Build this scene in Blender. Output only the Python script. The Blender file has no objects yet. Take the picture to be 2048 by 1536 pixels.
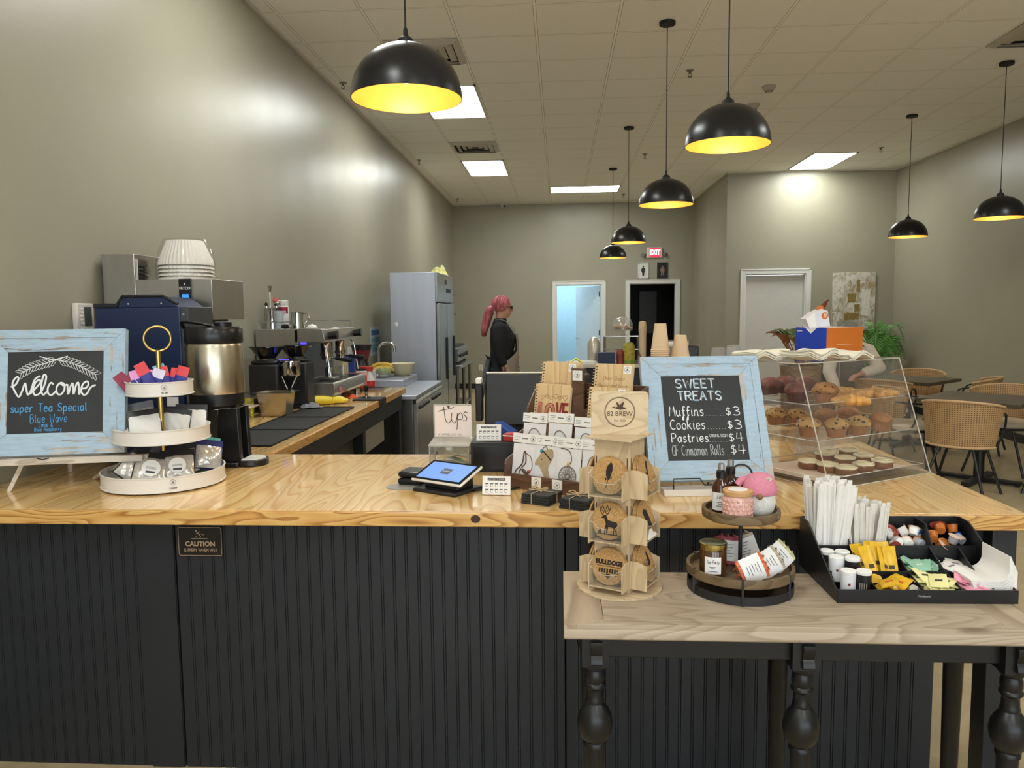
import bpy, bmesh, math, random
from mathutils import Vector, Matrix, noise
# ------------------------------------------------------------------ camera, world, exposure
SC = bpy.context.scene
COL = SC.collection
F = 1540.0                      # focal length in pixels of the 2048 x 1536 frame
CAM = Vector((0.0, 0.0, 1.54))
CR = Vector((0.998033, 0.061809, -0.010522))
CU = Vector((0.004680, 0.093911, 0.995570))
CW = Vector((-0.062524, 0.993660, -0.093437))
cam_data = bpy.data.cameras.new('camera')
cam_data.sensor_width = 36.0
cam_data.lens = 36.0 * F / 2048.0
cam_data.clip_start = 0.05
cam_data.clip_end = 100
cam = bpy.data.objects.new('camera', cam_data)
COL.objects.link(cam)
rot = Matrix((CR, CU, -CW)).transposed()
cam.matrix_world = Matrix.Translation(CAM) @ rot.to_4x4()
SC.camera = cam
SKY = 4.2
world = bpy.data.worlds.new('world')
SC.world = world
world.use_nodes = True
world.node_tree.nodes['Background'].inputs['Color'].default_value = (0.86, 0.93, 1.0, 1)
world.node_tree.nodes['Background'].inputs['Strength'].default_value = SKY
SC.view_settings.view_transform = 'Standard'
SC.view_settings.look = 'None'
SC.view_settings.gamma = 1.0
SC.view_settings.use_curve_mapping = False
SC.view_settings.exposure = 0.40
SC.cycles.use_denoising = True
SC.cycles.max_bounces = 10
SC.cycles.transparent_max_bounces = 24
SC.cycles.sample_clamp_indirect = 6.0
SC.cycles.caustics_reflective = False
SC.cycles.caustics_refractive = False
TROFFER = 17.0                   # emission of the ceiling light panels
BULB = 125.0                    # emission of the pendant bulbs
BULB_COLOR = (1.0, 0.76, 0.47)
TROFFER_COLOR = (0.97, 1.0, 0.96)
PI = math.pi
rad = math.radians
rng = random.Random(7)
def at(px, py, x=None, y=None, z=None):
 """the point where the ray through a pixel of the photograph meets the plane x=, y= or z="""
 d = CR * ((px - 1024) / F) - CU * ((py - 768) / F) + CW
 if x is not None:
  t = (x - CAM.x) / d.x
 elif y is not None:
  t = (y - CAM.y) / d.y
 else:
  t = (z - CAM.z) / d.z
 return CAM + d * t
# ------------------------------------------------------------------ mesh building
class B:
 def __init__(s):
  s.v = []; s.f = []; s.mi = []; s.m = Matrix(); s.k = 0
 def add(s, vs, fs):
  n = len(s.v)
  s.v += [s.m @ Vector(v) for v in vs]
  s.f += [[i + n for i in f] for f in fs]
  s.mi += [s.k] * len(fs)
  return s
 def box(s, x0, y0, z0, x1, y1, z1):
  vs = [(x, y, z) for z in (z0, z1) for y in (y0, y1) for x in (x0, x1)]
  return s.add(vs, [(0, 2, 3, 1), (4, 5, 7, 6), (0, 1, 5, 4), (2, 6, 7, 3), (0, 4, 6, 2), (1, 3, 7, 5)])
 def cbox(s, c, d):
  return s.box(c[0] - d[0] / 2, c[1] - d[1] / 2, c[2] - d[2] / 2, c[0] + d[0] / 2, c[1] + d[1] / 2, c[2] + d[2] / 2)
 def prism(s, pts, z0, z1):
  n = len(pts)
  vs = [(p[0], p[1], z0) for p in pts] + [(p[0], p[1], z1) for p in pts]
  fs = [list(range(n))[::-1], list(range(n, 2 * n))]
  fs += [(i, (i + 1) % n, n + (i + 1) % n, n + i) for i in range(n)]
  return s.add(vs, fs)
 def prismy(s, pts, y0, y1):
  """polygon given in (x, z), extruded along y"""
  n = len(pts)
  vs = [(p[0], y0, p[1]) for p in pts] + [(p[0], y1, p[1]) for p in pts]
  fs = [list(range(n)), list(range(n, 2 * n))[::-1]]
  fs += [(i, n + i, n + (i + 1) % n, (i + 1) % n) for i in range(n)]
  return s.add(vs, fs)
 def prismx(s, pts, x0, x1):
  """polygon given in (y, z), extruded along x"""
  n = len(pts)
  vs = [(x0, p[0], p[1]) for p in pts] + [(x1, p[0], p[1]) for p in pts]
  fs = [list(range(n))[::-1], list(range(n, 2 * n))]
  fs += [(i, (i + 1) % n, n + (i + 1) % n, n + i) for i in range(n)]
  return s.add(vs, fs)
 def lathe(s, prof, n=32, c=(0, 0, 0), sx=1.0, sy=1.0, wob=None, cap=True):
  vs = []; fs = []
  m = len(prof)
  for i in range(n):
   a = 2 * PI * i / n
   for j, (r, z) in enumerate(prof):
    rr = r * (wob(a, j) if wob else 1)
    vs.append((c[0] + rr * math.cos(a) * sx, c[1] + rr * math.sin(a) * sy, c[2] + z))
  for i in range(n):
   i2 = (i + 1) % n
   for j in range(m - 1):
    fs.append((i * m + j, i2 * m + j, i2 * m + j + 1, i * m + j + 1))
  if cap and prof[0][0] > 1e-6:
   fs.append([i * m for i in range(n)][::-1])
  if cap and prof[-1][0] > 1e-6:
   fs.append([i * m + m - 1 for i in range(n)])
  return s.add(vs, fs)
 def shell(s, prof, t, n=32, c=(0, 0, 0), sx=1.0, sy=1.0):
  """open bowl or cup: outer profile going up, given a wall thickness"""
  inner = [(max(r - t, 1e-7), max(z, prof[0][1] + t)) for r, z in prof[::-1]]
  p = [(1e-7, prof[0][1])] + list(prof) + inner + [(1e-7, prof[0][1] + t)]
  return s.lathe(p, n, c, sx, sy)
 def cyl(s, p0, p1, r0, r1=None, n=16, cap=True):
  r1 = r0 if r1 is None else r1
  p0 = Vector(p0); p1 = Vector(p1)
  d = (p1 - p0).normalized()
  a = Vector((0, 0, 1)) if abs(d.z) < 0.9 else Vector((1, 0, 0))
  u = d.cross(a).normalized(); w = d.cross(u)
  vs = []
  for p, r in ((p0, r0), (p1, r1)):
   vs += [p + (u * math.cos(2 * PI * i / n) + w * math.sin(2 * PI * i / n)) * r for i in range(n)]
  fs = [(i, (i + 1) % n, n + (i + 1) % n, n + i) for i in range(n)]
  if cap:
   fs += [list(range(n))[::-1], list(range(n, 2 * n))]
  return s.add(vs, fs)
 def tube(s, pts, r, n=8, closed=False, flat=1.0, up=None):
  pts = [Vector(p) for p in pts]
  m = len(pts)
  vs = []; fs = []
  ref = Vector(up) if up else None
  for i, p in enumerate(pts):
   a = pts[(i - 1) % m] if (closed or i > 0) else p
   b = pts[(i + 1) % m] if (closed or i < m - 1) else p
   d = (b - a)
   d = d.normalized() if d.length > 1e-9 else Vector((0, 0, 1))
   if ref is None:
    ref = Vector((0, 0, 1)) if abs(d.z) < 0.9 else Vector((1, 0, 0))
   u = ref - d * ref.dot(d)
   u = u.normalized() if u.length > 1e-6 else d.orthogonal().normalized()
   if up is None:
    ref = u
   w = d.cross(u)
   rr = r[i] if isinstance(r, (list, tuple)) else r
   for k in range(n):
    t = 2 * PI * k / n
    vs.append(p + u * (math.cos(t) * rr * flat) + w * (math.sin(t) * rr))
  for i in range(m if closed else m - 1):
   i2 = (i + 1) % m
   for k in range(n):
    k2 = (k + 1) % n
    fs.append((i * n + k, i * n + k2, i2 * n + k2, i2 * n + k))
  if not closed:
   fs += [list(range(n))[::-1], list(range((m - 1) * n, m * n))]
  return s.add(vs, fs)
 def sphere(s, c, r, n=16, m=10, sc=(1, 1, 1)):
  prof = [(max(1e-7, r * math.sin(PI * j / m)), -r * math.cos(PI * j / m)) for j in range(m + 1)]
  keep = s.m.copy()
  s.m = s.m @ Matrix.Translation(Vector(c)) @ Matrix.Diagonal((sc[0], sc[1], sc[2], 1))
  s.lathe(prof, n)
  s.m = keep
  return s
 def grid(s, fn, nu, nv, loop=False):
  vs = [fn(i / nu, j / nv) for i in range(nu + 1) for j in range(nv + 1)]
  w = nv + 1
  fs = [(i * w + j, (i + 1) * w + j, (i + 1) * w + j + 1, i * w + j + 1) for i in range(nu) for j in range(nv)]
  return s.add(vs, fs)
 def slab(s, fn, t, nu, nv):
  """a bent sheet with thickness t along its own normal"""
  P = [[Vector(fn(i / nu, j / nv)) for j in range(nv + 1)] for i in range(nu + 1)]
  N = [[None] * (nv + 1) for _ in range(nu + 1)]
  for i in range(nu + 1):
   for j in range(nv + 1):
    du = P[min(i + 1, nu)][j] - P[max(i - 1, 0)][j]
    dv = P[i][min(j + 1, nv)] - P[i][max(j - 1, 0)]
    nn = du.cross(dv)
    N[i][j] = nn.normalized() if nn.length > 1e-12 else Vector((0, 0, 1))
  w = nv + 1; q = (nu + 1) * w
  vs = [P[i][j] for i in range(nu + 1) for j in range(w)] + [P[i][j] - N[i][j] * t for i in range(nu + 1) for j in range(w)]
  fs = []
  for i in range(nu):
   for j in range(nv):
    a = (i * w + j, (i + 1) * w + j, (i + 1) * w + j + 1, i * w + j + 1)
    fs.append(a); fs.append(tuple(q + k for k in a[::-1]))
  rim = [(i, 0) for i in range(nu + 1)] + [(nu, j) for j in range(1, nv + 1)] + [(i, nv) for i in range(nu - 1, -1, -1)] + [(0, j) for j in range(nv - 1, 0, -1)]
  ids = [i * w + j for i, j in rim]
  for k in range(len(ids)):
   a, b = ids[k], ids[(k + 1) % len(ids)]
   fs.append((a, q + a, q + b, b))
  return s.add(vs, fs)
def tr(x=0, y=0, z=0, rz=0, rx=0, ry=0, s=1):
 return Matrix.Translation((x, y, z)) @ Matrix.Rotation(rz, 4, 'Z') @ Matrix.Rotation(ry, 4, 'Y') @ Matrix.Rotation(rx, 4, 'X') @ Matrix.Diagonal((s, s, s, 1))
def obj(name, b, mat, parent=None, bev=0.0, smooth=True, seg=2, sub=0, ang=38):
 me = bpy.data.meshes.new(name)
 me.from_pydata([tuple(v) for v in b.v], [], b.f)
 mats = mat if isinstance(mat, (list, tuple)) else [mat]
 for m in mats:
  me.materials.append(m)
 if len(mats) > 1:
  me.polygons.foreach_set('material_index', b.mi)
 bm = bmesh.new(); bm.from_mesh(me)
 bmesh.ops.recalc_face_normals(bm, faces=bm.faces)
 bm.to_mesh(me); bm.free()
 if smooth:
  me.polygons.foreach_set('use_smooth', [True] * len(me.polygons))
  me.set_sharp_from_angle(angle=rad(ang))
 me.update()
 o = bpy.data.objects.new(name, me)
 COL.objects.link(o)
 if parent:
  o.parent = parent
 if bev:
  md = o.modifiers.new('bevel', 'BEVEL')
  md.width = bev; md.segments = seg; md.limit_method = 'ANGLE'; md.angle_limit = rad(40)
  md.harden_normals = False
 if sub:
  md = o.modifiers.new('subdivision', 'SUBSURF')
  md.levels = sub; md.render_levels = sub
 return o
def tag(o, label, cat, group=None, kind=None):
 o['label'] = label; o['category'] = cat
 if group:
  o['group'] = group
 if kind:
  o['kind'] = kind
 return o
def thing(name, label, cat, loc=(0, 0, 0), rz=0, group=None, rx=0, ry=0):
 o = bpy.data.objects.new(name, None)
 o.empty_display_size = 0.05
 COL.objects.link(o)
 o.location = loc
 o.rotation_euler = (rx, ry, rz)
 return tag(o, label, cat, group)
def solo(name, b, mat, label, cat, loc=(0, 0, 0), rz=0, group=None, rx=0, ry=0, **kw):
 o = obj(name, b, mat, None, **kw)
 o.location = loc; o.rotation_euler = (rx, ry, rz)
 return tag(o, label, cat, group)
def struct(name, b, mat, parent=None, **kw):
 o = obj(name, b, mat, parent, **kw)
 if not parent:
  o['kind'] = 'structure'
 return o
def dup(root, loc, rz=None, label=None, group=None, rx=None, ry=None, sc=None):
 r = root.copy(); COL.objects.link(r); r.location = loc
 e = r.rotation_euler
 r.rotation_euler = (e[0] if rx is None else rx, e[1] if ry is None else ry, e[2] if rz is None else rz)
 if sc:
  r.scale = (sc, sc, sc) if not isinstance(sc, (tuple, list)) else sc
 if label:
  r['label'] = label
 if group:
  r['group'] = group
 for ch in list(root.children):
  c = ch.copy(); COL.objects.link(c); c.parent = r
  for g in list(ch.children):
   d = g.copy(); COL.objects.link(d); d.parent = c
 return r
# ------------------------------------------------------------------ materials
MATS = {}
def lin(h):
 h = h.lstrip('#')
 out = []
 for i in (0, 2, 4):
  c = int(h[i:i + 2], 16) / 255
  out.append(c / 12.92 if c <= 0.04045 else ((c + 0.055) / 1.055) ** 2.4)
 return (*out, 1.0)
def newmat(name):
 m = bpy.data.materials.new(name); m.use_nodes = True
 nt = m.node_tree
 return m, nt, nt.nodes['Principled BSDF']
def node(nt, t, **kw):
 n = nt.nodes.new(t)
 for k, v in kw.items():
  if k.startswith('i_'):
   n.inputs[k[2:].replace('_', ' ')].default_value = v
  else:
   setattr(n, k, v)
 return n
def coords(nt, scale=(1, 1, 1), kind='Object', rot=(0, 0, 0)):
 tc = node(nt, 'ShaderNodeTexCoord')
 mp = node(nt, 'ShaderNodeMapping')
 mp.inputs['Scale'].default_value = scale
 mp.inputs['Rotation'].default_value = rot
 nt.links.new(tc.outputs[kind], mp.inputs['Vector'])
 return mp.outputs['Vector']
def ramp(nt, src, stops):
 r = node(nt, 'ShaderNodeValToRGB')
 e = r.color_ramp.elements
 while len(e) < len(stops):
  e.new(0.5)
 for i, (p, c) in enumerate(stops):
  e[i].position = p
  e[i].color = lin(c) if isinstance(c, str) else c
 nt.links.new(src, r.inputs['Fac'])
 return r.outputs['Color']
def math_n(nt, op, a, b=None, c=None):
 n = node(nt, 'ShaderNodeMath', operation=op)
 for i, v in enumerate((a, b, c)):
  if v is None:
   continue
  if isinstance(v, (int, float)):
   n.inputs[i].default_value = v
  else:
   nt.links.new(v, n.inputs[i])
 return n.outputs[0]
def mixc(nt, fac, a, b, mode='MIX'):
 n = node(nt, 'ShaderNodeMix', data_type='RGBA', blend_type=mode)
 for s, v in (('Factor', fac), ('A', a), ('B', b)):
  inp = [i for i in n.inputs if i.name == s and i.enabled][0]
  if isinstance(v, (int, float)):
   inp.default_value = v
  elif isinstance(v, tuple):
   inp.default_value = v
  elif isinstance(v, str):
   inp.default_value = lin(v)
  else:
   nt.links.new(v, inp)
 return [o for o in n.outputs if o.enabled][0]
def bumpn(nt, bs, src, strength=0.2, dist=0.002):
 b = node(nt, 'ShaderNodeBump')
 b.inputs['Strength'].default_value = strength
 b.inputs['Distance'].default_value = dist
 nt.links.new(src, b.inputs['Height'])
 nt.links.new(b.outputs['Normal'], bs.inputs['Normal'])
 return b
def pm(name, col, rough=0.5, metal=0.0, var=0.06, vs=14.0, bump=0.0, bs_=60.0, trans=0.0, alpha=1.0, emis=None, es=0.0, coat=0.0, spec=0.5, ior=1.45, sss=0.0, stretch=None):
 """plain paint, plastic, metal, paper or glass with a slight procedural variation"""
 if name in MATS:
  return MATS[name]
 m, nt, bs = newmat(name)
 c = lin(col) if isinstance(col, str) else col
 bs.inputs['Base Color'].default_value = c
 bs.inputs['Roughness'].default_value = rough
 bs.inputs['Metallic'].default_value = metal
 bs.inputs['Specular IOR Level'].default_value = spec
 bs.inputs['IOR'].default_value = ior
 if var:
  nz = node(nt, 'ShaderNodeTexNoise', i_Scale=vs, i_Detail=4.0)
  nt.links.new(coords(nt, stretch or (1, 1, 1)), nz.inputs['Vector'])
  lo = tuple(max(0, x * (1 - var)) for x in c[:3]) + (1,)
  hi = tuple(min(1, x * (1 + var)) for x in c[:3]) + (1,)
  nt.links.new(ramp(nt, nz.outputs['Fac'], [(0.3, lo), (0.7, hi)]), bs.inputs['Base Color'])
 if bump:
  nb = node(nt, 'ShaderNodeTexNoise', i_Scale=bs_, i_Detail=3.0)
  nt.links.new(coords(nt, stretch or (1, 1, 1)), nb.inputs['Vector'])
  bumpn(nt, bs, nb.outputs['Fac'], bump)
 if trans:
  bs.inputs['Transmission Weight'].default_value = trans
 if alpha < 1:
  bs.inputs['Alpha'].default_value = alpha
 if coat:
  bs.inputs['Coat Weight'].default_value = coat
  bs.inputs['Coat Roughness'].default_value = 0.08
 if emis:
  bs.inputs['Emission Color'].default_value = lin(emis) if isinstance(emis, str) else emis
  bs.inputs['Emission Strength'].default_value = es
 if sss:
  bs.inputs['Subsurface Weight'].default_value = sss
  bs.inputs['Subsurface Radius'].default_value = (0.01, 0.006, 0.004)
 MATS[name] = m
 return m
def clear(name, tint=(0.97, 0.98, 0.98, 1), rough=0.02, refl=0.10, haze=0.0, haze_col=(0.8, 0.8, 0.82, 1)):
 """clear sheet plastic or glass thin enough not to bend the view"""
 if name in MATS:
  return MATS[name]
 m = bpy.data.materials.new(name); m.use_nodes = True
 nt = m.node_tree; nt.nodes.clear()
 out = node(nt, 'ShaderNodeOutputMaterial')
 t = node(nt, 'ShaderNodeBsdfTransparent'); t.inputs['Color'].default_value = tint
 g = node(nt, 'ShaderNodeBsdfGlossy'); g.inputs['Roughness'].default_value = rough
 fr = node(nt, 'ShaderNodeLayerWeight'); fr.inputs['Blend'].default_value = 0.5
 f = math_n(nt, 'MULTIPLY_ADD', math_n(nt, 'POWER', fr.outputs['Facing'], 4.0), 0.45, 0.015 + refl * 0.2)
 mx = node(nt, 'ShaderNodeMixShader')
 nt.links.new(f, mx.inputs[0]); nt.links.new(t.outputs[0], mx.inputs[1]); nt.links.new(g.outputs[0], mx.inputs[2])
 last = mx.outputs[0]
 if haze:
  d = node(nt, 'ShaderNodeBsdfDiffuse'); d.inputs['Color'].default_value = haze_col
  m2 = node(nt, 'ShaderNodeMixShader')
  nz = node(nt, 'ShaderNodeTexNoise', i_Scale=25.0, i_Detail=3.0)
  nt.links.new(coords(nt), nz.inputs['Vector'])
  hz = math_n(nt, 'MULTIPLY', nz.outputs['Fac'], 2 * haze)
  nt.links.new(hz, m2.inputs[0])
  nt.links.new(last, m2.inputs[1]); nt.links.new(d.outputs[0], m2.inputs[2])
  last = m2.outputs[0]
 nt.links.new(last, out.inputs['Surface'])
 MATS[name] = m
 return m
def wood(name, cols, axis='Y', ring=22.0, freq=1.0, plank=0.0, rough=0.3, coat=0.0, knots=True, plank_axis='X', bump=0.03, warp=1.0, var=0.35):
 """straight-sawn boards: growth rings stretched along the grain, a few knots, board to board change"""
 if name in MATS:
  return MATS[name]
 m, nt, bs = newmat(name)
 tc = node(nt, 'ShaderNodeTexCoord')
 sep = node(nt, 'ShaderNodeSeparateXYZ')
 nt.links.new(tc.outputs['Object'], sep.inputs[0])
 ax = {'X': sep.outputs[0], 'Y': sep.outputs[1], 'Z': sep.outputs[2]}
 ga = ax[axis]
 others = [k for k in 'XYZ' if k != axis]
 pid = None
 comb = node(nt, 'ShaderNodeCombineXYZ')
 if plank:
  pq = math_n(nt, 'DIVIDE', ax[plank_axis], plank)
  pid = math_n(nt, 'FLOOR', pq)
  shift = math_n(nt, 'MULTIPLY', pid, 7.31)
  nt.links.new(math_n(nt, 'ADD', math_n(nt, 'MULTIPLY', ga, 0.9 * freq), shift), comb.inputs[0])
 else:
  nt.links.new(math_n(nt, 'MULTIPLY', ga, 0.9 * freq), comb.inputs[0])
 nt.links.new(math_n(nt, 'MULTIPLY', ax[others[0]], 5.0 * freq), comb.inputs[1])
 nt.links.new(math_n(nt, 'MULTIPLY', ax[others[1]], 5.0 * freq), comb.inputs[2])
 n1 = node(nt, 'ShaderNodeTexNoise', i_Scale=1.0, i_Detail=1.5, i_Roughness=0.4, i_Distortion=0.25 * warp)
 nt.links.new(comb.outputs[0], n1.inputs['Vector'])
 rg = math_n(nt, 'MULTIPLY', n1.outputs['Fac'], ring)
 tri = math_n(nt, 'FRACT', rg)
 col = ramp(nt, tri, [(0.0, cols[0]), (0.55, cols[1]), (0.88, cols[2]), (1.0, cols[0])])
 n2 = node(nt, 'ShaderNodeTexNoise', i_Scale=1.0, i_Detail=5.0, i_Roughness=0.6)
 mp = node(nt, 'ShaderNodeMapping')
 sc = {'X': (3, 90, 90), 'Y': (90, 3, 90), 'Z': (90, 90, 3)}[axis]
 mp.inputs['Scale'].default_value = sc
 nt.links.new(tc.outputs['Object'], mp.inputs[0]); nt.links.new(mp.outputs[0], n2.inputs['Vector'])
 col = mixc(nt, math_n(nt, 'MULTIPLY', n2.outputs['Fac'], var), col, cols[2], 'MIX')
 if knots:
  vo = node(nt, 'ShaderNodeTexVoronoi', i_Scale=1.0, i_Randomness=1.0)
  mk = node(nt, 'ShaderNodeMapping')
  mk.inputs['Scale'].default_value = {'X': (1.6, 5.5, 5.5), 'Y': (5.5, 1.6, 5.5), 'Z': (5.5, 5.5, 1.6)}[axis]
  mk.inputs['Location'].default_value = (0.37, 0.11, 0.23)
  nt.links.new(tc.outputs['Object'], mk.inputs[0]); nt.links.new(mk.outputs[0], vo.inputs['Vector'])
  kn = ramp(nt, vo.outputs['Distance'], [(0.0, (1, 1, 1, 1)), (0.045, (0.9, 0.9, 0.9, 1)), (0.09, (0, 0, 0, 1))])
  col = mixc(nt, kn, col, cols[3] if len(cols) > 3 else cols[2])
 if plank:
  wn = node(nt, 'ShaderNodeTexWhiteNoise', noise_dimensions='1D')
  nt.links.new(pid, wn.inputs['W'])
  v = math_n(nt, 'MULTIPLY_ADD', wn.outputs['Value'], 0.28, 0.86)
  cv = node(nt, 'ShaderNodeCombineColor')
  for i in range(3):
   nt.links.new(v, cv.inputs[i])
  col = mixc(nt, 1.0, col, cv.outputs[0], 'MULTIPLY')
  fr = math_n(nt, 'FRACT', pq)
  edge = math_n(nt, 'LESS_THAN', math_n(nt, 'MINIMUM', fr, math_n(nt, 'SUBTRACT', 1.0, fr)), 0.008)
  col = mixc(nt, math_n(nt, 'MULTIPLY', edge, 0.6), col, cols[2])
 nt.links.new(col, bs.inputs['Base Color'])
 bs.inputs['Roughness'].default_value = rough
 if coat:
  bs.inputs['Coat Weight'].default_value = coat
  bs.inputs['Coat Roughness'].default_value = 0.07
 bumpn(nt, bs, n2.outputs['Fac'], bump)
 MATS[name] = m
 return m
def emit(name, col, strength):
 if name in MATS:
  return MATS[name]
 m, nt, bs = newmat(name)
 bs.inputs['Base Color'].default_value = (0.02, 0.02, 0.02, 1)
 bs.inputs['Emission Color'].default_value = lin(col) if isinstance(col, str) else (*col[:3], 1)
 bs.inputs['Emission Strength'].default_value = strength
 MATS[name] = m
 return m
# ------------------------------------------------------------------ lettering
def text(s, size, parent, loc, rot, mat, align='CENTER', ext=0.0003, name='lettering', sx=1.0, space=1.0, shear=0.0, bold=0.0):
 cu = bpy.data.curves.new(name, 'FONT')
 cu.body = s; cu.size = size; cu.align_x = align; cu.align_y = 'CENTER'
 cu.extrude = ext; cu.space_character = space; cu.shear = shear; cu.offset = bold
 cu.resolution_u = 3
 cu.materials.append(mat)
 tmp = bpy.data.objects.new('tmp', cu)
 me = bpy.data.meshes.new_from_object(tmp)
 me.name = name
 bpy.data.objects.remove(tmp); bpy.data.curves.remove(cu)
 if not me.materials:
  me.materials.append(mat)
 o = bpy.data.objects.new(name, me)
 COL.objects.link(o)
 o.parent = parent
 o.location = loc; o.rotation_euler = rot; o.scale = (sx, 1, 1)
 return o
GLYPH = {
 'A': '6|0,0 3,10 6,0;1,4 5,4', 'B': '6|0,0 0,10;~0,10 4,10 5,7.5 3.5,5.4 0,5.2;~0,5.2 4.5,5 5.6,2.5 4,0.2 0,0',
 'C': '6|~6,8.5 3.5,10 1,8 0,5 1,1.5 3.5,0 6,1.2', 'E': '5|5,10 0,10 0,0 5,0;0,5.2 4,5.2', 'F': '5|5,10 0,10 0,0;0,5.2 4,5.2',
 'G': '6|~6,8.5 3.5,10 1,8 0,5 1,1.5 3.5,0 6,2;6,0 6,4.5 3.6,4.5', 'I': '2|1,0 1,10', 'L': '5|0,10 0,0 5,0', 'M': '7|0,0 1,10 3.5,4 6,10 7,0',
 'N': '6|0,0 0,10 6,0 6,10', 'O': '6|~3,10 0.6,8 0,5 0.6,2 3,0 5.4,2 6,5 5.4,8 3,10', 'P': '6|0,0 0,10;~0,10 4.5,9.8 5.6,7.3 4.2,5 0,4.6',
 'R': '6|0,0 0,10;~0,10 4.2,9.8 5.4,7.4 4,5.2 0,4.9;2.4,4.9 6,0', 'S': '6|~5.6,8.6 3,10 0.6,8.4 1.2,6 4.6,4.4 5.4,1.8 3,0 0.2,1.4',
 'T': '6|0,10 6,10;3,10 3,0', 'U': '6|~0,10 0,3 1.4,0.3 3.4,0 5.4,1.5 6,4;6,10 6,0', 'V': '6|0,10 3,0 6,10', 'W': '8|0,10 2,0 4,8 6,0 8,10', 'H': '6|0,0 0,10;6,0 6,10;0,5.2 6,5.2',
 'D': '6|0,0 0,10;~0,10 4,9.4 6,6 5.6,2.6 3.4,0.3 0,0', 'Y': '6|0,10 3,5 6,10;3,5 3,0', 'K': '6|0,0 0,10;5.6,10 0,4.4;2,6 6,0',
 'a': '5|~4.4,5 2.4,6.2 0.3,4.4 0.2,1.6 1.8,0 3.6,1.2 4.4,4;4.4,6 4.4,1.2 5.2,0', 'b': '5|0,10 0,0;~0,3.6 1.4,5.8 3.6,5.6 4.6,3 3.4,0.4 1.4,0 0,1.6',
 'c': '4.5|~4.2,5 2.4,6.2 0.4,4.6 0.2,1.8 1.8,0 4.4,1', 'e': '5|~0.4,3.2 4.4,3.6 3.8,5.8 2,6.2 0.3,4 0.5,1.4 2.2,0 4.8,1.2',
 'd': '5|~4.4,5 2.4,6.2 0.3,4.4 0.2,1.6 1.8,0 3.6,1.2 4.4,4;4.4,10 4.4,0', 'f': '3.6|~4,9 2.8,10 1.6,8.6 1.4,4 1.4,-3 0.4,-4 0,-2.6 1.6,0 3.4,1;0,5.6 3.6,5.6',
 'g': '5|~4.4,5 2.4,6.2 0.3,4.4 0.2,1.6 1.8,0 3.6,1.2 4.4,4;~4.4,6 4.4,-2 2.8,-3.8 0.6,-2.8', 'h': '5|0,10 0,0;~0,3.4 1.6,5.8 3.6,5.6 4.2,3.6 4.2,0',
 'i': '2|~0.8,6 0.8,1.2 1.8,0;0.8,8.2 0.9,8.4', 'k': '5|0,10 0,0;4,6 0,2.4;1.6,3.4 4.6,0', 'l': '2.4|~0.6,0.8 0.6,10;0.6,0.8 2,0', 'm': '8|0,6 0,0;~0,3.4 1.6,5.9 3.2,5.2 3.5,3 3.5,0;~3.5,3.4 5,5.9 6.8,5.2 7,3 7,0',
 'n': '5|0,6 0,0;~0,3.4 1.6,5.9 3.6,5.4 4,3.2 4,0.6 5,0', 'o': '5|~2.4,6.2 0.4,4.8 0.1,2.6 1,0.4 2.6,0 4.4,1.2 4.7,3.6 3.8,5.6 2.4,6.2', 'p': '5|0,6 0,-4;~0,3.6 1.4,5.8 3.6,5.6 4.6,3 3.4,0.4 1.4,0 0,1.6',
 'r': '4|0,6 0,0;~0,3.2 1.4,5.6 3.4,6', 's': '4|~3.8,5.2 2.2,6.2 0.5,5 1.2,3.6 3.4,2.6 3.7,0.9 2,0 0,0.8', 't': '3.6|~1.4,9 1.4,1.4 2.4,0 3.6,0.8;0,6.2 3.4,6.2', 'u': '5|~0,6 0,1.8 1.4,0 3.2,0.6 4.2,2.4;4.2,6 4.2,0.8 5,0',
 'v': '5|0,6 2.2,0 4.6,6', 'w': '7|0,6 1.6,0 3.4,5 5.2,0 7,6', 'y': '5|0,6 2.4,0.6;4.6,6 1.4,-4', '3': '5|~0.4,9 2.4,10 4.4,8.6 4.2,6.4 2,5.2 4.4,4.2 4.8,1.8 2.8,0 0.2,0.8', '4': '5.4|3.8,0 3.8,10;1,10 0.2,3.6 5.4,3.8',
 '$': '4.6|~4.2,8 2.4,9 0.6,7.6 1.2,5.8 3.8,4.4 4.2,2.2 2.4,1 0.2,2;2.3,10.4 2.3,-0.6', '.': '2.2|0.8,0 0.9,0.25', ':': '2|0.8,1 0.9,1.3;0.8,5 0.9,5.3', '&': '6|~5.6,0 1.6,6.6 2.2,9.4 4,9 3.6,6.6 0.6,3.6 0.8,0.8 3,0 5.6,3.4', ' ': '4|',
}
def spline(pts, k=5, closed=False):
 pts = [Vector(p) for p in pts]
 n = len(pts); out = []
 rng_ = range(n if closed else n - 1)
 for i in rng_:
  p0 = pts[(i - 1) % n] if (closed or i > 0) else pts[0]
  p1 = pts[i]; p2 = pts[(i + 1) % n]
  p3 = pts[(i + 2) % n] if (closed or i < n - 2) else pts[-1]
  for j in range(k):
   t = j / k
   out.append(0.5 * ((2 * p1) + (p2 - p0) * t + (2 * p0 - 5 * p1 + 4 * p2 - p3) * t * t + (3 * p1 - p0 - 3 * p2 + p3) * t ** 3))
 if not closed:
  out.append(pts[-1])
 return out
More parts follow.
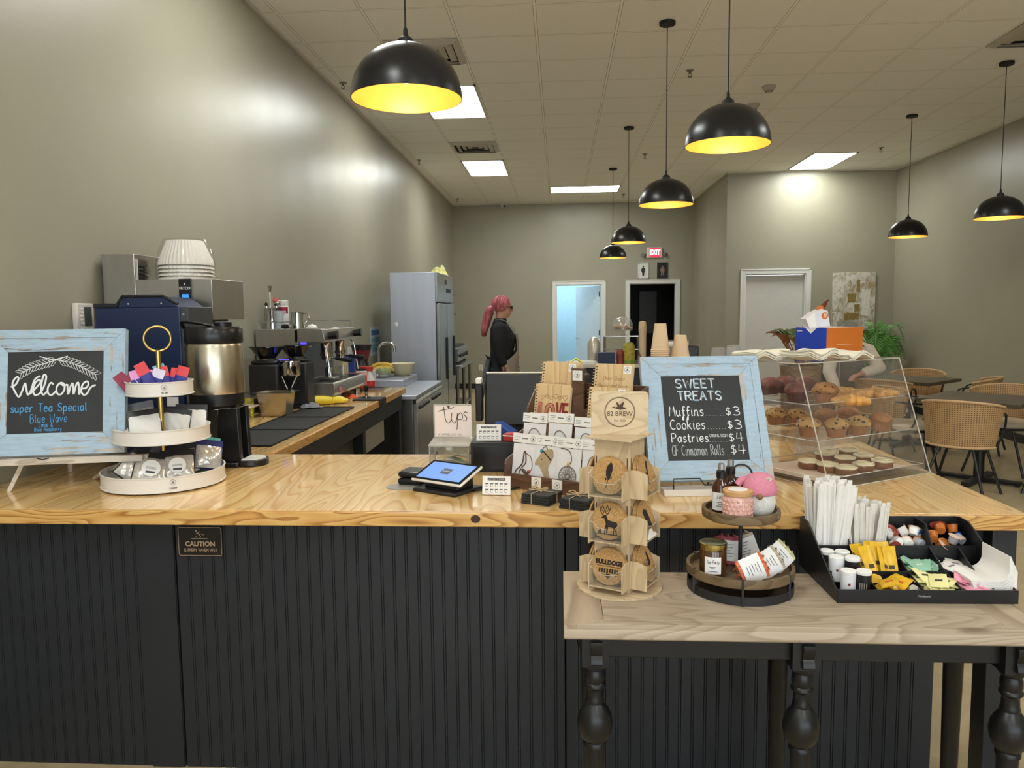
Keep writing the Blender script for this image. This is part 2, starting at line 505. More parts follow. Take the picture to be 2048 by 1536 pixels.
def scribe(b, s, x, y, z, h, r, slant=0.0, sx=1.0, arc=0.0, jit=0.0, anchor='l'):
 """hand lettering: pen strokes laid in the xz plane at y, cap height h"""
 k = h / 10.0
 width = sum(float(GLYPH[c].split('|')[0]) + 2.0 for c in s) * k * sx
 if anchor == 'c':
  x -= width / 2
 x0 = x
 for c in s:
  w, body = GLYPH[c].split('|')
  for st in body.split(';'):
   if not st:
    continue
   sm = st.startswith('~')
   pts = [tuple(float(q) for q in p.split(',')) for p in st.lstrip('~').split()]
   p3 = []
   for (px, pz) in pts:
    X = x + (px * sx + pz * slant) * k
    Z = z + pz * k + arc * ((X - x0) / max(width, 1e-6) - 0.5) ** 2 + (rng.uniform(-jit, jit) * k if jit else 0)
    p3.append((X, y, Z))
   if sm:
    p3 = spline(p3, 4)
   b.tube(p3, r, 6, flat=0.35, up=(0, 1, 0))
  x += (float(w) + 2.0) * k * sx
 return x
# ------------------------------------------------------------------ the room
XL, XR, YB, YA, YF, ZC = -2.12, 5.20, 15.45, 12.45, -3.6, 3.67
XA = 2.62                       # side wall of the corridor
def wall_paint(name, col, rough=0.36):
 m, nt, bs = newmat(name)
 nz = node(nt, 'ShaderNodeTexNoise', i_Scale=1.3, i_Detail=3.0)
 nt.links.new(coords(nt), nz.inputs['Vector'])
 c = lin(col)
 lo = tuple(x * 0.96 for x in c[:3]) + (1,); hi = tuple(x * 1.04 for x in c[:3]) + (1,)
 nt.links.new(ramp(nt, nz.outputs['Fac'], [(0.3, lo), (0.7, hi)]), bs.inputs['Base Color'])
 r2 = node(nt, 'ShaderNodeTexNoise', i_Scale=2.2, i_Detail=4.0)
 nt.links.new(coords(nt, (1, 1, 0.35)), r2.inputs['Vector'])
 nt.links.new(math_n(nt, 'MULTIPLY_ADD', r2.outputs['Fac'], 0.16, rough - 0.08), bs.inputs['Roughness'])
 nb = node(nt, 'ShaderNodeTexNoise', i_Scale=70.0, i_Detail=4.0)
 nt.links.new(coords(nt), nb.inputs['Vector'])
 bumpn(nt, bs, nb.outputs['Fac'], 0.10, 0.004)
 return m
def ceiling_mat():
 m, nt, bs = newmat('ceiling_tiles')
 tc = node(nt, 'ShaderNodeTexCoord'); sp = node(nt, 'ShaderNodeSeparateXYZ')
 nt.links.new(tc.outputs['Object'], sp.inputs[0])
 es = []
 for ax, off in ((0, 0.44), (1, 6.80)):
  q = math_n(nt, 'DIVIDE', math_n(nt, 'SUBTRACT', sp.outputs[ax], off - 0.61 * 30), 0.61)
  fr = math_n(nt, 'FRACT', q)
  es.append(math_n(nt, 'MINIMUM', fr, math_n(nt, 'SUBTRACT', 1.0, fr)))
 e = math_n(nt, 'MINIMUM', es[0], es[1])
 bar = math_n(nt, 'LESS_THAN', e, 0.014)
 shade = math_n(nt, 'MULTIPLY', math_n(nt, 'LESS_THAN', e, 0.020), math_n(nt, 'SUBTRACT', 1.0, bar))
 nz = node(nt, 'ShaderNodeTexNoise', i_Scale=160.0, i_Detail=3.0)
 nt.links.new(coords(nt), nz.inputs['Vector'])
 tile = ramp(nt, nz.outputs['Fac'], [(0.35, 'efece6'), (0.6, 'f8f5f0')])
 col = mixc(nt, bar, tile, 'fbf8f2')
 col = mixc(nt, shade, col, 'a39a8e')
 nt.links.new(col, bs.inputs['Base Color'])
 bs.inputs['Roughness'].default_value = 0.85
 h = math_n(nt, 'ADD', math_n(nt, 'MULTIPLY', bar, 1.0), math_n(nt, 'MULTIPLY', nz.outputs['Fac'], 0.15))
 bumpn(nt, bs, h, 0.35, 0.006)
 return m
def floor_mat():
 m, nt, bs = newmat('stained_concrete')
 v = coords(nt)
 n1 = node(nt, 'ShaderNodeTexNoise', i_Scale=1.6, i_Detail=8.0, i_Roughness=0.62, i_Distortion=0.6)
 nt.links.new(v, n1.inputs['Vector'])
 c1 = ramp(nt, n1.outputs['Fac'], [(0.3, '9c8a68'), (0.5, 'b8a683'), (0.72, 'cdbd9c')])
 n2 = node(nt, 'ShaderNodeTexNoise', i_Scale=22.0, i_Detail=5.0)
 nt.links.new(v, n2.inputs['Vector'])
 c = mixc(nt, math_n(nt, 'MULTIPLY', n2.outputs['Fac'], 0.3), c1, '6b563a')
 nt.links.new(c, bs.inputs['Base Color'])
 bs.inputs['Roughness'].default_value = 0.28
 bumpn(nt, bs, n2.outputs['Fac'], 0.06, 0.004)
 return m
M_WALL = wall_paint('greige_wall_paint', '999582')
M_TRIM = pm('white_trim_paint', 'dcdbd6', 0.35, var=0.02)
M_BASE = pm('black_vinyl_base', '17181a', 0.5, var=0.1)
struct('floor', B().box(XL - 0.2, YF - 0.2, -0.1, XR + 0.2, YB + 3.2, 0), floor_mat())
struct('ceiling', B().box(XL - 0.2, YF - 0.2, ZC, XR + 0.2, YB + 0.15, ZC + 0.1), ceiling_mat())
struct('wall_left', B().box(XL - 0.15, YF - 0.15, 0, XL, YB + 0.12, ZC), M_WALL)
b = B()
WIN = ((-1.7, 0.2), (0.6, 2.5), (2.9, 4.8))
b.box(XL, YF - 0.15, 0, XR + 0.15, YF, 0.35).box(XL, YF - 0.15, 2.9, XR + 0.15, YF, ZC)
xs = [XL] + [x for w in WIN for x in w] + [XR + 0.15]
for k in range(0, len(xs), 2):
 b.box(xs[k], YF - 0.15, 0.35, xs[k + 1], YF, 2.9)
struct('wall_front', b, M_WALL)
for k, (x0, x1) in enumerate(WIN):
 w = struct('window_%d' % (k + 1), B().box(x0, YF - 0.09, 0.35, x1, YF - 0.08, 2.9), clear('shop_window_glass', refl=0.05))
 b = B()
 for q in ((x0, 0.35, x0 + 0.05, 2.9), (x1 - 0.05, 0.35, x1, 2.9), (x0, 0.35, x1, 0.40), (x0, 2.85, x1, 2.9), ((x0 + x1) / 2 - 0.025, 0.4, (x0 + x1) / 2 + 0.025, 2.85)):
  b.box(q[0], YF - 0.12, q[1], q[2], YF - 0.05, q[3])
 obj('window_frame', b, pm('dark_window_frame', '2a2a2c', 0.4), w)
struct('wall_right', B().box(XR, YF, 0, XR + 0.15, YA + 0.15, ZC), M_WALL)
D1 = (-0.07, 0.83, 2.06); D2 = (1.375, 2.285, 2.07); D3 = (2.92, 3.855, 2.09)
b = B()
for x0, x1 in ((XL, D1[0]), (D1[1], D2[0]), (D2[1], XA)):
 b.box(x0, YB, 0, x1, YB + 0.12, ZC)
for d in (D1, D2):
 b.box(d[0], YB, d[2], d[1], YB + 0.12, ZC)
struct('wall_back', b, M_WALL)
b = B()
b.box(XA, YA, 0, D3[0], YA + 0.15, ZC).box(D3[1], YA, 0, XR, YA + 0.15, ZC).box(D3[0], YA, D3[2], D3[1], YA + 0.15, ZC)
struct('wall_alcove', b, M_WALL)
struct('wall_corridor', B().box(XA, YA + 0.15, 0, XA + 0.15, YB + 0.12, ZC), M_WALL)
# wall angle along the ceiling
b = B()
b.box(XL, YF, ZC - 0.022, XL + 0.022, YB, ZC).box(XL, YB - 0.022, ZC - 0.022, XA, YB, ZC)
b.box(XR - 0.022, YF, ZC - 0.022, XR, YA, ZC).box(XA, YA - 0.022, ZC - 0.022, XR, YA, ZC).box(XA - 0.022, YA, ZC - 0.022, XA, YB, ZC)
struct('trim_1', b, pm('ceiling_angle', 'cfc9be', 0.6))
for nm, (x0, y0, x1, y1) in dict(baseboard_left=(XL, YF, XL + 0.008, YB), baseboard_right=(XR - 0.008, YF, XR, YA), baseboard_corridor=(XA - 0.008, YA, XA, YB)).items():
 struct(nm, B().box(x0, y0, 0, x1, y1, 0.10), M_BASE)
b = B()
for x0, x1 in ((XL + 0.008, D1[0] - 0.08), (D1[1] + 0.08, D2[0] - 0.08), (D2[1] + 0.08, XA - 0.008)):
 b.box(x0, YB - 0.008, 0, x1, YB, 0.10)
struct('baseboard_back', b, M_BASE)
struct('baseboard_alcove', B().box(XA, YA - 0.008, 0, D3[0] - 0.08, YA, 0.1).box(D3[1] + 0.08, YA - 0.008, 0, XR - 0.008, YA, 0.1), M_BASE)
def casing(name, d, y, w=0.078):
 b = B()
 for (x0, x1, t) in ((d[0] - w, d[0], 0.018), (d[1], d[1] + w, 0.018)):
  b.box(x0, y - t, 0, x1, y, d[2] + w)
  xo = x0 if x0 < d[0] - 0.01 and x1 <= d[0] else x1 - 0.02
  b.box(xo, y - t - 0.008, 0, xo + 0.02, y - t, d[2] + w)
 b.box(d[0], y - 0.018, d[2], d[1], y, d[2] + w)
 b.box(d[0] - w, y - 0.026, d[2] + w - 0.02, d[1] + w, y - 0.018, d[2] + w)
 # jamb lining
 b.box(d[0], y, 0, d[0] + 0.015, y + 0.12, d[2]).box(d[1] - 0.015, y, 0, d[1], y + 0.12, d[2]).box(d[0], y, d[2] - 0.015, d[1], y + 0.12, d[2])
 return struct(name, b, M_TRIM, bev=0.002)
casing('trim_2', D1, YB); casing('trim_3', D2, YB); casing('trim_4', D3, YA)
M_DOOR = pm('white_door_paint', 'cfcdc8', 0.4, var=0.02)
M_STEEL = pm('brushed_steel', 'b4b3ae', 0.28, 1.0, var=0.08, vs=60, stretch=(0.05, 1, 1))
M_HINGE = pm('dark_hinge', '3a3c3e', 0.35, 0.8)
# closed white door in the alcove
d3 = struct('door_3', B().box(D3[0] + 0.018, YA + 0.075, 0.005, D3[1] - 0.018, YA + 0.118, D3[2] - 0.018), M_DOOR, bev=0.002)
kb = B().cyl((D3[1] - 0.09, YA + 0.075, 0.98), (D3[1] - 0.09, YA + 0.03, 0.98), 0.012).cyl((D3[1] - 0.09, YA + 0.035, 0.98), (D3[1] - 0.20, YA + 0.035, 0.98), 0.009)
obj('door_handle', kb, M_STEEL, d3)
# restroom with its door standing open
M_BLUE = pm('blue_lit_restroom_wall', 'b3cdd9', 0.45, var=0.03)  # the cool light in here is put into the wall colour as pale blue
b = B().box(-0.72, YB + 2.2, 0, 1.12, YB + 2.3, 2.7)
struct('wall_restroom_back', b, M_BLUE)
struct('wall_restroom_left', B().box(-0.82, YB + 0.12, 0, -0.72, YB + 2.3, 2.7), M_BLUE)
struct('wall_restroom_right', B().box(1.02, YB + 0.12, 0, 1.12, YB + 2.2, 2.7), M_BLUE)
struct('ceiling_restroom', B().box(-0.82, YB + 0.12, 2.7, 1.12, YB + 2.3, 2.78), pm('restroom_ceiling', 'd8e2e8', 0.8))
lt = thing('ceiling_light', 'cool white light panel inside the pale blue restroom', 'ceiling light', (0.15, YB + 1.1, 2.7))
obj('diffuser', B().box(-0.55, -0.28, -0.02, 0.55, 0.28, -0.004), emit('restroom_panel', (0.74, 0.90, 1.0), 17.0), lt)
d1 = struct('door_1', B().box(-0.84, -0.022, 0.01, 0, 0.022, D1[2] - 0.02), pm('white_restroom_door', 'd4dde4', 0.4, var=0.02), bev=0.002)
d1.location = (D1[1] - 0.02, YB + 0.15, 0); d1.rotation_euler = (0, 0, rad(-57))
hb = B().cyl((-0.77, -0.02, 0.98), (-0.77, -0.07, 0.98), 0.012).cyl((-0.77, -0.065, 0.98), (-0.66, -0.065, 0.98), 0.009)
hb.cyl((-0.77, 0.02, 0.98), (-0.77, 0.07, 0.98), 0.012).cyl((-0.77, 0.065, 0.98), (-0.66, 0.065, 0.98), 0.009)
obj('door_handle', hb, M_STEEL, d1)
for z in (0.25, 1.05, 1.82):
 obj('hinge', B().cyl((0.005, -0.028, z), (0.005, -0.028, z + 0.1), 0.011, n=10), M_HINGE, d1)
# dark room behind the second doorway
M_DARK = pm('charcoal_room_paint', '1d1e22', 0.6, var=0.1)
struct('wall_dark_room_back', B().box(1.15, YB + 2.4, 0, 2.7, YB + 2.5, 2.7), M_DARK)
struct('wall_dark_room_left', B().box(1.13, YB + 0.12, 0, 1.23, YB + 2.4, 2.7), M_DARK)
struct('wall_dark_room_right', B().box(2.6, YB + 0.12, 0, 2.7, YB + 2.4, 2.7), M_DARK)
struct('ceiling_dark_room', B().box(1.13, YB + 0.12, 2.7, 2.7, YB + 2.5, 2.78), M_DARK)
cb = thing('wall_cabinet', 'dim grey cabinet hanging in the dark room behind the second doorway', 'cabinet', (1.99, YB + 2.4, 1.02))
obj('body', B().box(-0.2, -0.16, 0, 0.2, 0, 0.95), pm('grey_cabinet', '6a6d70', 0.5), cb, bev=0.004)
obj('door', B().box(-0.19, -0.18, 0.01, 0.19, -0.16, 0.94), pm('grey_cabinet_door', '74777a', 0.5), cb, bev=0.003)
# ------------------------------------------------------------------ ceiling fittings
M_PANEL = emit('troffer_diffuser', TROFFER_COLOR, TROFFER)
M_FRAME = pm('white_metal_frame', 'd8d5cd', 0.4)
def troffer(x0, y0, x1, y1, label, group=None):
 t = thing('ceiling_light', label, 'ceiling light', ((x0 + x1) / 2, (y0 + y1) / 2, ZC), 0, group)
 w, d = (x1 - x0) / 2, (y1 - y0) / 2
 b = B()
 for q in ((-w, -d, -w + 0.022, d), (w - 0.022, -d, w, d), (-w, -d, w, -d + 0.022), (-w, d - 0.022, w, d)):
  b.box(q[0], q[1], -0.012, q[2], q[3], -0.001)
 obj('frame', b, M_FRAME, t)
 obj('diffuser', B().box(-w + 0.022, -d + 0.022, -0.008, w - 0.022, d - 0.022, -0.001), M_PANEL, t)
 return t
troffer(-1.39, 7.42, -0.78, 8.64, 'long light panel half hidden behind the nearest pendant shade')
troffer(-1.39, 11.05, -0.78, 12.27, 'long light panel near the left wall behind the small air vent')
troffer(-0.17, 13.48, 1.05, 14.14, 'wide light panel nearest the back wall')
troffer(3.49, 11.07, 4.10, 12.29, 'long light panel against the wall above the closed white door')
for i, (x0, y0) in enumerate(((-1.39, 3.78), (-1.39, 0.12), (3.49, 3.78), (3.49, 0.12), (1.05, -1.71), (-1.39, -3.0))):  # unseen panels added to light the front of the room
 troffer(x0, y0, x0 + 0.61, y0 + 1.22, 'unseen ceiling light panel added to light the front of the room', 'added light panels outside the frame')
M_VENT = pm('vent_metal', 'b9b2a6', 0.45, 0.2)
M_VENTD = pm('vent_dark_gap', '2b2927', 0.8)
def vent(x, y, label, s=0.6):
 t = thing('ceiling_vent', label, 'vent', (x, y, ZC))
 h = s / 2
 obj('backing', B().box(-h + 0.03, -h + 0.03, -0.003, h - 0.03, h - 0.03, -0.001), M_VENTD, t)
 for k in range(4):
  a = h - k * 0.068; w = 0.05
  b = B()
  for sx, sy in ((1, 0), (-1, 0), (0, 1), (0, -1)):
   # sloping louvre on each side of the square
   if sx:
    vs = [(sx * a, -a, -0.004), (sx * a, a, -0.004), (sx * (a - w), a - w, -0.03 + 0.006 * k), (sx * (a - w), -a + w, -0.03 + 0.006 * k)]
   else:
    vs = [(-a, sy * a, -0.004), (a, sy * a, -0.004), (a - w, sy * (a - w), -0.03 + 0.006 * k), (-a + w, sy * (a - w), -0.03 + 0.006 * k)]
   n = len(b.v)
   b.add(vs + [(v[0], v[1], v[2] - 0.004) for v in vs], [(0, 1, 2, 3), (7, 6, 5, 4), (0, 4, 5, 1), (1, 5, 6, 2), (2, 6, 7, 3), (3, 7, 4, 0)])
  obj('louvre', b, M_VENT, t, smooth=False)
 return t
vent(-1.085, 6.49, 'square ceiling vent partly behind the nearest pendant shade')
vent(-1.085, 10.15, 'square ceiling vent just in front of a light panel near the left wall')
vent(3.80, 6.49, 'square ceiling vent at the right edge of the picture')
M_BRASS_D = pm('dull_sprinkler_metal', '6e665c', 0.4, 0.7)
SPR = [((-1.995, 7.25), 'sprinkler head by the left wall, nearest of the row along it'), ((-1.96, 10.93), 'sprinkler head by the left wall, middle of the row along it'),
       ((1.168, 7.19), 'sprinkler head left of the smoke detectors'), ((1.172, 10.88), 'sprinkler head above and left of the third pendant shade'),
       ((4.287, 10.81), 'sprinkler head on the right, just before the tall wall with the white door'), ((-1.911, 14.65), 'small sprinkler head in the far left ceiling corner'),
       ((1.175, 14.5), 'small sprinkler head near the back wall right of the wide light panel')]
s0 = None
for (x, y), lab in SPR:
 if s0 is None:
  s0 = thing('sprinkler_head', lab, 'sprinkler', (x, y, ZC), 0, 'ceiling sprinklers')
  obj('escutcheon', B().lathe([(0.036, 0), (0.034, -0.006), (0.016, -0.010), (0.0001, -0.010)], 20), pm('sprinkler_plate', '8b857b', 0.5, 0.3), s0)
  obj('frame', B().cyl((0, 0, -0.008), (0, 0, -0.03), 0.010, n=10).tube([(-0.010, 0, -0.028), (-0.016, 0, -0.042), (0, 0, -0.058), (0.016, 0, -0.042), (0.010, 0, -0.028)], 0.003, 6), M_BRASS_D, s0)
  obj('deflector', B().cyl((0, 0, -0.058), (0, 0, -0.061), 0.018, n=12), M_BRASS_D, s0)
 else:
  dup(s0, (x, y, ZC), label=lab)
M_SMOKE = pm('smoke_detector_plastic', 'a79d90', 0.5)
def smoke(x, y, label):
 t = thing('smoke_detector', label, 'smoke detector', (x, y, ZC), 0, 'smoke detectors')
 obj('base', B().lathe([(0.066, 0), (0.066, -0.012), (0.058, -0.02), (0.0001, -0.02)], 28), M_SMOKE, t)
 obj('sensor', B().lathe([(0.058, -0.02), (0.045, -0.045), (0.02, -0.056), (0.0001, -0.056)], 28), M_SMOKE, t)
 for a in range(6):
  q = a * PI / 3
  obj('slot', B().cbox((0.03 * math.cos(q), 0.03 * math.sin(q), -0.052), (0.008, 0.008, 0.01)), M_VENTD, t)
smoke(2.012, 7.76, 'round smoke detector right of the second pendant cord, the nearer of the two')
smoke(2.025, 8.41, 'round smoke detector peeking out beside the second pendant shade, the farther of the two')
t = thing('security_camera', 'small white security camera under the ceiling at the back wall', 'camera', (-1.13, YB - 0.12, ZC))
obj('mount', B().cyl((0, 0, 0), (0, 0, -0.03), 0.03).cyl((0, 0, -0.03), (0.02, -0.02, -0.06), 0.012), M_FRAME, t)
obj('body', B().cyl((0.0, 0.03, -0.055), (0.05, -0.05, -0.075), 0.028), M_FRAME, t)
obj('lens', B().cyl((0.05, -0.05, -0.075), (0.053, -0.055, -0.076), 0.022), M_BASE, t)
# ------------------------------------------------------------------ pendants
M_SHADE = pm('black_enamel_shade', '17171a', 0.30, 0.0, var=0.05)
M_SHADE_BLUE = M_SHADE
M_GOLD_IN = pm('gold_leaf_lining', 'dfae55', 0.42, 0.6, var=0.05)
M_CORD = pm('black_cord', '141416', 0.6)
M_BULB = emit('pendant_bulb', BULB_COLOR, BULB)
def pendant(x, y, zr, label):
 t = thing('pendant_lamp', label, 'pendant lamp', (x, y, zr), 0, 'black dome pendants')
 H = 0.195; R0 = 0.205
 pr = []
 for i in range(15):
  a = (PI / 2) * i / 14
  pr.append((max(R0 * math.cos(a) ** 0.92, 0.012), H * math.sin(a)))
 obj('shade', B().lathe([(R0 - 0.0015, 0.0)] + [(r, z) for r, z in pr] + [(0.0001, H)], 64, cap=False), M_SHADE, t)
 inn = [(r * 0.985 - 0.001, z * 0.98) for r, z in pr[:-1]]
 obj('lining', B().lathe([(R0 - 0.0015, 0.0002)] + inn + [(0.0001, H * 0.98)], 64, cap=False), M_GOLD_IN, t)
 obj('cap', B().lathe([(0.030, H - 0.012), (0.032, H + 0.002), (0.028, H + 0.018), (0.012, H + 0.030), (0.009, H + 0.034), (0.008, H + 0.052), (0.004, H + 0.062), (0.0001, H + 0.062)], 24), M_CORD, t)
 obj('cord', B().cyl((0, 0, H + 0.05), (0, 0, ZC - zr - 0.02), 0.0035, n=8), M_CORD, t)
 obj('canopy', B().lathe([(0.060, ZC - zr - 0.001), (0.060, ZC - zr - 0.022), (0.056, ZC - zr - 0.026), (0.0001, ZC - zr - 0.026)], 28), M_CORD, t)
 obj('socket', B().cyl((0, 0, H - 0.01), (0, 0, 0.125), 0.02), M_CORD, t)
 bu = obj('bulb', B().lathe([(0.0001, 0.058), (0.018, 0.062), (0.029, 0.076), (0.030, 0.090), (0.022, 0.112), (0.014, 0.125), (0.0001, 0.130)], 20), M_BULB, t)
 return t
pendant(-0.56, 2.90, 2.325, 'large black dome pendant nearest the left, hanging over the wooden counter')
pendant(0.82, 3.91, 2.337, 'black dome pendant right of centre, nearest in the row of four over the serving bar')
pendant(0.806, 6.0, 2.333, 'black dome pendant second in the row of four over the serving bar')
pendant(0.814, 9.29, 2.338, 'black dome pendant third in the row, overlapping the smallest one')
pendant(0.808, 11.91, 2.338, 'smallest black dome pendant, farthest in the row near the exit sign')
pendant(3.916, 9.06, 2.332, 'black dome pendant over the tables in front of the right back corner')
pendant(3.915, 7.23, 2.325, 'black dome pendant cut by the right edge of the picture')
# ------------------------------------------------------------------ signs and fittings on the far walls
t = thing('exit_sign', 'lit red and white exit sign above the dark doorway', 'exit sign', (1.855, YB, 2.665))
obj('housing', B().box(-0.155, -0.05, -0.105, 0.155, 0, 0.105), pm('exit_housing', 'd5d2c9', 0.45), t, bev=0.02)
obj('face', B().box(-0.10, -0.053, -0.092, 0.115, -0.05, 0.092), emit('exit_red', 'e8314f', 0.9), t)
text('EXIT', 0.135, t, (0.008, -0.055, 0.0), (PI / 2, 0, 0), emit('exit_letters', 'ffd8dc', 1.6), sx=0.72, bold=0.006)
for sx in (-1, 1):
 k = B().cyl((sx * 0.155, -0.025, -0.03), (sx * 0.19, -0.03, -0.05), 0.012).cyl((sx * 0.19, -0.02, -0.05), (sx * 0.23, -0.07, -0.045), 0.028, 0.036)
 obj('lamp_head', k, pm('exit_lamp', '77736a', 0.4), t)
def picture(x, z, label, frame_m, mat_m, fig_m, lady):
 t = thing('restroom_sign', label, 'sign', (x, YB, z), 0, 'restroom signs')
 w, h = 0.104, 0.158
 b = B()
 for q in ((-w, -h, -w + 0.018, h), (w - 0.018, -h, w, h), (-w, -h, w, -h + 0.018), (-w, h - 0.018, w, h)):
  b.box(q[0], -0.022, q[1], q[2], 0, q[3])
 obj('frame', b, frame_m, t, bev=0.001)
 obj('backing', B().box(-w + 0.01, -0.010, -h + 0.01, w - 0.01, -0.002, h - 0.01), mat_m, t)
 f = B()
 hd = [(0.016 * math.cos(a * PI / 8), 0.075 + 0.018 * math.sin(a * PI / 8)) for a in range(16)]
 f.prismy(hd, -0.012, -0.010)
 if lady:
  f.prismy([(-0.02, 0.055), (0.02, 0.055), (0.042, 0.02), (0.036, -0.02), (0.022, -0.045), (0.018, -0.10), (-0.018, -0.10), (-0.022, -0.045), (-0.036, -0.02), (-0.042, 0.02)], -0.012, -0.010)
 else:
  f.prismy([(-0.03, 0.055), (0.03, 0.055), (0.044, 0.0), (0.036, -0.03), (0.026, -0.02), (0.03, -0.10), (0.012, -0.10), (0.0, -0.03), (-0.012, -0.10), (-0.03, -0.10), (-0.026, -0.02), (-0.036, -0.03), (-0.044, 0.0)], -0.012, -0.010)
 obj('figure', f, fig_m, t)
picture(1.642, 2.32, 'white framed restroom sign with a dark figure, left of the pair above the doorway', pm('white_frame', 'e2e0db', 0.4), pm('white_mat', 'dedcd8', 0.6), pm('dark_figure', '33302e', 0.6), True)
picture(2.017, 2.318, 'black framed restroom sign with a pale figure, right of the pair above the doorway', pm('black_frame', '1b1a19', 0.4), pm('black_mat', '232121', 0.6), pm('pale_figure', '8d7566', 0.6), False)
def canvas_mat():
 m, nt, bs = newmat('abstract_canvas')
 v = coords(nt, (1, 1, 1))
 vo = node(nt, 'ShaderNodeTexNoise', i_Scale=5.5, i_Detail=6.0, i_Roughness=0.65, i_Distortion=1.2)
 nt.links.new(coords(nt, (1.6, 1, 1.0)), vo.inputs['Vector'])
 c = ramp(nt, vo.outputs['Fac'], [(0.30, '6f5f3e'), (0.40, 'a08a58'), (0.46, 'a79d8e'), (0.54, 'cfcabc'), (0.7, 'dedacd')])
 n2 = node(nt, 'ShaderNodeTexNoise', i_Scale=30.0, i_Detail=4.0)
 nt.links.new(v, n2.inputs['Vector'])
 nt.links.new(mixc(nt, math_n(nt, 'MULTIPLY', n2.outputs['Fac'], 0.35), c, 'c9c4b6'), bs.inputs['Base Color'])
 bs.inputs['Roughness'].default_value = 0.8
 bumpn(nt, bs, n2.outputs['Fac'], 0.3)
 return m
t = thing('wall_painting', 'abstract canvas in white, ochre and grey on the wall right of the closed white door', 'painting', (4.587, YA, 1.64))
obj('canvas', B().box(-0.325, -0.04, -0.45, 0.325, 0, 0.45), canvas_mat(), t, bev=0.004)
MO = pm('ochre_paint', '8a7440', 0.8, var=0.25, vs=30); MG = pm('grey_paint', '99938a', 0.8, var=0.2, vs=30); MWp = pm('white_paint', 'd5d1c6', 0.8, var=0.1, vs=30)
for q, mm in (((-0.16, -0.29, 0.10, -0.16), MO), ((0.0, -0.16, 0.1, -0.03), MO), ((-0.10, -0.02, 0.04, 0.14), MO), ((-0.28, -0.40, 0.10, -0.30), MG), ((0.11, -0.25, 0.25, 0.22), MWp), ((0.03, 0.14, 0.09, 0.36), MO)):
 pts = []
 for k in range(24):
  a = 2 * PI * k / 24
  cx, cz = math.cos(a), math.sin(a)
  s = 1 / max(abs(cx), abs(cz)) * (0.86 + 0.14 * noise.noise(Vector((k * 0.9, q[0] * 9, q[1] * 7))))
  pts.append(((q[0] + q[2]) / 2 + cx * s * (q[2] - q[0]) / 2, (q[1] + q[3]) / 2 + cz * s * (q[3] - q[1]) / 2))
 obj('paint_patch', B().prismy(pts, -0.0425, -0.040), mm, t, smooth=False)
# thermostat
t = thing('thermostat', 'white wall thermostat with a grey screen on the left wall', 'thermostat', (XL, 3.30, 1.535))
obj('body', B().box(0, -0.062, -0.062, 0.026, 0.062, 0.062), pm('thermostat_plastic', 'd2ccc3', 0.45), t, bev=0.006)
obj('screen', B().box(0.026, -0.012, -0.038, 0.0275, 0.040, 0.046), pm('lcd_grey', '4a5052', 0.2), t)
for k in range(5):
 obj('button', B().box(0.026, -0.040, 0.034 - k * 0.016, 0.029, -0.022, 0.042 - k * 0.016), pm('thermostat_button', 'e6e1d8', 0.5), t, bev=0.001)
for y in (-0.03, 0.045):
 obj('button', B().box(0.026, y - 0.012, -0.054, 0.029, y, -0.046), pm('thermostat_button', 'e6e1d8', 0.5), t, bev=0.001)
t = thing('wall_outlet', 'white wall outlet low on the back wall behind the woman', 'outlet', (-1.75 + 0.15, YB, 0.42))
obj('plate', B().box(-0.04, -0.008, -0.06, 0.04, 0, 0.06), M_FRAME, t, bev=0.003)
obj('socket', B().box(-0.02, -0.010, 0.008, 0.02, -0.008, 0.04).box(-0.02, -0.010, -0.04, 0.02, -0.008, -0.008), pm('outlet_face', 'bdbab3', 0.4), t)
# ------------------------------------------------------------------ serving bar
ZT = 0.91
M_PINE = wood('pine_top', ('ebca92', 'e4bd7e', 'c9995a', '5d3418'), 'Y', ring=20, freq=1.0, plank=0.145, rough=0.16, coat=0.5, plank_axis='X', bump=0.015, var=0.22)
M_PINEX = wood('pine_edge', ('e0b772', 'd2a05a', 'a06a30', '5d3418'), 'X', ring=22, freq=2.0, rough=0.3, bump=0.03, var=0.25)
M_PINEY = wood('pine_edge_side', ('d9ad68', 'cc9a55', 'a06a30', '5d3418'), 'Y', ring=22, freq=2.0, rough=0.3, bump=0.03, var=0.25)
M_KNOT = pm('pine_knot', '3a2216', 0.4, var=0.4, vs=90)
M_NAVY = pm('charcoal_navy_paint', '202328', 0.42, var=0.08, vs=5, bump=0.04)
t = thing('bar_worktop', 'continuous golden pine worktop of the serving bar with glossy finish', 'worktop', (0, 0, 0))
U = [(-2.118, 2.385), (1.42, 2.385), (1.42, 5.2), (0.45, 5.2), (0.45, 3.365), (-1.325, 3.365), (-1.325, 6.43), (-2.118, 6.43)]
obj('top', B().prism(U, 0.868, ZT), M_PINE, t, bev=0.002)
b = B()
b.box(-2.118, 2.365, 0.864, 1.42, 2.385, ZT)
obj('front_edge_board', b, M_PINEX, t, bev=0.003)
b = B().lathe([(0.0001, -0.0006), (0.013, -0.0006), (0.0135, 0.0006), (0.0001, 0.0006)], 20, sx=1.15, sy=0.95)
k = obj('knot', b, M_KNOT, t)
kp = at(951, 1038, y=2.365); k.location = kp; k.rotation_euler = (PI / 2, 0, 0)
obj('side_edge_board', B().box(-1.327, 3.39, 0.864, -1.305, 6.43, ZT), M_PINEY, t, bev=0.003)
t = thing('serving_counter', 'dark navy beadboard front and framework of the serving bar', 'counter', (0, 0, 0))
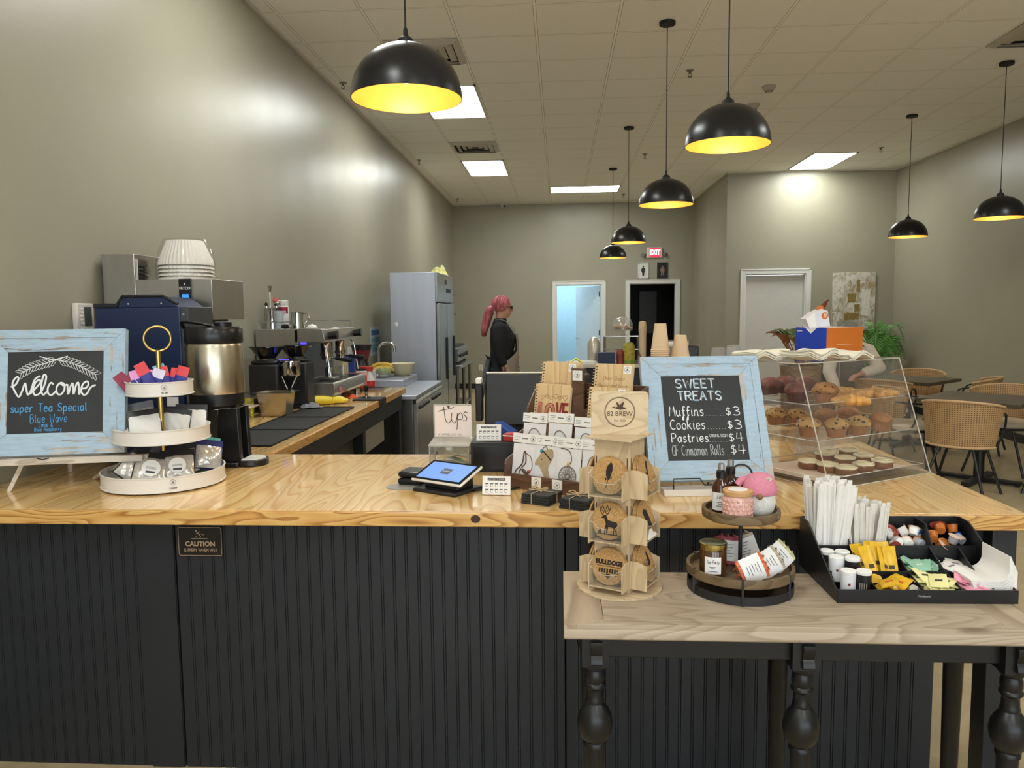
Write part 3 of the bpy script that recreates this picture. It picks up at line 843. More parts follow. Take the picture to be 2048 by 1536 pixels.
def beadboard(x0, x1, yf, z0, z1):
 pts = [(x0, yf + 0.03)]
 x = x0
 pts.append((x0, yf))
 k = 0
 xs = x0 + 0.04
 while xs < x1 - 0.03:
  for dx, dy in ((-0.002, 0), (-0.0006, 0.0025), (0.0008, 0.0004), (0.0052, 0.0004), (0.0064, 0.0025), (0.0078, 0)):
   pts.append((xs + dx, yf + dy))
  xs += 0.0406
 pts += [(x1, yf), (x1, yf + 0.03)]
 return B().prism(pts, z0, z1)
for x0, x1 in ((-2.118, -1.286), (-1.280, 0.010), (0.016, 1.18)):
 obj('beadboard_panel', beadboard(x0, x1, 2.43, 0.0, 0.866), M_NAVY, t, smooth=False)
obj('corner_board', B().box(-1.40, 2.4255, 0, -1.288, 2.431, 0.864), M_NAVY, t)
obj('side_panel', B().box(1.15, 2.46, 0, 1.18, 5.1, 0.866), M_NAVY, t)
obj('back_panel', B().box(-1.3, 3.25, 0, 0.5, 3.27, 0.866), M_NAVY, t)
obj('end_post', B().box(1.335, 2.42, 0, 1.41, 2.5, 0.866), M_NAVY, t, bev=0.003)
obj('bracket', B().prismy([(1.18, 0.866), (1.335, 0.866), (1.335, 0.56), (1.30, 0.60), (1.23, 0.74), (1.18, 0.80)], 2.47, 2.5), M_NAVY, t)
# return along the left wall
obj('apron', B().box(-1.36, 3.3, 0.735, -1.335, 6.40, 0.866), M_NAVY, t, bev=0.002)
obj('end_apron', B().box(-2.1, 6.38, 0.735, -1.36, 6.40, 0.866), M_NAVY, t)
for y in (4.25, 5.15, 6.34):
 obj('post', B().box(-1.42, y, 0, -1.35, y + 0.07, 0.735), M_NAVY, t, bev=0.002)
obj('lower_shelf', B().box(-2.1, 3.4, 0.22, -1.42, 6.36, 0.245), M_NAVY, t)
obj('rear_panel', B().box(-2.118, 3.3, 0, -2.1, 6.40, 0.866), M_NAVY, t)
obj('drawer_box', B().box(-1.87, 5.20, 0.56, -1.36, 5.82, 0.732), pm('grey_drawer', '8a857b', 0.5), t, bev=0.003)
# caution plaque
t = thing('caution_plaque', 'small black caution plaque screwed under the edge of the pine bar', 'sign', (-1.194, 2.425, 0.793))
obj('plate', B().box(-0.0755, -0.002, -0.050, 0.0755, 0.0, 0.050), pm('plaque_black', '16120f', 0.35), t, bev=0.004)
M_BRONZE = pm('plaque_bronze', 'b79d86', 0.4, 0.3)
pts = []
for cx, cz, a0 in ((0.067, 0.0415, 0), (-0.067, 0.0415, 90), (-0.067, -0.0415, 180), (0.067, -0.0415, 270)):
 for k in range(5):
  a = rad(a0 + k * 22.5)
  pts.append((cx + 0.006 * math.cos(a), -0.0024, cz + 0.006 * math.sin(a)))
obj('border', B().tube(pts, 0.0009, 6, closed=True), M_BRONZE, t)
text('CAUTION', 0.0225, t, (0, -0.0025, -0.009), (PI / 2, 0, 0), M_BRONZE, bold=0.0006)
text('SLIPPERY WHEN WET', 0.0165, t, (0, -0.0025, -0.030), (PI / 2, 0, 0), M_BRONZE, sx=0.72)
b = B().cyl((-0.012, -0.0022, 0.036), (-0.012, -0.003, 0.036), 0.003, n=12)
for q in ([(-0.010, 0.032), (-0.003, 0.024)], [(-0.012, 0.026), (-0.006, 0.029), (0.000, 0.034)], [(-0.003, 0.024), (0.006, 0.026), (0.013, 0.022)], [(-0.003, 0.024), (0.003, 0.018), (0.001, 0.011)], [(-0.014, 0.020), (-0.012, 0.016)], [(-0.028, 0.0095), (0.026, 0.0095)]):
 b.tube([(x, -0.0026, z) for x, z in q], 0.0011, 6)
obj('pictogram', b, M_BRONZE, t)
# ------------------------------------------------------------------ console table in front
M_WASH = wood('whitewashed_top', ('b7a793', 'ae9d88', '96846f', '6f5a45'), 'X', ring=14, freq=1.7, plank=0.0, rough=0.55, bump=0.08, var=0.55)
M_WASHY = wood('whitewashed_end', ('bba98f', 'b09d85', '907c67', '6f5a45'), 'Y', ring=9, freq=1.1, rough=0.55, bump=0.08, var=0.55, knots=False)
M_BLACKW = pm('black_painted_wood', '101012', 0.36, var=0.15, vs=25, bump=0.05)
t = thing('console_table', 'long console table with whitewashed top and turned black legs', 'table', (0, 0, 0))
TX0, TX1, TY0, TY1, TZ = 0.006, 1.172, 1.842, 2.235, 0.77
b = B()
b.prism([(TX0 + 0.10, TY0 + 0.035), (TX1 - 0.10, TY0 + 0.035), (TX1 - 0.10, TY1), (TX0 + 0.10, TY1)], TZ - 0.022, TZ)
b.prism([(TX0 + 0.03, TY0 + 0.004), (TX1 - 0.03, TY0 + 0.004), (TX1 - 0.10, TY0 + 0.034), (TX0 + 0.10, TY0 + 0.034)], TZ - 0.022, TZ)
b.prismx([(TY0 + 0.004, TZ - 0.012), (TY0, TZ - 0.018), (TY0, TZ - 0.036), (TY0 + 0.004, TZ - 0.04), (TY1, TZ - 0.04), (TY1, TZ - 0.022), (TY0 + 0.004, TZ - 0.022)], TX0, TX1)
obj('table_top', b, M_WASH, t, bev=0.0015)
obj('end_board', B().prism([(TX0, TY0 + 0.004), (TX0 + 0.029, TY0 + 0.004), (TX0 + 0.099, TY0 + 0.034), (TX0 + 0.099, TY1), (TX0, TY1)], TZ - 0.022, TZ), M_WASHY, t, bev=0.0015)
obj('end_board', B().prism([(TX1, TY0 + 0.004), (TX1, TY1), (TX1 - 0.099, TY1), (TX1 - 0.099, TY0 + 0.034), (TX1 - 0.029, TY0 + 0.004)], TZ - 0.022, TZ), M_WASHY, t, bev=0.0015)
b = B()
b.box(0.05, 1.875, 0.672, 1.13, 1.90, 0.729).box(0.05, 2.19, 0.672, 1.13, 2.215, 0.729).box(0.05, 1.9, 0.672, 0.075, 2.19, 0.729).box(1.105, 1.9, 0.672, 1.13, 2.19, 0.729)
obj('apron', b, M_BLACKW, t, bev=0.003)
LEG = [(0.0001, 0.0), (0.018, 0.0), (0.020, 0.04), (0.026, 0.06), (0.018, 0.08), (0.021, 0.12), (0.0245, 0.42), (0.025, 0.435), (0.029, 0.438), (0.029, 0.446), (0.026, 0.450), (0.036, 0.462), (0.043, 0.482), (0.045, 0.500), (0.042, 0.520), (0.033, 0.538), (0.025, 0.548), (0.022, 0.552), (0.0235, 0.558), (0.021, 0.564), (0.020, 0.585), (0.022, 0.592), (0.027, 0.596), (0.027, 0.602), (0.023, 0.606), (0.026, 0.616), (0.025, 0.632), (0.021, 0.640), (0.030, 0.648), (0.031, 0.656), (0.0001, 0.656)]
LEG2 = [(0.0001, 0.0), (0.018, 0.0), (0.020, 0.04), (0.026, 0.06), (0.018, 0.08), (0.021, 0.12), (0.0265, 0.54), (0.030, 0.543), (0.030, 0.552), (0.027, 0.556), (0.037, 0.566), (0.042, 0.585), (0.043, 0.597), (0.041, 0.612), (0.032, 0.630), (0.022, 0.640), (0.020, 0.660), (0.03, 0.672), (0.0001, 0.672)]
for x in (0.084, 0.598, 1.10):
 lb = B().lathe(LEG, 28, (x, 1.882, 0))
 lb.box(x - 0.033, 1.852, 0.655, x + 0.033, 1.915, 0.7285)
 obj('leg', lb, M_BLACKW, t, ang=50)
 cb = B()
 prof = [(1.852, 0.725), (1.838, 0.725), (1.836, 0.71), (1.842, 0.70), (1.846, 0.688), (1.840, 0.680), (1.838, 0.668), (1.846, 0.662), (1.852, 0.664)]
 cb.prismx(prof, x - 0.011, x + 0.017)
 obj('corbel', cb, M_BLACKW, t, ang=50)
for x in (0.084, 0.625, 1.115):
 obj('leg', B().lathe(LEG2, 28, (x, 2.185, 0)), M_BLACKW, t, ang=50)
# ------------------------------------------------------------------ shared sign parts
def chipped(name, base, chip1, chip2, sc=(4, 60, 60), amt=0.535):
 m, nt, bs = newmat(name)
 n1 = node(nt, 'ShaderNodeTexNoise', i_Scale=1.0, i_Detail=6.0, i_Roughness=0.7)
 nt.links.new(coords(nt, sc), n1.inputs['Vector'])
 n0 = node(nt, 'ShaderNodeTexNoise', i_Scale=7.0, i_Detail=3.0)
 nt.links.new(coords(nt), n0.inputs['Vector'])
 v = math_n(nt, 'ADD', math_n(nt, 'MULTIPLY', n1.outputs['Fac'], 0.72), math_n(nt, 'MULTIPLY', n0.outputs['Fac'], 0.36))
 n3 = node(nt, 'ShaderNodeTexNoise', i_Scale=20.0, i_Detail=4.0)
 nt.links.new(coords(nt, (1, 5, 5)), n3.inputs['Vector'])
 b0 = lin(base)
 c = ramp(nt, n3.outputs['Fac'], [(0.3, tuple(x * 0.86 for x in b0[:3]) + (1,)), (0.65, b0)])
 f = ramp(nt, v, [(amt + 0.055, (0, 0, 0, 1)), (amt + 0.075, (1, 1, 1, 1))])
 chip = ramp(nt, n0.outputs['Fac'], [(0.45, chip1), (0.6, chip2)])
 nt.links.new(mixc(nt, f, c, chip), bs.inputs['Base Color'])
 bs.inputs['Roughness'].default_value = 0.6
 bumpn(nt, bs, f, -0.25, 0.002)
 return m
M_BLUEX = chipped('chipped_blue_x', 'a9c0d3', '6e5a4c', 'b9b0a6', (5, 60, 70))
M_BLUEZ = chipped('chipped_blue_z', 'a9c0d3', '6e5a4c', 'b9b0a6', (70, 60, 5))
M_CHALK = pm('chalkboard_black', '2b2c2e', 0.55, var=0.12, vs=9)
M_CHALKW = pm('white_chalk_pen', 'e2e4e6', 0.6, var=0.05)
M_CHALKB = pm('blue_chalk_pen', '4f9fd8', 0.6, var=0.08)
M_CHALKG = pm('grey_chalk_pen', 'a9adb0', 0.6, var=0.12, vs=60)
M_WWOOD = wood('whitewashed_stick', ('d9d0c4', 'cec4b6', 'ad9f8e', '8f7f6c'), 'X', ring=8, freq=2.5, rough=0.6, knots=False, var=0.3)
def framed_board(t, W, H, w, it, depth=0.032):
 """four mitred boards with a raised outer lip around a chalkboard; origin at the bottom centre, facing -y"""
 o = [(-W / 2, 0), (W / 2, 0), (W / 2, H), (-W / 2, H)]
 l = [(-W / 2 + w * 0.38, w * 0.38), (W / 2 - w * 0.38, w * 0.38), (W / 2 - w * 0.38, H - w * 0.38), (-W / 2 + w * 0.38, H - w * 0.38)]
 n = [(-W / 2 + w, w), (W / 2 - w, w), (W / 2 - w, H - w), (-W / 2 + w, H - w)]
 for k in range(4):
  k2 = (k + 1) % 4
  b = B()
  for (p, q, ya, yb) in ((o, l, -depth, -depth + 0.004), (l, n, -depth + 0.007, -depth + 0.012)):
   g = 0.0006
   a, bb, c, d = Vector((p[k][0], 0, p[k][1])), Vector((p[k2][0], 0, p[k2][1])), Vector((q[k2][0], 0, q[k2][1])), Vector((q[k][0], 0, q[k][1]))
   dv = (bb - a).normalized() * g
   a += dv; d += dv; bb -= dv; c -= dv
   vs = [(a.x, ya, a.z), (bb.x, ya, bb.z), (c.x, yb, c.z), (d.x, yb, d.z)] + [(v.x, 0, v.z) for v in (a, bb, c, d)]
   b.add(vs, [(0, 1, 2, 3), (7, 6, 5, 4), (0, 4, 5, 1), (1, 5, 6, 2), (2, 6, 7, 3), (3, 7, 4, 0)])
  obj('frame_board', b, M_BLUEX if k % 2 == 0 else M_BLUEZ, t, smooth=False)
 bd = obj('chalkboard', B().box(-W / 2 + w - 0.004, -depth + 0.016, w - 0.004, W / 2 - w + 0.004, -depth + 0.022, H - w + 0.004), M_CHALK, t)
 return -depth + 0.0155
# ------------------------------------------------------------------ welcome sign on its easel
t = thing('chalkboard_sign', 'blue distressed framed chalkboard lettered Welcome, leaning on a white easel', 'sign', (-1.848, 2.684, 1.034), rad(12), rx=rad(-11))
yb = framed_board(t, 0.489, 0.461, 0.080, 0)
def welc(px, py):                      # photo crop units to board metres
 return ((px - 461) / 742 * 0.330, yb, (905 - py) / 650 * 0.299 + 0.081)
b = B()
STR = ['115,532 150,515 172,470 160,452 135,480 128,520 150,575 178,612 200,570 222,505 232,540 246,598 270,560 290,490 310,462 340,448', '262,592 310,540 340,500 330,478 300,505 285,560 300,600 340,585 372,520 384,455 366,440 350,500 348,570 366,600 395,570', '440,520 420,505 398,545 402,590 430,603 462,570', '490,508 466,540 470,590 500,600 526,560 520,515 492,508 520,530 548,520', '548,520 556,600 572,540 590,515 598,600 616,530 634,512 640,606', '640,606 660,560 690,555 712,525 700,500 670,520 655,570 672,606 700,600 730,550 768,530']
for s in STR:
 pts = [welc(*[float(q) for q in p.split(',')]) for p in s.split()]
 b.tube(spline(pts, 5), 0.0032, 8, flat=0.3, up=(0, 1, 0))
obj('lettering', b, M_CHALKW, t)
b = B()
# leafy garland over the word
for side in (-1, 1):
 base = [(450 + side * 20, 330), (450 + side * 120, 345), (450 + side * 210, 380), (450 + side * 300, 430)] if side < 0 else [(470, 325), (570, 345), (670, 390), (770, 450)]
 if side < 0:
  base = [(470, 320), (380, 345), (280, 375), (190, 425)]
 sp = spline([welc(*p) for p in base], 8)
 b.tube(sp, 0.0011, 6, flat=0.3, up=(0, 1, 0))
 for i in range(2, len(sp) - 1, 2):
  p = sp[i]; d = (sp[i + 1] - sp[i - 1]).normalized()
  for s2 in (-1, 1):
   nrm = Vector((-d.z, 0, d.x)) * s2
   dd = (d * 0.75 + nrm * 0.65).normalized(); nn = Vector((-dd.z, 0, dd.x))
   loop = []
   for k in range(12):
    a = 2 * PI * k / 12
    loop.append(p + dd * (0.013 - 0.013 * math.cos(a)) + nn * (0.0042 * math.sin(a)))
   b.tube(loop, 0.0008, 5, closed=True, flat=0.3, up=(0, 1, 0))
b.tube([welc(330, 290), welc(420, 318), welc(500, 322)], 0.002, 6, flat=0.3, up=(0, 1, 0))
b.tube([welc(548, 292), welc(450, 318)], 0.002, 6, flat=0.3, up=(0, 1, 0))
obj('garland_drawing', b, M_CHALKW, t)
b = B()
for s, x, y, h, r in (('super Tea Special:', 120, 735, 0.030, 0.0017), ('Blue Wave', 268, 822, 0.030, 0.0012), ('Lime &', 335, 858, 0.017, 0.0009), ('Blue Raspberry', 302, 890, 0.0125, 0.0008)):
 p = welc(x, y)
 tgt = {'super Tea Special:': 615, 'Blue Wave': 292, 'Lime &': 112, 'Blue Raspberry': 212}[s] / 742 * 0.33
 nat = sum(float(GLYPH[c].split('|')[0]) + 2.0 for c in s) * h / 10
 scribe(b, s, p[0], p[1], p[2], h, r, sx=tgt / nat, jit=0.15)
obj('lettering', b, M_CHALKB, t)
t = thing('table_easel', 'white wooden easel standing on the pine counter under the Welcome sign', 'easel', (0, 0, 0))
L0 = Vector((-1.848, 2.684, 1.034))
ux = Vector((math.cos(rad(12)), math.sin(rad(12)), 0)); uy = Vector((-math.sin(rad(12)), math.cos(rad(12)), 0))
b = B(); b.m = Matrix.Translation(L0) @ Matrix.Rotation(rad(12), 4, 'Z')
b.box(-0.24, -0.062, -0.024, 0.315, -0.036, -0.001)
obj('ledge', b, M_WWOOD, t, bev=0.0015)
b = B(); b.m = Matrix.Translation(L0) @ Matrix.Rotation(rad(12), 4, 'Z')
b.box(-0.22, -0.035, -0.026, 0.325, 0.03, -0.004)
obj('shelf_board', b, M_WWOOD, t, bev=0.0015)
def stick(p0, p1, w, d, mat, parent, name):
 p0, p1 = Vector(p0), Vector(p1)
 ax = (p1 - p0)
 b = B()
 q = ax.to_track_quat('Z', 'Y').to_matrix().to_4x4()
 b.m = Matrix.Translation(p0) @ q
 b.box(-w / 2, -d / 2, 0, w / 2, d / 2, ax.length)
 return obj(name, b, mat, parent, bev=0.001)
bl = at(18, 983, z=ZT); br = at(189, 957, z=ZT)
stick(bl, L0 + ux * -0.105 + uy * -0.012 + Vector((0, 0, -0.01)), 0.016, 0.014, M_WWOOD, t, 'leg')
stick(br, L0 + ux * 0.265 + uy * -0.04 + Vector((0, 0, -0.02)), 0.016, 0.014, M_WWOOD, t, 'leg')
stick((-2.0, 2.98, ZT), L0 + uy * 0.125 + ux * 0.02 + Vector((0, 0, 0.33)), 0.016, 0.014, M_WWOOD, t, 'rear_leg')
obj('catch', B().tube([L0 + ux * -0.04 + uy * -0.064, L0 + ux * -0.02 + uy * -0.067 + Vector((0, 0, -0.004)), L0 + uy * -0.064], 0.002, 6), M_HINGE, t)
# ------------------------------------------------------------------ three tier tray with packets
M_WMETAL = pm('white_enamelled_metal', 'dfdad4', 0.35, var=0.02)
M_BRASS = pm('brushed_brass', 'c9a860', 0.25, 1.0, var=0.06, vs=50)
M_STICK = pm('white_sticker', 'e9e6e1', 0.5)
M_INK = pm('dark_print', '3a3a40', 0.6)
def emblem(parent, loc, rot, r, mat=None, th=0.0003, name='emblem', boat=True):
 """round mark with a flying duck inside"""
 mat = mat or M_INK
 b = B()
 ring = [(r * math.cos(2 * PI * k / 28), 0, r * math.sin(2 * PI * k / 28)) for k in range(28)]
 b.tube(ring, r * 0.055, 5, closed=True, flat=0.3, up=(0, 1, 0))
 s = r / 10
 duck = [(-5.5, 1.2), (-3.6, 1.9), (-2.6, 1.2), (-0.8, 1.4), (-1.6, 5.4), (0.4, 3.4), (1.2, 1.6), (3.0, 5.6), (3.2, 2.6), (2.6, 0.9), (5.4, 0.6), (3.4, -0.6), (0.2, -0.9), (-2.2, 0.0), (-3.8, 0.9)]
 b.prismy([(x * s, z * s) for x, z in duck], -th, 0)
 b.box(-5 * s, -th, -4.6 * s, 5 * s, 0, -2.6 * s)
 o = obj(name, b, mat, parent, smooth=False)
 o.location = loc; o.rotation_euler = rot
 return o
TC = (-1.495, 2.78)
t = thing('tiered_tray', 'white three tier round tray stand with brass pole and ring handle on the pine counter', 'tray stand', (TC[0], TC[1], ZT))
for (r, z, h, nm) in ((0.215, 0.004, 0.056, '$12.00'), (0.168, 0.166, 0.054, ''), (0.116, 0.336, 0.053, '$1.00')):
 pr = [(1e-6, z), (r - 0.004, z), (r + 0.003, z + 0.002), (r + 0.003, z + 0.005), (r, z + 0.006), (r, z + h - 0.004), (r + 0.003, z + h - 0.003), (r + 0.003, z + h), (r - 0.002, z + h), (r - 0.003, z + h - 0.004), (r - 0.003, z + 0.006), (1e-6, z + 0.004)]
 obj('tray', B().lathe(pr, 72), M_WMETAL, t)
 if nm:
  a = math.atan2(CAM.y - TC[1], CAM.x - TC[0]) + 0.12
  lx, ly = (r + 0.0008) * math.cos(a), (r + 0.0008) * math.sin(a)
  emblem(t, (lx, ly, z + h * 0.66), (0, 0, a + PI / 2), 0.0095)
  text(nm, 0.0095, t, (lx, ly, z + h * 0.28), (PI / 2, 0, a + PI / 2), M_INK, bold=0.0003)
obj('pole', B().cyl((0, 0, 0.006), (0, 0, 0.172), 0.008).cyl((0, 0, 0.172), (0, 0, 0.34), 0.0095).cyl((0, 0, 0.34), (0, 0, 0.50), 0.008).lathe([(0.014, 0.17), (0.014, 0.178), (0.009, 0.184)], 16).lathe([(0.012, 0.342), (0.012, 0.35), (0.008, 0.356)], 16), M_BRASS, t)
ring = [(0.046 * math.cos(2 * PI * k / 40), 0, 0.544 + 0.046 * math.sin(2 * PI * k / 40)) for k in range(40)]
rg = obj('ring_handle', B().tube(ring, 0.0042, 10, closed=True), M_BRASS, t)
rg.rotation_euler = (0, 0, rad(28))
foot = B().lathe([(0.17, 0.0), (0.172, 0.0045), (1e-6, 0.0045)], 48)
obj('foot_ring', foot, M_WMETAL, t)
PINK = pm('pink_tea_paper', 'e39ad0', 0.5); REDT = pm('red_tea_paper', 'd8434a', 0.5); NAVYT = pm('navy_tea_paper', '2e2f84', 0.45); LILAC = pm('pale_tea_paper', 'd9d3e6', 0.5); SKY = pm('sky_tea_paper', '86c4dc', 0.5); MAROON = pm('maroon_tea_paper', '8c2b44', 0.5)
def packet(name, w, h, th, mats, split, label, cat, loc, rx=0, ry=0, rz=0, group=None):
 """sealed paper packet: lower part and a coloured upper band"""
 t = thing(name, label, cat, loc, rz, group, rx=rx, ry=ry)
 def half(z0, z1, tk):
  def fn(u, v):
   x = (u - 0.5) * w; z = z0 + (z1 - z0) * v
   e = min(1, 6 * min(u, 1 - u)) * min(1, 6 * min(z / h + 0.001, 1.001 - z / h))
   return (x, tk * max(0.1, e) * 0.5, z)
  b = B()
  b.slab(lambda u, v: fn(u, v), tk, 8, 6)
  return b
 obj('wrapper', half(0, h * split, th), mats[0], t)
 obj('top_band', half(h * split, h, th * 0.7), mats[1], t)
 return t
ZTOP = ZT + 0.341
tea = [(-0.088, 15, -38, (MAROON, MAROON), 0.080, 'maroon tea packet leaning at the left end of the top tray'),
       (-0.060, 8, -30, (LILAC, MAROON), 0.070, 'pale tea packet with maroon end, second from the left in the top tray'),
       (-0.040, 5, -14, (NAVYT, PINK), 0.088, 'navy tea packet with pink band, left of the brass pole'),
       (-0.018, 2, 4, (NAVYT, PINK), 0.090, 'navy tea packet with pink band just left of the brass pole front'),
       (0.006, -2, 22, (NAVYT, LILAC), 0.090, 'navy tea packet with pale band in front of the brass pole'),
       (0.022, -4, -26, (NAVYT, REDT), 0.118, 'navy tea packet with red end standing tallest, right of the brass pole'),
       (0.038, 14, -20, (LILAC, SKY), 0.106, 'pale tea packet with sky blue end right of the brass pole'),
       (0.052, 2, -10, (NAVYT, REDT), 0.098, 'navy tea packet with red end, third from the right in the top tray'),
       (0.068, 6, 10, (NAVYT, REDT), 0.090, 'navy tea packet with red end, second from the right in the top tray'),
       (0.086, 2, 18, (NAVYT, REDT), 0.096, 'navy tea packet with red end at the right end of the top tray')]
ua = rad(28)
for (u, v, ang, mats, h, lab) in tea:
 v = v * 0.002 - 0.035 if abs(u) < 0.09 else 0
 x = TC[0] + u * math.cos(ua) - v * math.sin(ua) * -1; y = TC[1] + u * math.sin(ua) + v
 packet('tea_packet', 0.040, h, 0.006, mats, 0.62, lab, 'tea packet', (x, y, ZTOP + abs(math.sin(rad(ang))) * 0.02), rx=rad(-10), ry=rad(ang), rz=ua, group='tea packets in the top tray')
M_POUCHK = pm('black_pouch', '222224', 0.4, bump=0.1, bs_=30); M_POUCHG = pm('grey_pouch', '6d6d70', 0.4); M_CLEARP = pm('silvery_pouch_window', 'c9c3ba', 0.18, 0.35, var=0.25, vs=40, bump=0.25, bs_=45)
M_PAPERW = pm('white_label_paper', 'e8e5e0', 0.6, var=0.03)
M_BAGN = pm('navy_foil_pouch', '2a2c66', 0.3, 0.2); M_TEAL = pm('teal_foil_pouch', '4fa79f', 0.35, 0.1); M_RUST = pm('rust_foil_pouch', 'b0674c', 0.35, 0.1)
def pouch(w, h, th, front, back, label, loc, rz=0, rx=0, ry=0, group=None, sticker=None):
 t = thing('coffee_pouch', label, 'pouch', loc, rz, group, rx=rx, ry=ry)
 def puff(u, v):
  return max(0.0, math.sin(PI * min(1, max(0, u)))) ** 0.6 * max(0.0, math.sin(PI * min(1, v * 0.97 + 0.015))) ** 0.6
 bf = B(); bf.slab(lambda u, v: ((u - 0.5) * w * 0.94, -th * 0.55 * puff(u, v) - 0.001 + 0.0015 * math.sin(17 * u + 9 * v), v * h * 0.76 + 0.004), 0.0006, 14, 12)
 obj('front', bf, front, t)
 bb = B(); bb.slab(lambda u, v: ((u - 0.5) * w, th * 0.4 * puff(u, v) * (1 - v * 0.6), v * h), 0.001, 10, 10)
 obj('back', bb, back, t)
 bt = B().box(-w / 2, -0.0016, h * 0.77, w / 2, 0.0016, h)
 obj('top_seal', bt, back, t)
 if sticker:
  sb = B().lathe([(1e-6, -0.0012), (sticker, -0.0012), (sticker, 0.0012), (1e-6, 0.0012)], 24)
  so = obj('round_label', sb, M_PAPERW, t)
  so.location = (0, -th * 0.62 - 0.001, h * 0.38); so.rotation_euler = (PI / 2 + rad(8), 0, 0)
  ink = B()
  for k in range(3):
   ink.box(-sticker * 0.55, -0.0016, -sticker * 0.1 * k + 0.003, sticker * 0.55, -0.0012, -sticker * 0.1 * k + 0.004)
  ink.box(-sticker * 0.5, -0.0016, -sticker * 0.62, sticker * 0.5, -0.0012, -sticker * 0.36)
  io = obj('print', ink, M_INK, t)
  io.location = (0, -th * 0.62 - 0.001, h * 0.38); io.rotation_euler = (rad(8), 0, 0)
 return t
def tier(u, v, z):
 return (TC[0] + u * math.cos(ua) - v * math.sin(ua), TC[1] + u * math.sin(ua) + v * math.cos(ua), z)
ZM = ZT + 0.171; ZB = ZT + 0.010
G = 'pouches in the middle tray'
pouch(0.13, 0.120, 0.02, M_CLEARP, M_POUCHG, 'grey pouch standing behind the white one in the middle tray', tier(-0.075, 0.055, ZM + 0.012), rad(20), rad(-12), rad(-10), G)
pouch(0.115, 0.108, 0.024, M_PAPERW, M_POUCHK, 'white fronted black pouch left of the brass pole in the middle tray', tier(-0.055, -0.03, ZM + 0.012), rad(22), rad(-28), rad(-6), G)
pouch(0.10, 0.10, 0.016, M_PAPERW, M_POUCHK, 'white fronted pouch right of the brass pole in the middle tray', tier(0.042, 0.03, ZM + 0.006), rad(24), rad(-16), rad(10), G)
pouch(0.115, 0.105, 0.018, M_PAPERW, M_POUCHK, 'black pouch with white front at the right end of the middle tray', tier(0.10, 0.045, ZM + 0.012), rad(24), rad(-16), rad(4), G)
pouch(0.08, 0.07, 0.014, M_PAPERW, M_PAPERW, 'small white pouch lying at the left end of the middle tray', tier(-0.125, -0.035, ZM + 0.008), rad(30), rad(-62), rad(6), G)
G = 'pouches in the bottom tray'
pouch(0.10, 0.125, 0.03, M_CLEARP, M_POUCHK, 'black pouch with silvery window leaning at the left end of the bottom tray', tier(-0.135, -0.06, ZB + 0.025), rad(10), rad(-32), rad(38), G)
pouch(0.12, 0.128, 0.034, M_CLEARP, M_POUCHK, 'black pouch with round white label, left of centre in the bottom tray', tier(-0.055, -0.10, ZB + 0.015), rad(24), rad(-40), rad(12), G, sticker=0.032)
pouch(0.09, 0.135, 0.02, M_POUCHG, M_POUCHK, 'grey ended black pouch rising behind the label pouch in the bottom tray', tier(-0.045, 0.03, ZB + 0.02), rad(20), rad(-20), rad(26), G)
pouch(0.12, 0.124, 0.034, M_CLEARP, M_POUCHK, 'black pouch with round white label, right of centre in the bottom tray', tier(0.045, -0.085, ZB + 0.015), rad(26), rad(-38), rad(0), G, sticker=0.030)
pouch(0.11, 0.12, 0.03, M_CLEARP, M_POUCHK, 'all black pouch behind the right label pouch in the bottom tray', tier(0.075, 0.0, ZB + 0.015), rad(28), rad(-22), rad(-8), G)
pouch(0.10, 0.118, 0.03, M_CLEARP, M_BAGN, 'navy foil pouch with silvery window at the right end of the bottom tray', tier(0.15, -0.015, ZB + 0.03), rad(34), rad(-26), rad(12), G)
pouch(0.09, 0.135, 0.016, M_RUST, M_TEAL, 'rust and teal pouch standing behind the navy one in the bottom tray', tier(0.135, 0.055, ZB + 0.015), rad(32), rad(-18), rad(16), G)
# ------------------------------------------------------------------ brewing equipment at the left wall
M_SS = pm('brushed_stainless', 'a9a59c', 0.30, 0.9, var=0.06, vs=30, stretch=(1, 1, 0.05), bump=0.02, bs_=80)
M_CHROME = pm('polished_steel', 'c8c8c6', 0.12, 1.0, var=0.03)
M_BLKP = pm('black_plastic', '18181a', 0.28, var=0.08)
M_BLKM = pm('matte_black', '202022', 0.5, var=0.08)
t = thing('coffee_brewer', 'stainless coffee brewer with black display panel against the left wall', 'coffee brewer', (0, 0, 0))
obj('tower', B().box(-2.10, 3.45, ZT, -1.945, 3.80, 1.822), M_SS, t, bev=0.003)
obj('brew_head', B().box(-1.944, 3.45, 1.517, -1.585, 3.80, 1.705), M_SS, t, bev=0.003)
obj('display_panel', B().box(-1.737, 3.441, 1.515, -1.679, 3.451, 1.706), M_BLKP, t, bev=0.001)
text('FETCO', 0.017, t, (-1.708, 3.4405, 1.662), (PI / 2, 0, 0), M_CHALKW, bold=0.0004)
obj('pointer_mark', B().prismy([(-1.712, 1.684), (-1.704, 1.684), (-1.708, 1.676)], 3.440, 3.441), M_CHALKW, t)
obj('screen', B().box(-1.722, 3.439, 1.618, -1.692, 3.441, 1.636), emit('blue_lcd', '2f86f0', 1.2), t)
obj('label', B().box(-1.628, 3.449, 1.545, -1.59, 3.451, 1.572), M_BLKM, t)
obj('tower_cover', B().box(-1.944, 3.47, 1.705, -1.94, 3.79, 1.80), M_CHROME, t)
obj('brew_basket', B().lathe([(0.055, 0), (0.075, 0.14), (0.078, 0.17), (1e-6, 0.17)], 28, (-1.665, 3.60, 1.348)), M_BLKP, t)
obj('basket_handle', B().tube(spline([(-1.63, 3.50, 1.50), (-1.60, 3.46, 1.49), (-1.585, 3.44, 1.45), (-1.58, 3.44, 1.36)], 6), [0.012] * 6 + [0.014] * 6 + [0.013] * 7, 10), M_BLKP, t)
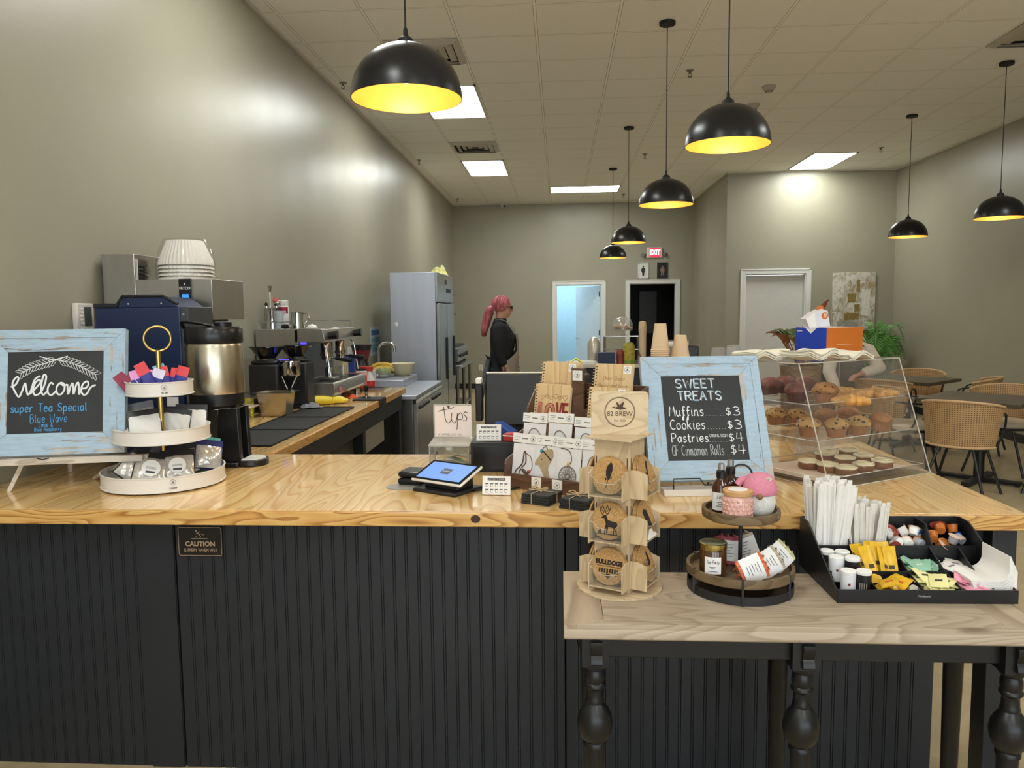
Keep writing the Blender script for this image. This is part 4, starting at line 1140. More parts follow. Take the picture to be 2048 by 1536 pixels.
obj('base_plate', B().box(-1.945, 3.45, ZT, -1.60, 3.80, ZT + 0.03), M_SS, t, bev=0.003)
t = thing('coffee_filters', 'stack of white fluted paper filters in a clear bag on top of the steel brewer', 'coffee filters', (-1.775, 3.60, 1.706))
M_FILT = pm('filter_paper', 'e9e2d8', 0.8, var=0.03, sss=0.1)
for k in range(5):
 z0 = 0.0 + k * 0.017
 r0, r1 = (0.124, 0.10) if k < 4 else (0.122, 0.082)
 h = 0.022 if k < 4 else 0.115
 fl = B().lathe([(r0, z0), (r0 * 0.985, z0 + h * 0.2), (r1 + (r0 - r1) * 0.35, z0 + h * 0.7), (r1, z0 + h), (r1 * 0.92, z0 + h + 0.002), (1e-6, z0 + h + 0.002)], 160, wob=lambda a, j: 1 + 0.018 * math.cos(40 * a) * (1.0 if j < 4 else 0.4), cap=False)
 obj('filter_stack', fl, M_FILT, t)
bg = B().lathe([(0.130, 0.0), (0.133, 0.03), (0.131, 0.08), (0.120, 0.14), (0.096, 0.190), (0.05, 0.196), (1e-6, 0.197)], 40, wob=lambda a, j: 1 + 0.02 * math.sin(7 * a + j * 1.3), cap=False)
obj('plastic_bag', bg, clear('thin_clear_bag', rough=0.12, refl=0.05), t)
t = thing('ice_tea_brewer', 'navy blue countertop appliance with black lid beside the airpot', 'appliance', (0, 0, 0))
M_NAVYB = pm('navy_powder_coat', '1e2b4a', 0.38, var=0.05)
obj('body', B().box(-1.962, 3.15, ZT, -1.590, 3.40, 1.575), M_NAVYB, t, bev=0.006)
obj('raised_lid', B().prismy([(-1.86, 1.576), (-1.602, 1.576), (-1.62, 1.592), (-1.665, 1.618), (-1.835, 1.618)], 3.156, 3.39), M_NAVYB, t)
b = B().tube([(-1.868, 3.155, 1.582), (-1.838, 3.155, 1.622), (-1.664, 3.155, 1.622), (-1.600, 3.155, 1.588)], 0.007, 8)
obj('lid_edge', b, M_BLKM, t)
obj('top_left_rail', B().box(-1.965, 3.148, 1.575, -1.862, 3.40, 1.592), M_BLKM, t, bev=0.002)
obj('control_panel', B().box(-1.590, 3.15, 1.33, -1.556, 3.38, 1.575), pm('grey_panel', '3c3e42', 0.45), t, bev=0.003)
for k in range(4):
 obj('panel_icon', B().box(-1.580, 3.1485, 1.54 - k * 0.03, -1.571, 3.1505, 1.548 - k * 0.03), pm('panel_print', '8d9094', 0.5), t)
obj('lower_front', B().box(-1.590, 3.16, ZT, -1.560, 3.38, 1.33), M_BLKM, t, bev=0.003)
for x in (-1.81, -1.667):
 obj('screw', B().cyl((x, 3.151, 1.590), (x, 3.1465, 1.590), 0.004, n=10), M_CHROME, t)
for z in (1.46, 1.30):
 obj('screw', B().cyl((-1.945, 3.151, z), (-1.945, 3.1465, z), 0.004, n=10), M_CHROME, t)
obj('label_plate', B().box(-1.665, 3.1475, 1.155, -1.615, 3.15, 1.195), M_STICK, t)
t = thing('thermal_server', 'tall stainless thermal coffee server on a black stand beside the tiered tray', 'airpot', (-1.442, 3.135, ZT))
obj('body', B().lathe([(1e-6, 0.305), (0.113, 0.305), (0.115, 0.315), (0.115, 0.50), (0.111, 0.512), (1e-6, 0.512)], 64), pm('satin_stainless_server', 'c2b7a2', 0.27, 1.0, var=0.05, vs=30, stretch=(1, 1, 0.05)), t)
obj('lower_ring', B().lathe([(1e-6, 0.245), (0.100, 0.245), (0.112, 0.258), (0.114, 0.305), (1e-6, 0.305)], 48), M_BLKP, t)
obj('lid', B().lathe([(1e-6, 0.512), (0.112, 0.512), (0.116, 0.52), (0.116, 0.572), (0.110, 0.580), (0.06, 0.586), (1e-6, 0.588)], 48), M_BLKP, t)
obj('lid_handle', B().tube(spline([(-0.115, -0.02, 0.576), (-0.10, -0.06, 0.602), (0.0, -0.085, 0.592), (0.04, -0.06, 0.578)], 6), 0.009, 10, flat=0.6), M_BLKP, t)
obj('lid_catch', B().lathe([(0.035, 0), (0.036, 0.016), (0.02, 0.022), (1e-6, 0.022)], 20, (0.05, -0.02, 0.583)), M_BLKP, t)
b = B()
b.prism([(-0.10, -0.085), (0.115, -0.085), (0.115, 0.085), (-0.10, 0.085)], 0.0, 0.022)
obj('base', b, M_BLKP, t, bev=0.006)
b = B().prismy([(0.015, 0.022), (0.118, 0.022), (0.112, 0.246), (0.03, 0.246)], -0.06, -0.03)
obj('stand_leg', b, M_BLKP, t, bev=0.004)
obj('stand_leg', B().prismy([(0.015, 0.022), (0.118, 0.022), (0.112, 0.246), (0.03, 0.246)], 0.03, 0.06), M_BLKP, t, bev=0.004)
obj('stand_back', B().box(-0.10, -0.05, 0.022, -0.02, 0.05, 0.246), M_BLKP, t, bev=0.004)
pts = [(0.115, -0.07)] + [(0.135 + 0.075 * math.sin(PI * k / 12), -0.07 * math.cos(PI * k / 12)) for k in range(13)] + [(0.115, 0.07)]
obj('drip_tray', B().prism(pts, 0, 0.026), M_BLKP, t, bev=0.004)
obj('drip_tray_top', B().prism([(0.118 + (x - 0.115) * 0.86, y * 0.82) for x, y in pts], 0.026, 0.031), pm('white_drip_grid', 'cfccc6', 0.35), t, bev=0.001)
obj('trim_ring', B().tube([(0.115 * math.cos(a / 40 * 2 * PI), 0.115 * math.sin(a / 40 * 2 * PI), 0.247) for a in range(40)], 0.0018, 6, closed=True), M_CHROME, t)
# ------------------------------------------------------------------ pine counter along the left wall
M_RUB = pm('black_rubber', '1c1c1e', 0.65, var=0.1, bump=0.25, bs_=240)
for k, lab in enumerate(('black rubber bar mat nearest the serving counter', 'middle black rubber bar mat of the row of three', 'black rubber bar mat nearest the espresso machine')):
 y0 = 3.55 + k * 0.502
 b = B().box(-1.70, y0, 0, -1.378, y0 + 0.492, 0.006)
 t = thing('bar_mat', lab, 'mat', (0, 0, ZT), 0, 'rubber bar mats')
 obj('mat', b, M_RUB, t, bev=0.002)
 r = B()
 r.box(-1.70, y0, 0.006, -1.378, y0 + 0.006, 0.010).box(-1.70, y0 + 0.486, 0.006, -1.378, y0 + 0.492, 0.010).box(-1.70, y0, 0.006, -1.694, y0 + 0.492, 0.010).box(-1.384, y0, 0.006, -1.378, y0 + 0.492, 0.010)
 obj('raised_edge', r, M_RUB, t)
M_HOP = pm('smoky_hopper_plastic', '15151a', 0.12, 0.0, var=0.0, coat=0.5)
def grinder(x, y, label, funnel):
 t = thing('coffee_grinder', label, 'grinder', (x, y, ZT), 0, 'espresso grinders')
 obj('body', B().prism([(-0.095, -0.085), (0.095, -0.085), (0.095, 0.085), (-0.095, 0.085)], 0.025, 0.31).prism([(-0.085, -0.075), (0.085, -0.075), (0.06, 0.075), (-0.06, 0.075)], 0.31, 0.335), M_BLKM, t, bev=0.012)
 obj('base', B().box(-0.10, -0.09, 0.008, 0.10, 0.09, 0.026).cyl((-0.08, -0.07, 0), (-0.08, -0.07, 0.01), 0.014).cyl((0.08, -0.07, 0), (0.08, -0.07, 0.01), 0.014).cyl((-0.08, 0.07, 0), (-0.08, 0.07, 0.01), 0.014).cyl((0.08, 0.07, 0), (0.08, 0.07, 0.01), 0.014), M_BLKP, t, bev=0.003)
 obj('hopper', B().lathe([(0.045, 0.335), (0.05, 0.345), (0.098, 0.405), (0.112, 0.418), (0.112, 0.424), (1e-6, 0.426)], 40, (0, 0, 0)), M_HOP, t)
 obj('adjustment_ring', B().lathe([(0.052, 0.328), (0.054, 0.342), (0.05, 0.344), (1e-6, 0.344)], 28), M_CHROME, t)
 if funnel:
  obj('dosing_drum', B().lathe([(1e-6, 0.235), (0.060, 0.235), (0.062, 0.24), (0.062, 0.325), (0.058, 0.330), (1e-6, 0.330)], 36, (0.155, -0.01, 0)), M_CHROME, t)
  obj('dosing_cone', B().lathe([(1e-6, 0.155), (0.010, 0.155), (0.045, 0.235), (1e-6, 0.235)], 28, (0.155, -0.01, 0)), M_BLKP, t)
  for s in (-1, 1):
   obj('fork_arm', B().cyl((0.155 + s * 0.05, -0.04, 0.238), (0.155 + s * 0.012, -0.05, 0.15), 0.005, n=8), M_CHROME, t)
  obj('power_light', B().box(0.09, -0.04, 0.336, 0.15, -0.02, 0.341), emit('blue_led', '4a3dff', 2.0), t)
grinder(-1.892, 4.87, 'black coffee grinder with smoky hopper and chrome dosing drum, in front of the other', True)
grinder(-1.775, 5.085, 'black coffee grinder half hidden behind the front grinder, beside the espresso machine', False)
t = thing('steam_pan', 'deep stainless food pan standing on the pine counter before the grinders', 'pan', (-1.765, 4.665, ZT))
b = B()
tp = [(-0.095, -0.075), (0.095, -0.075), (0.095, 0.075), (-0.095, 0.075)]
bp = [(-0.078, -0.058), (0.078, -0.058), (0.078, 0.058), (-0.078, 0.058)]
vs = [(x, y, 0.002) for x, y in bp] + [(x, y, 0.150) for x, y in tp] + [(x * 0.97, y * 0.97, 0.150) for x, y in tp] + [(x * 0.97, y * 0.97, 0.006) for x, y in bp]
b.add(vs, [(3, 2, 1, 0)] + [(i, (i + 1) % 4, 4 + (i + 1) % 4, 4 + i) for i in range(4)] + [(4 + i, 4 + (i + 1) % 4, 8 + (i + 1) % 4, 8 + i) for i in range(4)] + [(8 + i, 8 + (i + 1) % 4, 12 + (i + 1) % 4, 12 + i) for i in range(4)] + [(12, 13, 14, 15)])
M_PAN = pm('satin_pan_steel', 'b9b2a3', 0.25, 1.0, var=0.06, vs=25)
obj('pan_body', b, M_PAN, t, bev=0.006)
b = B()
for q in ((-0.116, -0.092, 0.116, -0.074), (-0.116, 0.074, 0.116, 0.092), (-0.116, -0.074, -0.094, 0.074), (0.094, -0.074, 0.116, 0.074)):
 b.box(q[0], q[1], 0.148, q[2], q[3], 0.152)
obj('rim', b, M_PAN, t)
t = thing('rinsing_station', 'small steel appliance with grey cup and black loop handle beside the airpot', 'appliance', (-1.925, 4.50, ZT))
obj('base', B().lathe([(1e-6, 0), (0.06, 0), (0.062, 0.012), (0.056, 0.016), (0.056, 0.068), (1e-6, 0.068)], 28), M_SS, t)
obj('tray', B().box(-0.075, -0.07, 0.072, 0.085, 0.07, 0.082), pm('pinkish_tray', 'cdb7a6', 0.35), t, bev=0.003)
obj('cup', B().shell([(0.022, 0.083), (0.027, 0.125)], 0.002, 20, (-0.02, -0.01, 0)), M_CHROME, t)
obj('loop_handle', B().tube([(-0.045, -0.01, 0.13), (-0.055, -0.01, 0.215), (0.01, -0.01, 0.215), (0.0, -0.01, 0.13)], 0.007, 8, closed=True), pm('dark_brown_plastic', '2c1f1a', 0.3), t)
obj('clear_guard', B().slab(lambda u, v: (0.03 + 0.055 * math.sin(PI * (0.15 + 0.85 * u)), -0.06 + 0.12 * v, 0.085 + 0.085 * (1 - u)), 0.002, 12, 6), clear('clear_guard', rough=0.06, refl=0.25), t)
obj('lever', B().cyl((0.05, -0.06, 0.07), (0.075, -0.065, 0.02), 0.005, n=8), M_CHROME, t)
packet('tea_packet', 0.09, 0.10, 0.01, (pm('lime_yellow_paper', 'd6cf2d', 0.5, var=0.3, vs=60), pm('lime_yellow_paper2', 'c9c640', 0.5, var=0.3, vs=60)), 0.6, 'lime yellow packet propped at the wall behind the small steel appliance', 'packet', (-1.985, 4.72, ZT + 0.002), rx=rad(-8))
# espresso machine
t = thing('espresso_machine', 'two group stainless espresso machine with black knobs on the pine counter', 'espresso machine', (0, 0, 0))
Y0, Y1 = 5.22, 6.06
obj('side_panel', B().box(-2.105, Y0, 0.967, -1.808, Y0 + 0.02, 1.43), M_SS, t, bev=0.002)
obj('side_panel', B().box(-2.105, Y1 - 0.02, 0.967, -1.808, Y1, 1.43), M_SS, t, bev=0.002)
obj('rear_body', B().box(-2.10, Y0 + 0.021, 0.967, -1.83, Y1 - 0.021, 1.425), pm('grey_splash_panel', '63676e', 0.3, 0.6), t, bev=0.002)
obj('head', B().prismy([(-1.83, 1.342), (-1.625, 1.342), (-1.615, 1.36), (-1.635, 1.432), (-1.83, 1.432)], Y0, Y1), M_SS, t, bev=0.004)
obj('cup_tray', B().box(-2.105, Y0, 1.431, -1.64, Y1, 1.438), M_CHROME, t, bev=0.002)
obj('drip_tray_body', B().prismy([(-1.83, 0.967), (-1.575, 0.967), (-1.557, 0.99), (-1.557, 1.045), (-1.57, 1.062), (-1.83, 1.062)], Y0, Y1), M_SS, t, bev=0.004)
b = B()
for k in range(26):
 y = Y0 + 0.03 + k * 0.03
 b.box(-1.80, y, 1.063, -1.58, y + 0.012, 1.067)
obj('drip_grid', b, M_CHROME, t)
obj('drip_basin', B().box(-1.80, Y0 + 0.025, 1.062, -1.578, Y1 - 0.025, 1.0632), M_BLKM, t)
obj('badge', B().box(-1.5575, Y0 + 0.09, 0.985, -1.5555, Y0 + 0.17, 1.03), pm('red_badge', 'a0303c', 0.4), t)
b = B()
for k in range(3):
 b.box(-1.5556, Y0 + 0.105, 0.992 + k * 0.011, -1.555, Y0 + 0.155, 0.996 + k * 0.011)
obj('badge_print', b, M_CHALKW, t)
for (x, y) in ((-1.61, Y0 + 0.06), (-1.61, Y1 - 0.08), (-2.04, Y0 + 0.06), (-2.04, Y1 - 0.08)):
 obj('foot', B().cyl((x, y, ZT), (x, y, 0.968), 0.024, n=20), M_CHROME, t)
M_BRZ = pm('warm_reflecting_steel', 'b59a84', 0.18, 1.0, var=0.05)
for y in (5.44, 5.80):
 g = obj('group_head', B().lathe([(1e-6, 0), (0.036, 0), (0.036, 0.08), (0.03, 0.09), (1e-6, 0.09)], 28, (-1.68, y, 1.26)), M_BRZ, t)
 obj('collar', B().lathe([(1e-6, 0), (0.042, 0), (0.043, 0.022), (1e-6, 0.022)], 28, (-1.68, y, 1.238)), M_CHROME, g)
 pf = obj('portafilter', B().lathe([(1e-6, 0), (0.026, 0.0), (0.034, 0.012), (0.036, 0.03), (1e-6, 0.03)], 24, (-1.68, y, 1.206)).cyl((-1.65, y, 1.222), (-1.60, y, 1.218), 0.007).cyl((-1.68, y - 0.008, 1.206), (-1.68, y - 0.018, 1.185), 0.006).cyl((-1.68, y + 0.008, 1.206), (-1.68, y + 0.018, 1.185), 0.006), M_CHROME, t)
 obj('handle', B().cyl((-1.61, y, 1.219), (-1.49, y - 0.01, 1.203), 0.012, 0.017), M_BLKP, pf)
for y in (Y0 + 0.10, Y1 - 0.09):
 kb = obj('steam_knob', B().cyl((-1.62, y, 1.388), (-1.555, y, 1.392), 0.026, 0.030, n=18), M_BLKP, t)
 for k in range(9):
  a = 2 * PI * k / 9
  kb_ = 0
for y in (Y0 + 0.06, Y1 - 0.05):
 obj('steam_wand', B().tube(spline([(-1.66, y, 1.342), (-1.63, y, 1.30), (-1.615, y, 1.2), (-1.60, y, 1.10)], 6), 0.005, 8), M_CHROME, t)
obj('pressure_gauge', B().cyl((-1.83, Y0 + 0.16, 1.30), (-1.818, Y0 + 0.16, 1.30), 0.034, n=28), M_BLKP, t)
obj('gauge_rim', B().tube([(-1.817, Y0 + 0.16 + 0.034 * math.cos(2 * PI * k / 28), 1.30 + 0.034 * math.sin(2 * PI * k / 28)) for k in range(28)], 0.003, 6, closed=True), M_CHROME, t)
obj('side_rod', B().tube([(-1.80, Y0 + 0.002, 1.34), (-1.80, Y0 + 0.002, 1.0)], 0.004, 6), M_CHROME, t)
obj('blue_lamp', B().box(-1.79, Y0 - 0.001, 1.336, -1.75, Y0 + 0.01, 1.342), emit('blue_led', '4a3dff', 2.0), t)
rail = B().tube([(-1.84, Y0 + 0.01, 1.438), (-1.84, Y0 + 0.01, 1.486), (-2.08, Y0 + 0.01, 1.486), (-2.08, Y0 + 0.01, 1.438)], 0.003, 6)
obj('cup_rail', rail, M_CHROME, t)
obj('cup_rail', B().tube([(-2.08, Y1 - 0.03, 1.438), (-2.08, Y1 - 0.03, 1.486), (-1.66, Y1 - 0.03, 1.486), (-1.655, Y1 - 0.03, 1.438)], 0.003, 6), M_CHROME, t)
ZE = 1.4385
t = thing('utensil_jug', 'tall steel jug on the espresso machine holding spoons and a strainer', 'jug', (-2.03, 5.34, ZE))
obj('jug_body', B().shell([(0.058, 0), (0.058, 0.01), (0.050, 0.14), (0.052, 0.145)], 0.002, 32), M_CHROME, t)
t = thing('frother_whisk', 'long steel milk frother standing tallest in the jug', 'utensil', (-2.04, 5.34, ZE + 0.01))
obj('shaft', B().cyl((0, 0, 0), (0.004, 0, 0.25), 0.0025, n=8), M_CHROME, t)
obj('head', B().lathe([(1e-6, 0.245), (0.008, 0.25), (0.012, 0.275), (0.018, 0.29), (1e-6, 0.293)], 16, (0.004, 0, 0)), M_CHROME, t)
t = thing('bar_spoon', 'short spoon with dark tip in the steel jug', 'utensil', (-2.05, 5.33, ZE + 0.01), ry=rad(-4))
obj('shaft', B().cyl((0, 0, 0), (0, 0, 0.15), 0.003, n=8), M_CHROME, t)
obj('bowl', B().sphere((0, 0, 0.162), 0.012, 12, 8, (1, 0.5, 1.2)), M_BLKP, t)
t = thing('tea_strainer', 'round steel strainer resting in the right side of the jug', 'utensil', (-2.005, 5.345, ZE + 0.01), ry=rad(4))
obj('shaft', B().cyl((0, 0, 0), (0, 0, 0.15), 0.003, n=8), M_CHROME, t)
obj('bowl', B().sphere((0, 0, 0.172), 0.024, 16, 10, (1, 0.6, 1)), M_CHROME, t)
def rumple(w, d, h, seed, n=18):
 b = B()
 def fn(u, v):
  e = min(1, 5 * min(u, 1 - u)) * min(1, 5 * min(v, 1 - v))
  z = 0.003 + h * e * (0.55 + 0.75 * noise.noise(Vector((u * 3.1 + seed, v * 3.3, seed * 0.7))))
  return ((u - 0.5) * w * (1 + 0.12 * noise.noise(Vector((v * 4, seed, 0)))), (v - 0.5) * d * (1 + 0.12 * noise.noise(Vector((u * 4, seed, 3)))), max(0.003, z))
 b.slab(fn, 0.002, n, n)
 return b
o = solo('bar_cloth', rumple(0.05, 0.05, 0.03, 3.0), pm('red_white_cloth', 'b0564e', 0.8, var=0.3, vs=60), 'scrap of red cloth tucked in the top of the steel jug', 'cloth', (-2.0, 5.352, ZE + 0.19))
t = thing('cleaner_bottle', 'white cleaner bottle with red label on top of the espresso machine', 'bottle', (-1.985, 5.45, ZE))
obj('bottle', B().lathe([(1e-6, 0), (0.036, 0), (0.038, 0.006), (0.038, 0.155), (0.034, 0.165), (1e-6, 0.165)], 32), pm('white_bottle_plastic', 'e4e2de', 0.4), t)
obj('cap', B().lathe([(0.036, 0.165), (0.037, 0.167), (0.037, 0.198), (0.034, 0.201), (1e-6, 0.201)], 32), pm('white_cap', 'dcd9d3', 0.4), t)
obj('label', B().grid(lambda u, v: (0.0384 * math.cos(-2.25 + u * 2.0), 0.0384 * math.sin(-2.25 + u * 2.0), 0.105 + v * 0.048), 16, 1), pm('maroon_label', '8e2038', 0.45), t)
text('CAFE', 0.021, t, (0.008, -0.0392, 0.115), (PI / 2, 0, rad(4)), M_CHALKW, bold=0.0008)
t = thing('plastic_tumbler', 'frosted plastic cup beside the steel jug on the espresso machine', 'cup', (-1.967, 5.30, ZE))
obj('cup', B().shell([(0.030, 0), (0.038, 0.125)], 0.002, 28), pm('frosted_plastic', 'c3c9cd', 0.3, alpha=0.55), t)
t = thing('milk_pitcher', 'steel milk pitcher with handle on the espresso machine', 'pitcher', (-1.855, 5.36, ZE))
obj('pitcher_body', B().shell([(0.052, 0), (0.053, 0.02), (0.045, 0.09), (0.047, 0.115)], 0.002, 32), M_CHROME, t)
obj('handle', B().tube(spline([(0.045, 0, 0.10), (0.075, 0, 0.105), (0.085, 0, 0.07), (0.052, 0, 0.03)], 6), 0.005, 8), M_CHROME, t)
t = thing('tamper', 'black handled tamper lying on the espresso machine', 'tamper', (-1.93, 5.255, ZE + 0.016))
obj('handle', B().lathe([(1e-6, 0), (0.012, 0.002), (0.017, 0.02), (0.014, 0.05), (1e-6, 0.055)], 18), M_BLKP, t).rotation_euler = (0, PI / 2, 0)
obj('tamper_base', B().cyl((0.055, 0, 0), (0.075, 0, 0), 0.014, n=18), M_CHROME, t)
solo('bar_cloth', rumple(0.075, 0.06, 0.026, 9.0), pm('white_cloth', 'e6e3de', 0.85), 'small white cloth on top of the espresso machine right of the pitcher', 'cloth', (-1.78, 5.45, ZE))
# things on the drip tray
t = thing('shot_scale', 'small grey scale on the drip tray of the espresso machine', 'scale', (-1.665, 5.45, 1.067))
obj('scale_body', B().box(-0.055, -0.055, 0, 0.055, 0.055, 0.018), M_SS, t, bev=0.003)
t = thing('shot_pitcher', 'small steel pitcher standing on the grey scale', 'pitcher', (-1.665, 5.45, 1.0855))
obj('pitcher_body', B().shell([(0.026, 0), (0.03, 0.05), (0.026, 0.07)], 0.002, 24), M_CHROME, t)
t = thing('shot_glass', 'glass cup under the far group of the espresso machine', 'glass', (-1.66, 5.80, 1.067))
obj('glass', B().shell([(0.026, 0), (0.031, 0.075)], 0.002, 24), clear('clear_cup', rough=0.04, refl=0.35, haze=0.06), t)
t = thing('tamping_mat', 'black corner tamping mat folded over the edge of the pine counter', 'mat', (0, 0, 0))
obj('mat', B().box(-1.50, 5.44, ZT, -1.302, 5.62, ZT + 0.012), M_RUB, t, bev=0.003)
obj('front_lip', B().box(-1.304, 5.44, ZT - 0.055, -1.292, 5.62, ZT + 0.012), M_RUB, t, bev=0.003)
t = thing('tamper', 'black topped steel tamper standing on the tamping mat', 'tamper', (-1.42, 5.54, ZT + 0.012))
obj('tamper_base', B().lathe([(1e-6, 0), (0.028, 0), (0.028, 0.012), (0.010, 0.018), (0.009, 0.045), (1e-6, 0.045)], 24), M_CHROME, t)
obj('handle', B().lathe([(0.010, 0.045), (0.013, 0.05), (0.018, 0.072), (0.019, 0.085), (0.012, 0.092), (1e-6, 0.092)], 20), M_BLKP, t)
M_YEL = pm('yellow_rubber', 'd9c437', 0.5, var=0.1)
t = thing('rubber_glove', 'yellow rubber glove under the near foot of the espresso machine', 'glove', (0, 0, 0))
obj('cuff', B().cyl((-1.70, 5.19, ZT + 0.034), (-1.58, 5.25, ZT + 0.032), 0.032, 0.030, n=14), M_YEL, t)
g = B()
for dx, dy in ((0, 0), (0.004, 0.014), (-0.006, -0.014)):
 g.tube([(-1.58 + dx, 5.25 + dy, ZT + 0.034), (-1.54 + dx, 5.275 + dy, ZT + 0.03), (-1.505 + dx, 5.30 + dy * 1.6, ZT + 0.02)], [0.026, 0.022, 0.012], 10)
obj('palm', g, M_YEL, t)
solo('bar_cloth', rumple(0.13, 0.12, 0.030, 5.0), pm('grey_rag', '75757c', 0.9, var=0.25, vs=40), 'crumpled grey rag beside the steel pan at the end of the bar mats', 'cloth', (-1.66, 5.00, ZT + 0.012), rz=0.5)
solo('bar_cloth', rumple(0.10, 0.08, 0.026, 11.0), pm('orange_red_rag', 'c9502c', 0.8, var=0.15), 'orange red rag under the far end of the espresso machine', 'cloth', (-1.57, 5.66, ZT), rz=0.3)
# sink end of the counter
t = thing('drop_in_sink', 'steel rimmed sink let into the far end of the pine counter', 'sink', (0, 0, ZT))
b = B()
for q in ((-1.98, 6.10, -1.42, 6.13), (-1.98, 6.38, -1.42, 6.41), (-1.98, 6.13, -1.95, 6.38), (-1.45, 6.13, -1.42, 6.38)):
 b.box(q[0], q[1], 0, q[2], q[3], 0.012)
obj('rim', b, M_CHROME, t)
obj('basin', B().box(-1.95, 6.13, 0.0005, -1.45, 6.38, 0.003), pm('dark_basin', '6f7276', 0.3, 0.9), t)
# ------------------------------------------------------------------ kitchen side
M_FRIDGE = pm('fridge_stainless', 'b4b8c3', 0.38, 0.7, var=0.05, vs=12, stretch=(1, 1, 0.08))  # bluish base colour carries the cool light reflected in the steel
M_FRONTSS = pm('front_stainless', 'a0a29f', 0.28, 0.95, var=0.05, vs=12, stretch=(1, 1, 0.08))
M_GASK = pm('dark_gasket', '1e2126', 0.6)
t = thing('worktop_refrigerator', 'low stainless refrigerator with flat worktop beyond the end of the pine counter', 'refrigerator', (0, 0, 0))
obj('cabinet', B().box(-2.02, 6.60, 0.10, -1.285, 8.02, 0.79), M_FRONTSS, t, bev=0.004)
obj('worktop', B().box(-2.05, 6.56, 0.79, -1.245, 8.04, 0.825), M_FRIDGE, t, bev=0.006)
for k in range(2):
 y0 = 6.63 + k * 0.70
 d = obj('door', B().box(-1.284, y0, 0.14, -1.25, y0 + 0.67, 0.745), pm('pale_steel_door', 'b9bab6', 0.3, 0.85, var=0.04), t, bev=0.004)
 obj('handle', B().box(-1.25, y0 + 0.08, 0.69, -1.236, y0 + 0.59, 0.715), M_GASK, d)
obj('kick_grille', B().box(-1.98, 6.62, 0.0, -1.30, 8.0, 0.10), M_GASK, t)
obj('front_edge', B().box(-1.27, 6.56, 0.755, -1.246, 8.04, 0.788), M_CHROME, t)
t = thing('sink_unit', 'low stainless sink unit against the wall before the tall refrigerator', 'sink', (0, 0, 0.825))
obj('tub', B().box(-2.05, 7.25, 0.0, -1.50, 8.02, 0.075), M_FRIDGE, t, bev=0.004)
obj('faucet', B().tube(spline([(-1.80, 7.55, 0.07), (-1.80, 7.55, 0.33), (-1.78, 7.55, 0.40), (-1.71, 7.55, 0.42), (-1.65, 7.55, 0.40), (-1.64, 7.55, 0.33)], 6), 0.014, 10), M_CHROME, t)
obj('backsplash', B().box(-2.06, 7.25, 0.0, -2.04, 8.02, 0.2), M_FRIDGE, t)
ZS = 0.901
t = thing('mixing_bowl', 'large cream bowl on the stainless sink unit in front of the tall refrigerator', 'bowl', (-1.62, 7.80, ZS))
obj('bowl', B().shell([(0.07, 0), (0.105, 0.03), (0.13, 0.12), (0.134, 0.125)], 0.004, 36), pm('cream_bowl', 'd8cfae', 0.35, var=0.03), t)
t = thing('fruit_bowl', 'clear bowl full of bananas and green fruit left of the cream bowl', 'bowl', (-1.78, 7.55, ZS))
obj('bowl', B().shell([(0.06, 0), (0.10, 0.03), (0.13, 0.10)], 0.003, 32), clear('clear_bowl', rough=0.05, refl=0.3, haze=0.08), t)
M_BAN = pm('banana_skin', 'd2b049', 0.5, var=0.2, vs=30); M_BANT = pm('banana_tip', '4a3a20', 0.7)
bn = None
for k, (dx, dy, a, z) in enumerate(((-0.04, -0.02, 10, 0.075), (0.0, 0.02, -12, 0.085), (0.03, -0.03, 25, 0.08), (0.0, 0.05, 5, 0.1), (0.01, 0.0, 18, 0.115))):
 lab = ('banana lying lowest at the left of the fruit bowl', 'banana lying across the middle of the fruit bowl', 'banana nearest the rim at the right of the fruit bowl', 'banana at the back of the fruit bowl', 'topmost banana in the fruit bowl')[k]
 loc = (-1.78 + dx, 7.55 + dy, ZS + z)
 if bn is None:
  bn = thing('banana', lab, 'fruit', loc, rad(a), 'bananas in the bowl')
  pts = [(0.11 * math.sin(rad(q)), 0, 0.05 * math.cos(rad(q)) - 0.03) for q in range(-75, 76, 15)]
  obj('fruit', B().tube(pts, [0.006, 0.014, 0.018, 0.02, 0.021, 0.021, 0.021, 0.02, 0.018, 0.014, 0.007], 8), M_BAN, bn)
  obj('tip', B().cyl(pts[-1], (pts[-1][0] + 0.012, 0, pts[-1][2] - 0.012), 0.006, n=7), M_BANT, bn)
 else:
  dup(bn, loc, rad(a), lab)
for k, (dx, dy) in enumerate(((0.07, -0.04), (0.02, -0.07))):
 solo('green_pear', B().lathe([(1e-6, 0), (0.025, 0.005), (0.036, 0.03), (0.03, 0.055), (0.016, 0.075), (1e-6, 0.082)], 18), pm('green_pear_skin', '9fb05a', 0.5, var=0.15), ('green fruit at the right of the fruit bowl', 'green fruit at the front of the fruit bowl')[k], 'fruit', (-1.78 + dx, 7.55 + dy, ZS + 0.03), group='green fruit in the bowl')
t = thing('plastic_tub', 'small white patterned tub on the counter end near the sink', 'tub', (-1.72, 6.70, 0.827))
obj('tub', B().shell([(0.075, 0), (0.090, 0.13), (0.095, 0.135)], 0.003, 32, sy=0.8), pm('white_tub', 'dcd9d8', 0.4, var=0.1, vs=30), t)
obj('print', B().grid(lambda u, v: (0.088 * math.cos(-2.2 + 1.2 * u), 0.071 * math.sin(-2.2 + 1.2 * u), 0.03 + 0.07 * v), 10, 1), pm('tub_print', 'a9a0a6', 0.5, var=0.4, vs=60), t)
t = thing('juice_dispenser', 'white and black drink machine with red centre standing by the wall before the fridge', 'appliance', (-1.86, 7.12, 0.827))
obj('base', B().box(-0.11, -0.10, 0, 0.11, 0.10, 0.18), pm('appliance_white', 'd4d0cc', 0.4), t, bev=0.008)
